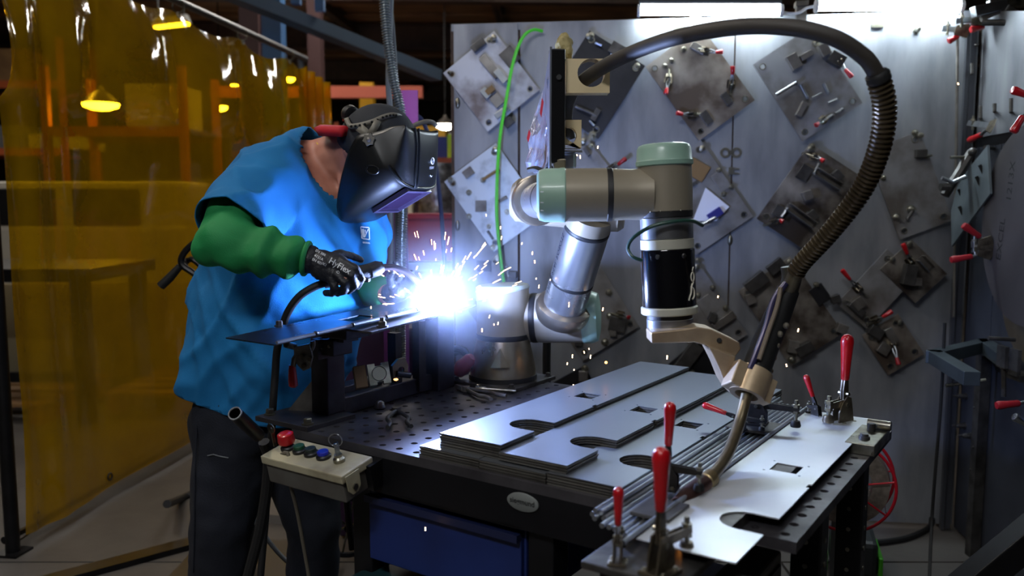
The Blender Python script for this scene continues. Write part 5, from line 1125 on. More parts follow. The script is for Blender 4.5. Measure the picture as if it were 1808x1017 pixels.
    return j
TAN = mat('tan_rust', (132, 104, 66), 0.6, 0.3)
jig('pale smeared jig plate at the top left of the steel wall', (874, 57), (782, 128), (861, 232), (953, 160), 0,
    (('k', 845, 80, 26, 12, -36, 0.03, STEELD), ('k', 866, 118, 44, 15, 50, 0.028), ('k', 885, 135, 26, 12, 50, 0.04, STEEL), ('k', 858, 165, 18, 12, 50, 0.03, STEEL), ('k', 866, 160, 10, 16, 50, 0.035, TAN), ('k', 878, 178, 20, 18, 50, 0.03), ('k', 887, 198, 28, 10, -36, 0.03, STEEL), ('k', 898, 216, 14, 18, 50, 0.035, STEELD), ('k', 900, 100, 30, 26, 50, 0.006, STEELD), ('b', 864, 71), ('b', 793, 128, 0.006)))
jig('nearly white jig plate below the pale one, left of the green hose', (876, 253), (785, 321), (873, 445), (964, 377), 4,
    (('k', 827, 305, 18, 14, -36, 0.02), ('r', 852, 318, 880, 300, 0.006, TAN), ('b', 853, 318), ('b', 796, 318, 0.01), ('k', 849, 364, 20, 20, 0, 0.004, RAWST), ('b', 896, 374), ('b', 828, 340), ('b', 864, 400), ('b', 828, 382), ('k', 888, 352, 16, 6, -30, 0.02), ('k', 866, 415, 18, 4, 55, 0.02, STEELD), ('b', 870, 437)))
jig('black jig plate behind the cable holder', (1040, 54), (961, 184), (1057, 246), (1138, 116), 3,
    (('k', 1090, 88, 26, 20, 30, 0.03, STEELD), ('r', 1062, 80, 1052, 76, 0.005), ('r', 1078, 96, 1088, 101, 0.005), ('b', 1044, 62), ('b', 1125, 116), ('r', 1016, 188, 1052, 204, 0.007, STEELD), ('k', 1052, 203, 10, 22, 30, 0.03, STEELD), ('r', 1049, 222, 1042, 214, 0.005), ('b', 1046, 238, 0.011)))
jig('brown jig plate with four red clamps left of the wall joint', (1237, 46), (1139, 118), (1234, 249), (1332, 177), 2,
    (('c', 1277, 91, 1264, 92, 1244, 89), ('c', 1294, 116, 1293, 132, 1291, 150), ('c', 1175, 167, 1178, 155, 1180, 137), ('c', 1194, 199, 1206, 202, 1224, 202), ('b', 1185, 107), ('b', 1174, 117), ('k', 1283, 174, 22, 12, 55, 0.02, STEELD), ('k', 1247, 208, 24, 14, 55, 0.02, STEELD), ('b', 1207, 87), ('k', 1232, 85, 26, 12, 30, 0.02)))
jig('grey jig plate with a bright bent rod under the cable arch', (1434, 46), (1329, 114), (1416, 250), (1522, 182), 1,
    (('c', 1505, 137, 1492, 122, 1480, 108, REDD), ('k', 1402, 109, 26, 18, 60, 0.03), ('k', 1424, 98, 22, 10, -30, 0.03), ('k', 1455, 88, 22, 16, 60, 0.04), ('b', 1441, 76, 0.012), ('k', 1477, 105, 26, 20, 30, 0.04, STEELD), ('r', 1371, 167, 1406, 146, 0.007, STEEL, 0.05), ('r', 1413, 150, 1425, 172, 0.007, STEEL, 0.03), ('r', 1434, 172, 1450, 164, 0.004), ('r', 1454, 148, 1461, 163, 0.007), ('r', 1462, 182, 1478, 175, 0.006), ('k', 1415, 193, 10, 26, 25, 0.03), ('c', 1440, 222, 1446, 217, 1456, 210, REDD), ('r', 1475, 200, 1488, 192, 0.006), ('r', 1453, 214, 1470, 203, 0.007)), lift=0.01)
jig('jig plate half hidden behind the upright wrist, with a white card', (1239, 251), (1135, 315), (1227, 448), (1331, 384), 1,
    (('k', 1273, 320, 20, 34, -35, 0.008, JM[1]), ('b', 1269, 301), ('b', 1290, 330), ('b', 1277, 343), ('k', 1231, 300, 36, 30, 30, 0.012, TAN), ('k', 1262, 378, 26, 14, -35, 0.05, mat('clamp_violet', (60, 60, 140), 0.4, 0.5)), ('r', 1240, 396, 1262, 384, 0.007, STEEL, 0.05), ('k', 1224, 325, 14, 6, -30, 0.02, STEELD)), t=0.008)
jig('sooty brown jig plate with two channel arms and red knobs', (1428, 252), (1337, 387), (1441, 455), (1532, 320), 5,
    (('u', 1438, 303, 1482, 331, 0.03, 0.05), ('u', 1388, 364, 1435, 398, 0.03, 0.05), ('c', 1455, 285, 1449, 280, 1436, 276), ('c', 1383, 392, 1377, 388, 1366, 392), ('r', 1446, 288, 1438, 305, 0.006), ('r', 1380, 383, 1390, 368, 0.006), ('k', 1425, 345, 16, 16, -20, 0.05), ('k', 1478, 310, 14, 18, -40, 0.05, STEELD), ('k', 1434, 380, 14, 18, -40, 0.05, STEELD), ('b', 1434, 258), ('k', 1420, 305, 20, 26, 30, 0.02, STEELD), ('k', 1376, 374, 20, 20, 30, 0.02, STEELD)), lift=0.01)
jig('smooth grey jig plate right of the ribbed cable sleeve', (1621, 228), (1531, 270), (1589, 427), (1679, 385), 1,
    (('k', 1626, 271, 18, 14, 0, 0.03, STEELD), ('b', 1636, 276, 0.008, 0.05), ('b', 1559, 314), ('b', 1608, 369, 0.012, 0.04), ('b', 1582, 383, 0.012, 0.04), ('r', 1612, 372, 1602, 386, 0.006, STEELD), ('b', 1615, 234)))
jig('dark brown jig plate behind the robot torch', (1392, 450), (1306, 517), (1399, 650), (1485, 583), 5,
    (('k', 1335, 498, 40, 22, -40, 0.05, STEELD), ('b', 1344, 487, 0.011), ('k', 1325, 528, 16, 18, -20, 0.03), ('k', 1370, 470, 30, 18, -40, 0.04, STEELD), ('b', 1441, 503), ('k', 1448, 520, 26, 34, -35, 0.006, JM[3]), ('k', 1486, 580, 18, 16, 20, 0.04), ('k', 1420, 615, 30, 18, -30, 0.04, STEELD), ('b', 1398, 635, 0.012), ('k', 1400, 612, 18, 22, 10, 0.03)), lift=0.012)
jig('slate jig plate with upright red clamp in the right corner', (1572, 446), (1470, 530), (1524, 575), (1626, 491), 1,
    (('c', 1486, 476, 1501, 494, 1516, 510), ('k', 1515, 535, 20, 20, -40, 0.04), ('k', 1512, 545, 12, 30, -50, 0.04, STEELD), ('k', 1475, 528, 16, 14, -20, 0.03, STEELD), ('c', 1576, 549, 1558, 560, 1545, 566)), lift=0.016)
jig('smoke-stained jig plate hung in the right wall corner', (1602, 418), (1560, 480), (1622, 540), (1664, 478), 5,
    (('c', 1594, 430, 1602, 449, 1608, 462), ('u', 1622, 455, 1640, 475, 0.03, 0.04), ('k', 1605, 485, 20, 36, 10, 0.05, STEELD), ('k', 1618, 497, 14, 14, 0, 0.04)), lift=0.026, holes=False)
jig('lower jig plate with drooping red clamp in the dark corner', (1586, 556), (1520, 590), (1566, 660), (1632, 626), 2,
    (('c', 1587, 645, 1583, 631, 1575, 606, REDD), ('k', 1545, 585, 24, 18, 30, 0.05, STEELD), ('k', 1572, 592, 14, 30, -30, 0.04), ('k', 1560, 615, 20, 20, 30, 0.03)), lift=0.006)
jig('grey jig plate right of the robot shoulder with a nut cluster', (1050, 455), (953, 520), (1030, 639), (1127, 574), 1,
    (('b', 1075, 516, 0.011), ('b', 1077, 558, 0.012), ('b', 1052, 568), ('b', 1068, 604, 0.012), ('k', 1090, 572, 30, 26, 10, 0.03, STEELD), ('c', 1111, 561, 1108, 559, 1094, 556, REDD), ('k', 1082, 587, 12, 12, 0, 0.03), ('k', 1022, 606, 14, 10, 0, 0.02, STEELD)))
jig('narrow grey jig plate right of the torch coupling', (1229, 459), (1151, 515), (1240, 644), (1318, 588), 1,
    (('b', 1231, 460), ('b', 1258, 508), ('b', 1232, 521), ('b', 1281, 544), ('k', 1249, 540, 26, 34, -35, 0.004, JM[1]), ('k', 1278, 566, 44, 14, -35, 0.03, RAWST), ('k', 1258, 560, 12, 16, 20, 0.05, STEELD)))
jig('dark jig plate low behind the sheet piles at left', (1032, 646), (958, 684), (990, 740), (1064, 702), 3, (('b', 1033, 650, 0.011), ('k', 1030, 664, 16, 18, 0, 0.03)))
jig('dark jig plate low behind the torch bracket', (1240, 590), (1168, 655), (1215, 710), (1290, 645), 3, (('k', 1215, 632, 60, 24, -55, 0.04, STEELD), ('k', 1235, 600, 40, 12, -10, 0.02, RAWST), ('b', 1222, 658)), lift=0.012)
jig('bluish jig plate behind the weld sparks', (879, 448), (796, 506), (880, 620), (963, 562), 1, (('b', 878, 456, 0.011), ('b', 899, 486, 0.01), ('k', 905, 485, 14, 12, 0, 0.03, STEELD), ('k', 855, 470, 26, 20, 0, 0.006, JM[3])))
jig('jig plate with a red-tipped pin above the wrist housing', (1031, 238), (946, 302), (1026, 405), (1111, 341), 1, (('b', 1045, 243, 0.011), ('b', 1043, 258), ('k', 1036, 268, 16, 6, 55, 0.04, STEELD), ('c', 1106, 279, 1091, 291, 1078, 299, RED)))
# white card clipped to the plate behind the wrist
tag(MB().prism([(0, 0), (0.098, 0.0), (0.15, 0.06), (0.05, 0.14)], 0, 0.0008, frame(onwall(1223, 390, 0.05), WD, EZ, WN)).build('white_card', mat('card_white', (222, 226, 240), 0.6), smooth=False), 'white card clipped on the jig plate behind the wrist', 'card')
# bare pegs on the wall
for i, (x, y, lab) in enumerate(((1617, 52, 'peg under the right tube light'), (1602, 434, 'stub')))[:1] if False else [(0, (1617, 55, 'steel peg sticking out under the right tube light'))]:
    mb = MB(); bolt(mb, onwall(x, y, 0), WN, 0.009, 0.04, 0.01); tag(mb.build('wall_peg', ZINC), lab, 'peg')
# small clamp hung at the top right corner and the rack of clamps above the right wall
def hung_clamp(label, arm, body, g1, g0, Y=None, m=CLM, gm=RED, r=1.0, off=0.06, side=False):
    W_ = (lambda x, y: onside(x, y, off)) if side else (lambda x, y: onwall(x, y, off)) if Y is None else (lambda x, y: at(x, y, Y))
    A, Bd, G1, G0 = W_(*arm), W_(*body), W_(*g1), W_(*g0)
    t = thing('hanging_clamp', label, 'clamp', Bd, 'toggle clamps hung in the right corner'); n = (CAM - Bd); n.z = 0; n.normalize()
    d = (Bd - A).normalized(); sdv = n.cross(d)
    MB().box((0, 0, 0), ((Bd - A).length, 0.006, 0.022 * r), frame((A + Bd) / 2, d, n, sdv)).build('arm', STEEL if m is CLM else m, t, smooth=False, bevel=0.001)
    MB().prism([(-0.03 * r, -0.02 * r), (0.02 * r, -0.028 * r), (0.03 * r, 0.0), (0.02 * r, 0.028 * r), (-0.026 * r, 0.016 * r)], -0.012, 0.012, frame(Bd, d, sdv, n)).build('body', m, t, smooth=False, bevel=0.001)
    mb = MB(); q = A.lerp(Bd, 0.25); mb.cyl(q - EZ * 0.025, q + EZ * 0.03, 0.005, n=10).lathe([(0.010, 0), (0.010, 0.008)], axframe(q + EZ * 0.01, EZ), 6); mb.build('spindle', ZINC, t)
    MB().tube([Bd, G1], 0.006, 8).build('lever', STEEL, t)
    dg = (G0 - G1).normalized(); Lg = (G0 - G1).length
    MB().lathe([(0.008 * r, 0), (0.0105 * r, 0.004), (0.011 * r, Lg * 0.5), (0.0135 * r, Lg * 0.85), (0.011 * r, Lg * 0.97), (1e-4, Lg)], axframe(G1, dg), 16).build('grip', gm, t)
    mb = MB(); mb.cyl(Bd, Bd - n * 0.06, 0.007, n=8); mb.build('hook', STEELD, t)
    return t
hung_clamp('clamp with a short red grip hung under the right tube light', (1664, 50), (1700, 54), (1692, 64), (1674, 73), None)
hung_clamp('clamp with a red grip on top of the right wall', (1688, 37), (1728, 34), (1737, 47), (1713, 53), 3.35)
hung_clamp('red-gripped clamp on the bright right wall sheet', (1708, 217), (1750, 222), (1732, 238), (1711, 248), side=True)
hung_clamp('clamp with a raised red grip in the dark right corner', (1714, 432), (1740, 430), (1730, 418), (1700, 397), 3.0, CLM, REDD)
hung_clamp('clamp with a level red grip below the raised one', (1716, 440), (1742, 444), (1716, 453), (1678, 459), 3.0, CLM, REDD)
hung_clamp('clamp with a red grip at the right frame edge, upper', (1850, 130), (1832, 172), (1820, 170), (1786, 158), 2.6, CLM, RED)
hung_clamp('clamp with a slanting red grip at the right frame edge', (1850, 180), (1830, 195), (1806, 205), (1788, 234), 2.6, CLM, RED)
hung_clamp('clamp with a level red grip below the square bracket', (1850, 690), (1830, 705), (1800, 712), (1758, 716), 2.5, CLM, REDD)
# rack of dull clamp bodies at the very top right
tr = thing('clamp_bar', 'dark bar of clamp bodies above the right wall', 'clamp bar', onside(1770, 30, 0.1))
for (x0, y0, x1, y1, dy, m_) in ((1718, 22, 1775, 8, 0.04, STEEL), (1770, 18, 1800, 38, 0.05, STEELD), (1745, 10, 1800, 2, 0.03, STEELD), (1772, 6, 1808, 4, 0.03, ZINC), (1730, 30, 1768, 12, 0.02, RAWST)):
    a, b = at(x0, y0, 3.3), at(x1, y1, 3.3); d = b - a
    MB().box((0, 0, 0), (d.length, dy, 0.04), axframe((a + b) / 2, d.cross(V((0, 1, 0))), d)if False else frame((a + b) / 2, d, V((0, 1, 0)), d.cross(V((0, 1, 0))))).build('clamp_piece', m_, tr, smooth=False, bevel=0.003)
a = at(1735, 40, 3.3); MB().cyl(a, at(1812, 40, 3.2), 0.012, n=10).build('bar', STEELD, tr)
# pegs on the bright upper sheet of the right wall
for i, (x, y0, y1) in enumerate(((1731, 187, 208), (1756, 183, 197), (1785, 174, 198), (1724, 78, 80), (1716, 112, 130))):
    p0 = onside(x, y1, 0.0); p1 = onside(x, y1, 0.05); mb = MB().cyl(p0, p1, 0.006, n=8); q = onside(x, y0, 0.05)
    mb.tube([p1, q], 0.007, 8)
    tag(mb.build('wall_peg', STEELD), ['black hooked peg left of the middle on the right wall sheet', 'short bent peg in the middle of the right wall sheet', 'tall hooked peg at right on the right wall sheet', 'small peg high on the right wall sheet', 'dark peg beside the corner post of the right wall'][i], 'peg')
# skewed jig plate with cut-outs hung in the corner
sk = thing('corner_jig', 'pale skewed jig plate with slots hung in the right corner', 'jig plate', at(1720, 330, 3.15))
SKM = mat('jig_skew', (128, 140, 146), 0.42, 0.5, (100, 110, 116), 6)
def skp(x, y): return at(x, y, 3.35 - (x - 1680) * 0.005)
pts = [(1713, 293), (1733, 270), (1743, 256), (1748, 342), (1680, 435), (1679, 372), (1690, 330)]
c3 = [skp(*q) for q in pts]; nrm3 = (c3[1] - c3[0]).cross(c3[4] - c3[0]).normalized(); nrm3 = nrm3 if nrm3.dot(CAM - c3[0]) > 0 else -nrm3
n = len(pts); MB().add(c3 + [q - nrm3 * 0.008 for q in c3], [tuple(range(n)), tuple(range(2 * n - 1, n - 1, -1))] + [(i, (i + 1) % n, n + (i + 1) % n, n + i) for i in range(n)]).build('plate', SKM, sk, smooth=False)
for (x, y, w_, h_) in ((1700, 375, 5, 26), (1730, 322, 5, 24), (1696, 340, 4, 14), (1735, 300, 5, 20)):
    q = skp(x, y) + nrm3 * 0.002; MB().box((0, 0, 0), (w_ * 0.002, 0.004, h_ * 0.002), frame(q, V((0.9, 0, 0.5)), nrm3, V((-0.5, 0, 0.9)))).build('slot', DARKGAP, sk, smooth=False)
MB().tube([at(1668, 345, 3.2), at(1690, 310, 3.2), at(1716, 268, 3.2)], 0.018, 8).build('arm', STEELD, sk)
MB().tube([at(1663, 314, 3.15), at(1682, 322, 3.15), at(1705, 312, 3.15)], 0.008, 8).build('lever', STEEL, sk)
MB().cyl(at(1678, 278, 3.2), at(1715, 277, 3.2), 0.006, n=8).build('pin', ZINC, sk)
MB().sphere(at(1717, 268, 3.18), 0.016).build('knob', STEELD, sk); MB().tube([at(1660, 330, 3.15), at(1676, 330, 3.15)], 0.014, 8).build('stub', STEELD, sk)
MB().cyl(at(1740, 260, 3.2), onside(1755, 262, 0.0), 0.008, n=8).build('hanger', STEELD, sk)
# large round marked plate on the right wall
DISC = mat('disc_steel', (84, 80, 82), 0.5, 0.4, (68, 64, 66), 3, rvar=0.05)
dc = WC + WN * 0.73 + SN * 0.1 + EZ * 1.325
rd = thing('round_plate', 'large round grey steel plate with stamped lettering at the right edge', 'metal plate', dc)
DM = frame(dc, WN, EZ, SN)
MB().lathe([(0.335, -0.008), (0.335, 0.008)], DM, 64).build('disc', DISC, rd)
TXD = mat('stamp_dark', (14, 14, 15), 0.7)
MB().text('EXCEL', 0.052, DM @ Matrix.Translation((-0.175, -0.055, 0.0088)) @ Matrix.Rotation(radians(83), 4, 'Z')).build('lettering', TXD, rd, smooth=False)
MB().text('1213X', 0.052, DM @ Matrix.Translation((-0.125, 0.145, 0.0088)) @ Matrix.Rotation(radians(83), 4, 'Z')).build('lettering', TXD, rd, smooth=False)
MB().cyl(dc + SN * -0.1 + EZ * 0.25, dc + SN * 0.03 + EZ * 0.25, 0.01, n=10).build('hanger_pin', STEELD, rd)
bp = MB().lathe([(0.30, -0.012), (0.30, 0.0)], frame(dc + SN * -0.06 - EZ * 0.19 - WN * 0.02, WN, EZ, SN), 48).build('worn_disc', mat('disc_worn', (128, 118, 100), 0.5, 0.5, (90, 80, 66), 6))
tag(bp, 'worn tan round plate peeking out under the marked one', 'metal plate')
tag(MB().cyl(dc + SN * -0.1 - EZ * 0.05, dc + SN * -0.05 - EZ * 0.05, 0.01, n=8).build('disc_peg', STEELD), 'peg carrying the worn tan plate', 'peg')
# square C-shaped bracket of flat tube
cbk = thing('square_bracket', 'dark square C-shaped tube bracket low on the right wall', 'bracket', at(1720, 660, 2.8))
CBM = mat('bracket_slate', (72, 82, 88), 0.5, 0.5, (58, 66, 72), 8)
zc = at(1700, 625, 2.9).z
pc = [at(1652, 621, 2.95), at(1738, 617, 3.2), at(1780, 640, 2.85)]; pe = at(1712, 662, 2.6)
for p in pc + [pe]: p.z = zc
for a, b in ((pc[0], pc[1]), (pc[1], pc[2]), (pc[0], pe)):
    d = b - a; MB().box((0, 0, -0.02), (d.length + 0.045, 0.05, 0.045), frame((a + b) / 2, d, EZ.cross(d), EZ)).build('tube', CBM, cbk, smooth=False, bevel=0.002)
MB().cyl(at(1670, 681, 2.75), at(1740, 671, 2.75), 0.006, n=8).build('pin', ZINC, cbk)
q = (pc[1] + pc[2]) / 2; MB().box((0, 0, 0), (0.04, 0.04, zc - 0.06), Matrix.Translation((pc[1].x, pc[1].y, zc / 2 - 0.03))).build('stem', STEELD, cbk, smooth=False)
# dim rack of pegs and plates low on the right wall
for i, (x, y) in enumerate(((1706, 700), (1742, 720), (1704, 752), (1740, 790), (1735, 830), (1715, 770))):
    mb = MB(); bolt(mb, onside(x, y, 0), SN, 0.01, 0.03, 0.02); tag(mb.build('wall_bolt', STEELD), f'{ordn[i]} dark bolt counted downward on the lower right wall', 'bolt', 'bolts on the dark lower right wall')
hung_clamp('bare steel clamp without red grip low at the right edge', (1850, 740), (1838, 770), (1815, 750), (1790, 735), 2.4, STEELD, STEEL)
tag(MB().box((0, 0, 0), (0.012, 0.05, 0.09), Matrix.Translation(at(1792, 640, 2.75))).cyl(at(1745, 597, 2.75), at(1792, 600, 2.75), 0.007, n=8).box((0.05, 0.02, -0.05), (0.1, 0.1, 0.02), Matrix.Translation(at(1792, 640, 2.75))).build('pin_bracket', STEELD, smooth=False), 'small pin bracket above the level red grip', 'bracket')
tag(MB().box((0, 0, 0), (0.012, 0.05, 0.075), Matrix.Translation(at(1770, 630, 2.8))).cyl(at(1772, 615, 2.8), at(1772, 700, 2.8), 0.008, n=8).build('screw_jack', STEELD, smooth=False), 'dark screw jack standing inside the square bracket', 'jack')
# thin rods leaning in the corner
tag(MB().cyl(onwall(1691, 60, 0.06), onwall(1684, 560, 0.06), 0.006, n=8).build('corner_rod', RAWST), 'thin bright rod standing along the corner post', 'rod')
tag(MB().tube(bez([at(1668, 570, 3.0), at(1662, 700, 3.0), at(1650, 850, 3.0), at(1645, 925, 3.0), onz(1640, 1040, 0.02)], 20), 0.006, 8).build('hanging_wire', RUBBER), 'thin black wire hanging to the floor in the dark corner', 'wire')
tag(MB().tube(bez([onz(1490, 957, 0.014), onz(1540, 958, 0.014), onz(1600, 950, 0.014), onz(1640, 932, 0.014), at(1646, 915, 3.45)], 24), 0.012, 8).build('floor_cable', RUBBER), 'black cable curving over the floor behind the table', 'cable')
# ================================================================ RIGHT OF THE TABLE
sp_ = thing('wire_spool', 'grey wire spool in a red wire basket behind the table', 'spool', at(1500, 930, 2.5))
sc_ = at(1492, 848, 2.45); SPM = frame(sc_, V((0.93, -0.36, 0)), EZ, V((0.36, 0.93, 0)).cross(EZ) * 0 + V((-0.36, -0.93, 0)))
RW = mat('red_wire', (176, 22, 40), 0.35)
MB().lathe([(0.075, -0.04), (0.122, -0.04), (0.125, 0.0), (0.122, 0.04), (0.075, 0.04), (0.075, -0.04)], SPM, 48, False).build('wire_coil', mat('coil_wire', (150, 142, 132), 0.4, 0.5, (120, 112, 104), 60), sp_)
for z, Rr in ((-0.055, 0.138), (0.055, 0.138)):
    MB().torus(SPM @ Matrix.Translation((0, 0, z)), Rr, 0.0045, 48, 8).build('rim', RW, sp_)
for k in range(8):
    a = k * pi / 4 + 0.2
    MB().tube([SPM @ V((0.02 * cos(a), 0.02 * sin(a), 0.058)), SPM @ V((0.138 * cos(a), 0.138 * sin(a), 0.055)), SPM @ V((0.138 * cos(a), 0.138 * sin(a), -0.055)), SPM @ V((0.02 * cos(a), 0.02 * sin(a), -0.058))], 0.003, 8).build('spoke', RW, sp_)
MB().cyl(SPM @ V((0, 0, -0.09)), SPM @ V((0, 0, 0.07)), 0.024, n=16).build('hub', BLKST, sp_)
st_ = thing('spool_stand', 'black upright stand behind the wire spool', 'stand', V((sc_.x, sc_.y, 0)))
pb_ = SPM @ V((0, 0, -0.11)); MB().box((pb_.x, pb_.y, pb_.z / 2 + 0.02), (0.05, 0.05, pb_.z + 0.04)).build('post', BLKST, st_, smooth=False)
MB().box((pb_.x, pb_.y, 0.015), (0.4, 0.4, 0.03)).build('foot', BLKST, st_, smooth=False)
# pale grey power unit under the near corner, with a fat hose and label
pu_ = thing('power_unit', 'pale grey power unit under the near table corner', 'machine', tw(1.1, 0.1, -0.4))
PG = mat('unit_grey', (120, 122, 120), 0.5, 0, (104, 106, 104), 5)
MB().box((1.075, 0.09, -0.29), (0.07, 0.30, 0.34), TM).build('case', PG, pu_, smooth=False, bevel=0.006)
MB().box((1.112, 0.09, -0.29), (0.006, 0.26, 0.30), TM).build('side_panel', mat('unit_dark', (90, 92, 92), 0.5), pu_, smooth=False)
MB().box((1.075, 0.09, -0.655), (0.1, 0.32, 0.39), TM).build('pedestal', BLKST, pu_, smooth=False)
mh = thing('fat_hose', 'fat brown-grey hose with a printed label beside the power unit', 'hose', tw(1.13, 0.05, -0.25))
hh_ = bez([tw(1.115, 0.02, -0.20), tw(1.14, 0.03, -0.165), tw(1.165, 0.06, -0.175), tw(1.168, 0.07, -0.24), tw(1.168, 0.07, -0.4)], 20)
MB().tube(hh_, 0.016, 14).build('tube', mat('hose_taupe', (96, 84, 72), 0.5), mh)
ql = tw(1.168, 0.05, -0.225); MB().box((0, 0, 0), (0.035, 0.002, 0.05), frame(ql - EY * 0.006, EX, EY, EZ)).build('label', mat('label_mint', (150, 190, 170), 0.5), mh, smooth=False)
# black and green charger on the floor
gb = thing('floor_charger', 'black rounded case with green straps on the floor behind the leg', 'case', onz(1505, 1000, 0.0))
c = onz(1503, 1010, 0.0); MB().box((0, 0, 0.09), (0.16, 0.2, 0.14), Matrix.Translation(c) @ Matrix.Rotation(-0.3, 4, 'Z')).build('case', mat('case_dark', (38, 42, 44), 0.5), gb, smooth=False, bevel=0.02)
for s in (-0.1, 0.09): MB().box((s, 0.0, 0.07), (0.015, 0.2, 0.07), Matrix.Translation(c) @ Matrix.Rotation(-0.3, 4, 'Z')).build('strap', mat('strap_green', (60, 150, 24), 0.5), gb, smooth=False, bevel=0.004)
# dark beam slanting in at the lower right
bA = at(1690, 1050, 2.1); bB = at(1860, 910, 2.1); dB = (bB - bA)
kz = -(bA.z - 0.02) / dB.z; bA2 = bA + dB * kz; bB2 = bB + dB * 1.2
tag(MB().box((0, 0, 0), (0.07, 0.07, (bB2 - bA2).length), axframe((bA2 + bB2) / 2, bB2 - bA2)).build('leaning_beam', BLKST, smooth=False, bevel=0.004), 'black square steel beam slanting up at lower right', 'beam')
# ================================================================ THE WELDER
PHI = radians(-22); FD = V((cos(PHI), sin(PHI), 0)); SR = V((sin(PHI), -cos(PHI), 0))     # facing, his right side (towards the camera)
SKIN = mat('skin', (196, 140, 120), 0.5, 0, (176, 116, 98), 14)
SHIRT = mat('shirt_blue', (0, 108, 166), 0.85, 0, (0, 99, 154), 4, bump=0.12, bscale=350)
SLEEVE = mat('sleeve_green', (18, 134, 70), 0.75, 0, (12, 116, 58), 5, bump=0.12, bscale=300)
JEAN = mat('jeans_dark', (24, 29, 42), 0.85, 0, (16, 20, 31), 5, bump=0.2, bscale=220)
GLOVE = mat('glove_black', (24, 26, 34), 0.5, 0, (18, 19, 26), 20, bump=0.25, bscale=160)
pe_ = thing('person', 'welder in blue shirt, green sleeves and dark jeans bent over the fixture', 'person', V((at(455, 357, 2.4).x, 2.4, 0)))
YT = 2.40
def st(x, y, D, Wd, Y=YT): c = at(x, y, Y); return (c, FD * D, SR * Wd)
tors = [st(462, 745, .200, .205), st(466, 700, .212, .215), st(474, 640, .222, .222), st(488, 580, .228, .228), st(506, 520, .235, .232), st(520, 465, .236, .232), st(530, 420, .228, .232), st(535, 380, .212, .235), st(533, 340, .185, .232), st(528, 305, .155, .212), st(528, 280, .128, .165), st(540, 262, .100, .115), st(552, 250, .075, .08)]
shR = at(462, 318, 2.20); elR = at(388, 428, 2.00); wrR = at(548, 458, 2.00)
shL = at(590, 325, 2.58); elL = at(610, 500, 2.52); wrL = at(686, 520, 2.24)
hipA = at(425, 715, 2.32); hipB = at(500, 720, 2.46)
kneeA = at(392, 930, 2.30); ankA = V((at(372, 1200, 2.34).x, 2.36, 0.09))
kneeB = at(553, 925, 2.42); ankB = V((at(548, 1200, 2.45).x, 2.50, 0.09))
neck0 = at(545, 290, 2.40); head = at(655, 268, 2.27)
HF = (FD * cos(radians(62)) - EZ * sin(radians(62))).normalized(); HU = (FD * sin(radians(62)) + EZ * cos(radians(62))).normalized(); HS = SR
# body: one continuous figure from head to feet, hands included
def finger(pts, r=0.0088): return [('cap', pts[i], r * (1 - 0.06 * i), pts[i + 1], r * (1 - 0.06 * (i + 1))) for i in range(len(pts) - 1)]
FR = [[at(604, 462, 1.985), at(628, 474, 1.978), at(639, 492, 1.99), at(631, 506, 2.02)],
      [at(601, 474, 1.978), at(622, 487, 1.972), at(627, 504, 1.985), at(615, 514, 2.015)],
      [at(594, 485, 1.976), at(609, 500, 1.972), at(608, 514, 1.985), at(595, 518, 2.012)],
      [at(583, 492, 1.98), at(591, 508, 1.976), at(587, 518, 1.99), at(575, 517, 2.012)],
      [at(577, 455, 2.00), at(600, 447, 2.02), at(622, 452, 2.045), at(637, 459, 2.055)]]
palmR = [('cap', wrR, 0.029, at(570, 466, 1.998), 0.033), ('cap', at(568, 462, 1.998), 0.030, at(600, 466, 1.995), 0.022), ('cap', at(568, 474, 1.995), 0.030, at(590, 486, 1.992), 0.022)]
FLh = [[at(700, 505, 2.205), at(707, 484, 2.19), at(703, 470, 2.175), at(698, 464, 2.16)],
       [at(708, 508, 2.20), at(722, 492, 2.19), at(727, 482, 2.17)],
       [at(712, 514, 2.20), at(728, 502, 2.19), at(735, 494, 2.17)],
       [at(712, 522, 2.205), at(727, 514, 2.19), at(735, 506, 2.175)],
       [at(690, 505, 2.19), at(688, 488, 2.16), at(694, 478, 2.14)]]
palmL = [('cap', wrL, 0.028, at(702, 514, 2.21), 0.031), ('cap', at(695, 516, 2.22), 0.03, at(710, 512, 2.205), 0.022)]
figure = [('loft', [(c, a * 0.86, b * 0.86) for c, a, b in tors]),
          ('cap', neck0, 0.062, at(612, 268, 2.31), 0.058), ('cap', at(575, 285, 2.37), 0.066, at(630, 290, 2.30), 0.055),
          ('ell', head, (0.075, 0.095, 0.11), frame(head, HS, HF, HU)), ('ell', head, (0.058, 0.05, 0.05), frame(head + HF * 0.045 - HU * 0.075, HS, HF, HU)),
          ('ell', head, (0.014, 0.018, 0.022), frame(head + HF * 0.098 - HU * 0.015, HS, HF, HU)),
          ('ell', head, (0.010, 0.018, 0.03), frame(head + HS * 0.077 - HU * 0.01 - HF * 0.008, HS, HF, HU)), ('ell', head, (0.010, 0.018, 0.03), frame(head - HS * 0.077 - HU * 0.01 - HF * 0.008, HS, HF, HU)),
          ('cap', shR, 0.062, elR, 0.046), ('cap', elR, 0.046, wrR, 0.03), ('cap', shL, 0.062, elL, 0.046), ('cap', elL, 0.046, wrL, 0.03),
          ('cap', hipA, 0.10, kneeA, 0.062), ('cap', kneeA, 0.062, ankA, 0.042), ('cap', hipB, 0.10, kneeB, 0.062), ('cap', kneeB, 0.062, ankB, 0.042)]
for an in (ankA, ankB): figure.append(('cap', an - EZ * 0.04 - FD * 0.03, 0.04, an - EZ * 0.05 + FD * 0.15, 0.035))
for q in FR + FLh: figure += finger(q, 0.0075)
figure += [(k[0], k[1], k[2] * 0.85, k[3], k[4] * 0.85) for k in palmR + palmL]
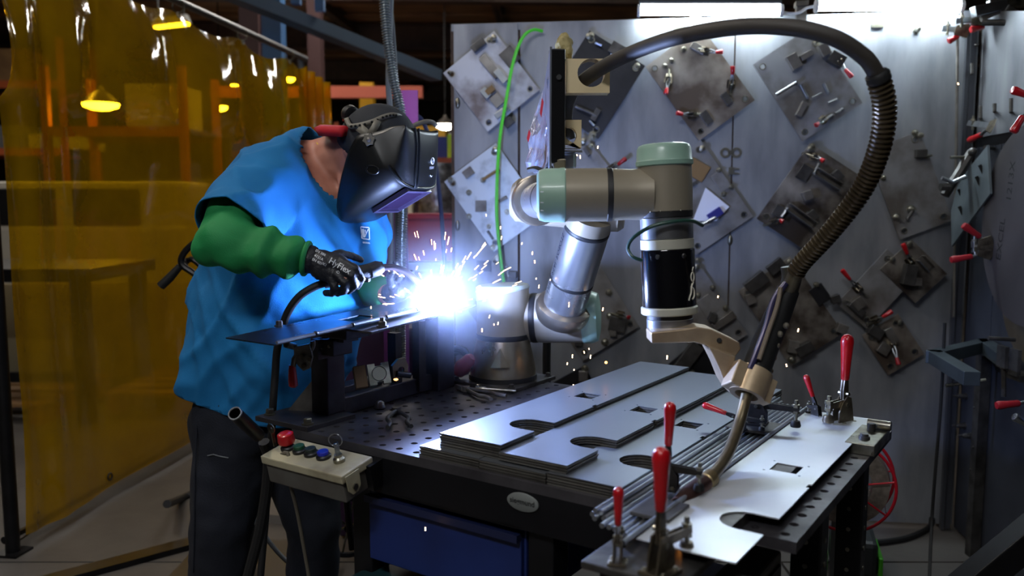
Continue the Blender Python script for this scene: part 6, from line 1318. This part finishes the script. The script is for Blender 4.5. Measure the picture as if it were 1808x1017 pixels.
body = blob(figure, 0.0075, 3).build('body', SKIN, pe_, angle=180)
# t-shirt
def wr_shirt(q):
    d = q - at(500, 480, YT); u = d.dot(FD); s = d.dot(SR); z = d.z
    f = 0.014 * noise.noise(V((u * 4.2, s * 3.5, z * 1.7 + 5))) + 0.012 * noise.noise(V((u * 11, s * 9, z * 4.5))) + 0.014 * (abs(noise.noise(V((u * 9 + z * 7, s * 8, z * 5 - u * 5)))) - 0.2)
    fold = sin((u * 0.55 + z * 0.95) * 34 + 3 * noise.noise(q * 3)) * 0.006 * max(0, 1 - abs(z - 0.02) / 0.3)
    drape = sin(u * 36 + 4 * noise.noise(V((q.x * 2, q.y * 2, q.z)))) * 0.007 * max(0, min(1, (-z - 0.02) / 0.25))
    r1 = 1 - min(1, abs(noise.noise(V((u * 7 - z * 5, s * 6, z * 3 + u * 2 + 9)))) * 3.2); r2 = 1 - min(1, abs(noise.noise(V((u * 8 + z * 6, s * 7 + 4, z * 2.5 - u * 2)))) * 3.2)
    return f + fold + drape + 0.011 * r1 * r1 + 0.009 * r2 * r2 + 0.010 * (abs(noise.noise(V((u * 5 + z * 4, s * 5, z * 3 - u * 3)))) - 0.25)
hemn = (-EZ * 0.965 + FD * -0.0 + SR * 0.0 + FD * -0.26).normalized()
slv = shR.lerp(elR, 0.74); sld = (elR - shR).normalized()
slvL = shL.lerp(elL, 0.6); sldL = (elL - shL).normalized()
tsh = blob([('loft', tors[:-1] + [(tors[-1][0], FD * 0.068, SR * 0.074)]), ('cap', shR + V((0.03, 0.05, -0.01)), 0.098, slv, 0.082), ('cap', slv, 0.082, shR.lerp(elR, 0.95), 0.082), ('cap', shL, 0.085, slvL, 0.08), ('cap', slvL, 0.08, shL.lerp(elL, 0.75), 0.08), ('cap', at(545, 285, 2.36), 0.075, at(470, 300, 2.26), 0.08)], 0.0105, 5, wr_shirt)
tsh = cut(tsh, [(at(430, 690, YT), hemn), (at(566, 268, 2.38), (FD * 0.75 + EZ * 0.6).normalized())]) if False else cut(tsh, [(at(430, 686, YT), hemn)])
tsh = cut_near(tsh, shR.lerp(elR, 0.78), sld, 0.16)
tsh = cut_near(tsh, shL.lerp(elL, 0.62), sldL, 0.13)
tsh = cut_near(tsh, at(592, 300, 2.36), (FD * 0.86 + EZ * 0.5).normalized(), 0.135)
to = tsh.build('t_shirt', SHIRT, pe_, angle=180); so = to.modifiers.new('s', 'SOLIDIFY'); so.thickness = 0.003; so.offset = 1
# printed emblem on the left chest: square frame, slanted letter strokes and a line of text
PRW = mat('print_white', (226, 236, 240), 0.7)
def snap(p, d, surf, lift=0.0012):
    hit, loc, nor, _ = surf.ray_cast(surf_inv(surf) @ p, d); return (WM[surf.name] @ loc) + nor * lift if hit else p
def surf_inv(o): return WM[o.name].inverted()
bpy.context.view_layer.update()
def chest(x, y): r = ray(x, y).normalized(); return snap(CAM, r, to, 0.003)
def ribbon(mb, pts, w_, n=6):
    for (x0, y0), (x1, y1) in zip(pts[:-1], pts[1:]):
        L = hypot(x1 - x0, y1 - y0); nx, ny = -(y1 - y0) / L * w_ / 2, (x1 - x0) / L * w_ / 2
        prev = None
        for i in range(n + 1):
            f = i / n; x = x0 + (x1 - x0) * f; y = y0 + (y1 - y0) * f; a, b = chest(x + nx, y + ny), chest(x - nx, y - ny)
            if prev: o = len(mb.v); mb.v += [prev[0], a, b, prev[1]]; mb.f.append((o, o + 1, o + 2, o + 3))
            prev = (a, b)
    return mb
mb = MB(); ribbon(mb, [(636, 401), (650, 402), (651, 423), (638, 421), (636, 401)], 1.6)
ribbon(mb, [(639, 405), (641.5, 419)], 4.2); ribbon(mb, [(642, 419), (648.5, 405)], 1.8); ribbon(mb, [(643, 406), (645, 414)], 1.6)
for k in range(6): ribbon(mb, [(639 + k * 2.2, 426.5 + 0.25 * k), (640.2 + k * 2.2, 429.5 + 0.25 * k)], 1.3, 2)
mb.build('chest_print', PRW, pe_, smooth=False)
# green sleeves
def wr_slv(q): return 0.012 * noise.noise(V((q.x * 13, q.y * 13, q.z * 20))) + 0.007 * sin((q - elR).dot((wrR - elR).normalized()) * 75 + 4 * noise.noise(q * 7)) * min(1, max(0, (q - elR).length / 0.1))
a_ = shR.lerp(elR, 0.60)
gs = blob([('cap', a_, 0.066, elR, 0.062), ('cap', elR, 0.064, elR.lerp(wrR, 0.45), 0.060), ('cap', elR.lerp(wrR, 0.45), 0.060, elR.lerp(wrR, 0.80), 0.051), ('cap', elR.lerp(wrR, 0.8), 0.049, elR.lerp(wrR, 0.93), 0.039)], 0.0075, 4, wr_slv)
gs = cut_near(gs, elR.lerp(wrR, 0.985), (wrR - elR).normalized(), 0.1)
g1_ = gs.build('sleeve', SLEEVE, pe_, angle=180)
dW = (wrR - elR).normalized()
mb = MB(); mb.torus(axframe(elR.lerp(wrR, 0.955), dW), 0.0375, 0.0065, 32, 10); mb.build('cuff', SLEEVE, pe_)
gs2 = blob([('cap', shL.lerp(elL, 0.5), 0.064, elL, 0.06), ('cap', elL, 0.06, elL.lerp(wrL, 0.9), 0.044)], 0.009, 4, lambda q: 0.007 * noise.noise(q * 14))
gs2.build('sleeve', SLEEVE, pe_, angle=180)
# gloves with five fingers each
gl1 = blob(palmR + sum([finger(q, 0.0105) for q in FR], []), 0.0038, 2, lambda q: 0.0012 * noise.noise(q * 120)).build('glove', GLOVE, pe_, angle=180)
MB().lathe([(0.030, -0.026), (0.033, -0.022), (0.0345, -0.008), (0.034, 0.006), (0.031, 0.012)], axframe(wrR, dW), 26, False).build('glove_cuff', GLOVE, pe_)
gl2 = blob(palmL + sum([finger(q, 0.0105) for q in FLh], []), 0.0042, 2).build('glove', GLOVE, pe_, angle=180)
# glove lettering on the back of the hand
GT = mat('glove_print', (196, 200, 206), 0.6)
bpy.context.view_layer.update()
def gtext(txt, size, x, y, ang, name='glove_print'):
    cu = bpy.data.curves.new('tmp', 'FONT'); cu.body = txt; cu.size = size; cu.align_x = 'CENTER'; cu.align_y = 'CENTER'; cu.resolution_u = 2; cu.offset = size * 0.012
    o = bpy.data.objects.new('tmp', cu); me = bpy.data.meshes.new_from_object(o); mb = MB(); a = radians(ang); vs = []
    for v in me.vertices:
        px = x + v.co.x * cos(a) + v.co.y * sin(a); py = y + v.co.x * sin(a) - v.co.y * cos(a)
        vs.append(snap(CAM, ray(px, py).normalized(), gl1, 0.0012))
    c = sum(vs, V((0, 0, 0))) / len(vs)
    mb.add(vs, [tuple(p.vertices) for p in me.polygons if max((vs[i] - c).length for i in p.vertices) < 0.06]); mb.build(name, GT, gl1, smooth=False)
    bpy.data.objects.remove(o); bpy.data.curves.remove(cu); bpy.data.meshes.remove(me)
gtext('HyFlex', 15, 600, 470, 30); gtext('O', 8, 597, 481, 25)
for i, (t_, x, y) in enumerate((('EN 388', 566, 447), ('4121A', 563, 455), ('EN 407', 560, 462), ('X1', 573, 467))): gtext(t_, 6.5, x, y, 28)
# jeans
def wr_jn(q): return 0.008 * noise.noise(q * 9) + 0.005 * noise.noise(q * 22)
legs = [('loft', [(at(452, 770, 2.39), FD * 0.15, SR * 0.18), (at(460, 735, 2.39), FD * 0.185, SR * 0.195), (at(466, 690, 2.40), FD * 0.178, SR * 0.18), (at(470, 650, 2.40), FD * 0.165, SR * 0.17)]),
        ('cap', hipA, 0.128, kneeA, 0.088), ('cap', kneeA, 0.088, ankA, 0.074), ('cap', hipB, 0.125, kneeB, 0.085), ('cap', kneeB, 0.085, ankB, 0.072)]
jn = blob(legs, 0.0115, 4, wr_jn); jn = cut(jn, [(V((0, 0, 0.06)), V((0, 0, -1)))])
jo = jn.build('jeans', JEAN, pe_, angle=180)
bpy.context.view_layer.update()
def jp(x, y): return snap(CAM, ray(x, y).normalized(), jo, 0.003)
MB().tube([jp(368, 804), jp(378, 802), jp(392, 806), jp(404, 808)], 0.0018, 6).build('pocket_stitch', mat('stitch', (96, 100, 104), 0.8), pe_)
MB().tube([jp(x, y) for x, y in ((352, 700), (349, 760), (346, 840), (345, 930), (343, 1010))], 0.002, 6).build('side_seam', mat('seam_dark', (18, 22, 34), 0.9), pe_)
for nm, an in (('boot', ankA), ('boot', ankB)):
    blob([('cap', an - EZ * 0.035 - FD * 0.045, 0.05, an - EZ * 0.045 + FD * 0.15, 0.043), ('cap', an - EZ * 0.03, 0.052, an + EZ * 0.04, 0.055)], 0.012, 3).build(nm, mat('boot_leather', (60, 46, 34), 0.6), pe_, angle=180)
# cap worn backwards: crown and red brim
CAPB = mat('cap_black', (34, 38, 46), 0.8, 0, (26, 30, 38), 6, bump=0.1, bscale=300)
cr = [V((0, 0, 0))]; HM_ = frame(head - HF * 0.0 + HU * 0.022, HS, HF, HU)
mb = MB(); n_, m_ = 30, 12; vs = []; fs = []
for j in range(m_ + 1):
    b = (pi * 0.60) * j / m_
    for i in range(n_):
        a = 2 * pi * i / n_; vs.append(V((0.093 * sin(b) * cos(a), 0.112 * sin(b) * sin(a), 0.118 * cos(b))))
for j in range(m_):
    for i in range(n_): fs.append((j * n_ + i, (j + 1) * n_ + i, (j + 1) * n_ + (i + 1) % n_, j * n_ + (i + 1) % n_))
CRM = HM_ @ Matrix.Rotation(radians(-38), 4, 'X')
mb.add(vs, fs, HM_ @ Matrix.Rotation(radians(28), 4, 'X')); o = mb.build('cap_crown', CAPB, pe_, angle=180); s = o.modifiers.new('s', 'SOLIDIFY'); s.thickness = 0.003
REDC = mat('cap_red', (182, 20, 34), 0.7)
bp0 = at(632, 235, 2.25); bp1 = at(567, 232, 2.29); bd = (bp1 - bp0).normalized(); bn = bd.cross(SR).normalized(); bn = bn if bn.z > 0 else -bn
mb = MB(); vs = []; fs = []
for j in range(9):
    f = j / 8; wv = 0.078 * sqrt(max(0.02, 1 - f ** 2.6))
    for i in range(11):
        g = (i / 10 - 0.5) * 2; vs.append(bp0 + (bp1 - bp0) * f + SR * wv * g + bn * (0.006 - 0.010 * g * g))
for j in range(8):
    for i in range(10): fs.append((j * 11 + i, j * 11 + i + 1, (j + 1) * 11 + i + 1, (j + 1) * 11 + i))
o = mb.add(vs, fs).build('cap_brim', REDC, pe_, angle=60); s = o.modifiers.new('s', 'SOLIDIFY'); s.thickness = 0.024; s.offset = 0
# yellow earplug cord
tag(MB().tube(bez([at(559, 252, 2.31), at(568, 262, 2.29), at(577, 265, 2.275), at(590, 261, 2.262), at(598, 257, 2.255), at(602, 266, 2.25), at(605, 272, 2.25), at(608, 264, 2.25), at(616, 261, 2.25), at(623, 264, 2.245)], 40), 0.0014, 6).build('earplug_cord', mat('cord_yellow', (220, 190, 60), 0.5)), 'thin yellow earplug cord looping over the nape', 'cord')
# ================================================================ WELDING HELMET
HBK = mat('helmet_black', (13, 14, 16), 0.36, 0, (10, 11, 12), 30)
he = thing('welding_helmet', 'glossy black welding helmet tipped down over the welder\'s face', 'helmet', head)
U_ = 2.27 / FPX
HX = frame(at(660, 270, 2.27), HS, HF, HU)        # x side, y forward, z up of the head; units metres
stn = [(-94, 79, 85, 40), (-88, 72, 92, 52), (-78, 63, 95, 62), (-60, 47, 96, 70), (-36, 26, 95, 75), (-4, 0, 95, 79), (24, -16, 95, 79), (44, -9, 95, 77), (50, -6, 98, 75), (57, -4, 97, 73), (68, -1, 82, 70), (81, 0, 60, 66), (93, 4, 38, 62), (104, 9, 13, 58)]
def hsec(u, fb, ff, w_, m=36):
    out = []; yc = fb + (ff - fb) * 0.42
    for i in range(m + 1):
        t = -1 + 2 * i / m
        # U curve: straight sides to yc, then squashed ellipse
        a = t * (pi / 2 + 0.55)
        if abs(a) > pi / 2:
            k = (abs(a) - pi / 2) / 0.55; x = w_ * (1 - 0.03 * k) * (1 if a > 0 else -1); y = yc + (fb - yc) * k
        else:
            e = 0.62; x = w_ * abs(sin(a)) ** e * (1 if a > 0 else -1); y = yc + (ff - yc) * abs(cos(a)) ** e
        out.append(V((x * U_, y * U_, u * U_)))
    return out
vs = []; fs = []; m = 36
# denser stations by interpolation
dens = []
for i in range(len(stn) - 1):
    for k in range(3): f = k / 3; dens.append(tuple(stn[i][j] + (stn[i + 1][j] - stn[i][j]) * f for j in range(4)))
dens.append(stn[-1])
for s_ in dens: vs += hsec(*s_)
for j in range(len(dens) - 1):
    for i in range(m): fs.append((j * (m + 1) + i, j * (m + 1) + i + 1, (j + 1) * (m + 1) + i + 1, (j + 1) * (m + 1) + i))
shell_o = o = MB().add(vs, fs, HX).build('shell', HBK, he, angle=50); s = o.modifiers.new('s', 'SOLIDIFY'); s.thickness = 0.004; s.offset = -1
su = o.modifiers.new('w', 'SMOOTH'); su.iterations = 2; su.factor = 0.4
# lens window, proud frame
LENS = mat('lens_dark', (36, 26, 48), 0.08, 0, coat=1.0)
MB().plate([rect(-0.066, -0.054, 0.066, 0.066), rect(-0.057, -0.045, 0.057, 0.057)], 0.012, HX @ Matrix.Translation((0, 96 * U_ + 0.010, 6 * U_)) @ Matrix.Rotation(pi / 2, 4, 'X')).build('lens_frame', mat('helmet_grey', (46, 40, 58), 0.3), he, smooth=False, bevel=0.002)
MB().box((0, 96 * U_ + 0.004, 10 * U_), (0.116, 0.004, 0.104), HX).build('lens', LENS, he, smooth=False)
# side ridge lines and oval boss
side = lambda f, u, d=0.001: HX @ V((79 * U_ + d, f * U_, u * U_))
# proud brow band across the front, two ribs
for u0 in (53,):
    pts = [HX @ (q * 1.008 + V((0, 0, 0))) for q in hsec(u0, -6, 98, 75)][6:-6]
    MB().tube(pts, 0.0035, 8).build('brow_rib', HBK, he)
for (xs1,) in ((0.030,), (0.046,)):
    pts = []
    for (u, fb, ff, w_) in stn[8:]:
        sec = hsec(u, fb, ff, w_, 60); q = min((v for v in sec if v.x > 0), key=lambda v: abs(v.x - xs1)); pts.append(HX @ (q * 1.006))
    MB().tube(bez(pts, 18), 0.003, 6).build('crown_rib', HBK, he)
ob = at(720, 309, 2.165)
MB().torus(frame(side(50, 24, 0.0), HF * 0.6 + HU * 0.8, HF * 0.8 - HU * 0.6) @ Matrix.Diagonal((1.35, 0.8, 1, 1)), 0.013, 0.0022, 22, 6).build('oval_boss', HBK, he)
# headgear: band, ratchet knob, pivot knob
GB_ = mat('headgear_grey', (112, 108, 98), 0.5)
def hp(x, y, Y=2.165): return at(x, y, Y)
strap = bez([hp(611, 208, 2.20), hp(618, 222, 2.18), hp(630, 222, 2.17), hp(644, 219, 2.165), hp(660, 214, 2.165), hp(676, 207, 2.175), hp(692, 203, 2.19), hp(704, 205, 2.21), hp(713, 212, 2.24)], 40)
def strip(pts, w_, name, m, parent, nrm=None):
    mb = MB(); vs = []; fs = []
    for i, p in enumerate(pts):
        t = (pts[min(i + 1, len(pts) - 1)] - pts[max(i - 1, 0)]).normalized(); nn_ = (CAM - p).normalized() if nrm is None else nrm; sd_ = t.cross(nn_).normalized(); ww = w_[min(i * len(w_) // len(pts), len(w_) - 1)] if isinstance(w_, list) else w_
        vs += [p + sd_ * ww / 2, p - sd_ * ww / 2]
    for i in range(len(pts) - 1): fs.append((2 * i, 2 * i + 1, 2 * i + 3, 2 * i + 2))
    o = mb.add(vs, fs).build(name, m, parent, angle=60); s = o.modifiers.new('s', 'SOLIDIFY'); s.thickness = 0.003; return o
strip(strap, 0.013, 'headband', GB_, he)
strip([hp(633, 224, 2.166), hp(642, 231, 2.155), hp(650, 240, 2.15)], 0.022, 'headband_arm', GB_, he)
strip([hp(668, 212, 2.164), hp(662, 224, 2.157), hp(653, 238, 2.15)], 0.018, 'headband_arm', GB_, he)
mb = MB()
for i in (6, 9, 12, 15, 19, 22, 25, 27, 29, 31, 33): mb.sphere(strap[i] + (CAM - strap[i]).normalized() * 0.002, (0.0035, 0.0035, 0.003), n=8, m=6)
mb.build('band_slots', DARKGAP, he)
# headband on the far side of the head
strip([p + HS * -0.19 for p in strap], 0.013, 'headband', GB_, he)
kb = hp(621, 203, 2.27); kd = (at(608, 200, 2.30) - at(632, 212, 2.26)).normalized()
MB().lathe([(0.018, 0), (0.024, 0.004), (0.0245, 0.018), (0.020, 0.026), (1e-4, 0.027)], axframe(kb - kd * 0.005, kd), 14).build('ratchet_knob', BLACK, he)
strip(bez([hp(611, 208, 2.20), hp(612, 212, 2.24), hp(618, 205, 2.28), hp(628, 208, 2.34)], 12), 0.02, 'headband_back', BLACK, he, EZ)
pk = side(-27, -7, 0.002); PKM = frame(hp(652, 247, 2.140), V((1, 0, 0)), EZ, V((0, -1, 0)))
star = [((0.017 if k % 2 == 0 else 0.0125) * cos(k * pi / 6 + 0.2), (0.017 if k % 2 == 0 else 0.0125) * sin(k * pi / 6 + 0.2)) for k in range(12)]
MB().prism(star, -0.006, 0.010, PKM).build('pivot_knob', GB_, he, smooth=False, bevel=0.001)
MB().lathe([(0.006, 0.010), (0.006, 0.013), (0.004, 0.014)], PKM, 14).build('knob_centre', RAWST, he)
# maker's mark on the front plate
bpy.context.view_layer.update()
hel_shell = shell_o
def hsn(x, y, l=0.0015): return snap(CAM, ray(x, y).normalized(), hel_shell, l)
LG = mat('logo_white', (200, 202, 206), 0.5)
mb = MB()
mb.tube([hsn(763 + 2.6 * cos(a), 284 + 5.5 * sin(a)) for a in [2 * pi * i / 16 for i in range(17)]], 0.0013, 6); mb.tube([hsn(762, 286), hsn(764, 281.5)], 0.0013, 6); mb.tube([hsn(763.5, 287), hsn(764.5, 283)], 0.0011, 6)
mb.build('logo_ring', LG, he)
cu = bpy.data.curves.new('tmp', 'FONT'); cu.body = 'Miller'; cu.size = 8; cu.align_x = 'CENTER'; cu.align_y = 'CENTER'; o2 = bpy.data.objects.new('tmp', cu); me2 = bpy.data.meshes.new_from_object(o2)
MB().add([hsn(761.5 + v.co.x * 0.42, 296 - v.co.y - v.co.x * 0.1) for v in me2.vertices], [tuple(p.vertices) for p in me2.polygons]).build('logo_text', LG, he, smooth=False)
bpy.data.objects.remove(o2)
MB().tube([hsn(759, 309), hsn(760.5, 312), hsn(762.5, 310)], 0.001, 6).build('small_mark', LG, he)
# ================================================================ HAND TORCH
ht = thing('hand_torch', 'black hand welding torch gripped by the near glove', 'welding torch', at(640, 480, 2.05))
hd = bez([at(572, 500, 2.025), at(600, 492, 2.03), at(625, 484, 2.04), at(650, 478, 2.055), at(668, 473, 2.07), at(676, 471, 2.075)], 24)
MB().tube(hd, [0.0135 + 0.004 * sin(pi * i / (len(hd) - 1)) for i in range(len(hd))], 16).build('handle', RUBBER, ht)
MB().tube([at(652, 479, 2.056), at(666, 474, 2.068), at(672, 472.5, 2.072)], [0.019, 0.020, 0.016], 16).build('collar', BLACK, ht)
MB().box((0, 0, 0), (0.03, 0.014, 0.01), axframe(at(648, 494, 2.05), EZ)).build('trigger', BLACK, ht, smooth=False, bevel=0.002)
MB().tube(bez([at(672, 472.5, 2.072), at(695, 472, 2.085), at(718, 481, 2.10), at(736, 497, 2.115), at(750, 516, 2.13)], 24), 0.0085, 14).build('neck', mat('torch_neck', (86, 72, 76), 0.35, 0.8, (60, 50, 54), 12), ht)
MB().tube([at(746, 510, 2.126), at(757, 526, 2.136), at(764, 535, 2.142)], [0.0115, 0.012, 0.010], 16).build('nozzle', mat('nozzle_copper', (120, 88, 80), 0.36, 0.85), ht)
MB().tube(bez([at(574, 499, 2.025), at(552, 508, 2.02), at(528, 524, 2.02), at(508, 552, 2.03), at(497, 585, 2.06), at(489, 620, 2.1), at(486, 660, 2.12), at(482, 715, 2.12), at(478, 790, 2.15), at(470, 900, 2.2), onz(440, 1250, 0.03)], 60), 0.0098, 12).build('cable', RUBBER, ht)
# ================================================================ ARC, SPARKS
AP = at(770, 541, 2.14)
ar = MB().sphere(AP, 0.016, n=16, m=10).build('welding_arc', emit('arc_glow', (0.62, 0.78, 1.0), 900)); tag(ar, 'blinding blue-white welding arc at the torch tip', 'arc')
ld = bpy.data.lights.new('arc_light', 'POINT'); ld.energy = ARC_W; ld.color = (0.34, 0.48, 1.0); ld.shadow_soft_size = 0.02
lo = bpy.data.objects.new('arc_light', ld); COL.objects.link(lo); lo.location = AP + V((-0.004, -0.02, 0.022)); lo.parent = None
RS = random.Random(21); mb = MB()
for i in range(85):
    th = RS.gauss(0.95, 0.5) if RS.random() < 0.72 else RS.uniform(-0.4, 3.3); r0 = RS.uniform(0.02, 0.17) * (1 if i % 3 else 1.3); L = RS.uniform(0.004, 0.022)
    ydv = RS.uniform(-0.6, 0.25); d = V((cos(th) * 0.9, ydv * 0.5, sin(th) * 0.8)).normalized(); p = AP + d * r0 - EZ * 0.25 * r0 * r0
    mb.tube([p, p + d * L], RS.uniform(0.0006, 0.0012), 5)
for (x, y, dx, dy) in ((790, 432, 3, -14), (797, 438, 0, 3), (735, 476, 2, -6), (705, 488, 4, -2), (840, 452, 10, -12), (890, 478, 12, -6), (850, 440, 8, -9), (676, 537, 20, -1), (672, 558, 0, 4), (655, 541, 0, 4), (697, 520, 8, 3), (870, 500, 14, -7), (880, 486, 10, -8), (714, 509, 8, 5), (718, 514, 8, 4)):
    mb.tube([at(x, y, 2.08), at(x + dx, y + dy, 2.08)], 0.0012, 5)
for (x, y) in ((1005, 540), (1011, 629), (1002, 642), (1014, 653), (1012, 680), (1043, 630), (1040, 610 + 6), (947, 492), (952, 506), (944, 462), (972, 494), (880, 571), (872, 573), (851, 583), (865, 559), (1268, 524), (1178, 631), (1410, 583), (1388, 645), (751, 934), (1691, 148), (1018, 274), (1024, 277), (1056, 260), (858, 380), (884, 402), (886, 420), (838, 454), (1031, 622), (1065, 546), (922, 430), (940, 447)):
    s = 0.8 if x < 1100 else 1.0; Y = {751: 1.7, 1691: 3.2}.get(x, 2.2 if x < 900 else 2.35)
    L = RS.uniform(1, 3.5); mb.tube([at(x, y - L, Y), at(x + RS.uniform(-1.5, 1.5), y + L, Y)], 0.0018 * s, 6)
tag(mb.build('weld_sparks', emit('spark_orange', (1.0, 0.62, 0.34), 9), smooth=False), 'spray of orange-white sparks flying from the arc', 'sparks', kind='stuff')
tag(MB().sphere(at(699, 670, 2.1), (0.006, 0.006, 0.003), None, 10, 6).sphere(at(1203, 938, 1.30), (0.004, 0.004, 0.005), None, 10, 6).sphere(at(1070, 640, 2.3), 0.004, None, 8, 6).build('hot_spatter', emit('hot_orange', (1.0, 0.36, 0.08), 7)), 'orange glowing drops of hot spatter', 'spatter', kind='stuff')
# weld smoke round the arc, lit by the arc itself
sm = MB().sphere(AP + V((0.02, 0.0, 0.03)), 0.24, None, 24, 14)
mv = bpy.data.materials.new('weld_smoke'); mv.use_nodes = True; nt = mv.node_tree; nt.nodes.clear(); N = nt.nodes.new; Lk = nt.links.new
out = N('ShaderNodeOutputMaterial'); vsn = N('ShaderNodeVolumeScatter'); vsn.inputs['Color'].default_value = (0.75, 0.82, 1, 1); vsn.inputs['Anisotropy'].default_value = 0.1
tc = N('ShaderNodeTexCoord'); ln = N('ShaderNodeVectorMath'); ln.operation = 'LENGTH'; sub = N('ShaderNodeVectorMath'); sub.operation = 'SUBTRACT'; sub.inputs[1].default_value = (0, 0, 0.24)
mr = N('ShaderNodeMapRange'); mr.interpolation_type = 'SMOOTHSTEP'; mr.inputs[1].default_value = 0.24; mr.inputs[2].default_value = 0.0; mr.inputs[3].default_value = 0.0; mr.inputs[4].default_value = 1.0
nz = N('ShaderNodeTexNoise'); nz.inputs['Scale'].default_value = 9; nz.inputs['Detail'].default_value = 3; mu = N('ShaderNodeMath'); mu.operation = 'MULTIPLY'; mu2 = N('ShaderNodeMath'); mu2.operation = 'MULTIPLY'; mu2.inputs[1].default_value = 0.8
Lk(tc.outputs['Object'], sub.inputs[0]); Lk(sub.outputs[0], ln.inputs[0]); Lk(ln.outputs['Value'], mr.inputs[0]); Lk(tc.outputs['Object'], nz.inputs[0]); Lk(mr.outputs[0], mu.inputs[0]); Lk(nz.outputs[0], mu.inputs[1]); Lk(mu.outputs[0], mu2.inputs[0]); Lk(mu2.outputs[0], vsn.inputs['Density']); Lk(vsn.outputs[0], out.inputs['Volume'])
tag(sm.build('weld_smoke', mv), 'thin bluish weld smoke hanging round the arc', 'smoke', kind='stuff')
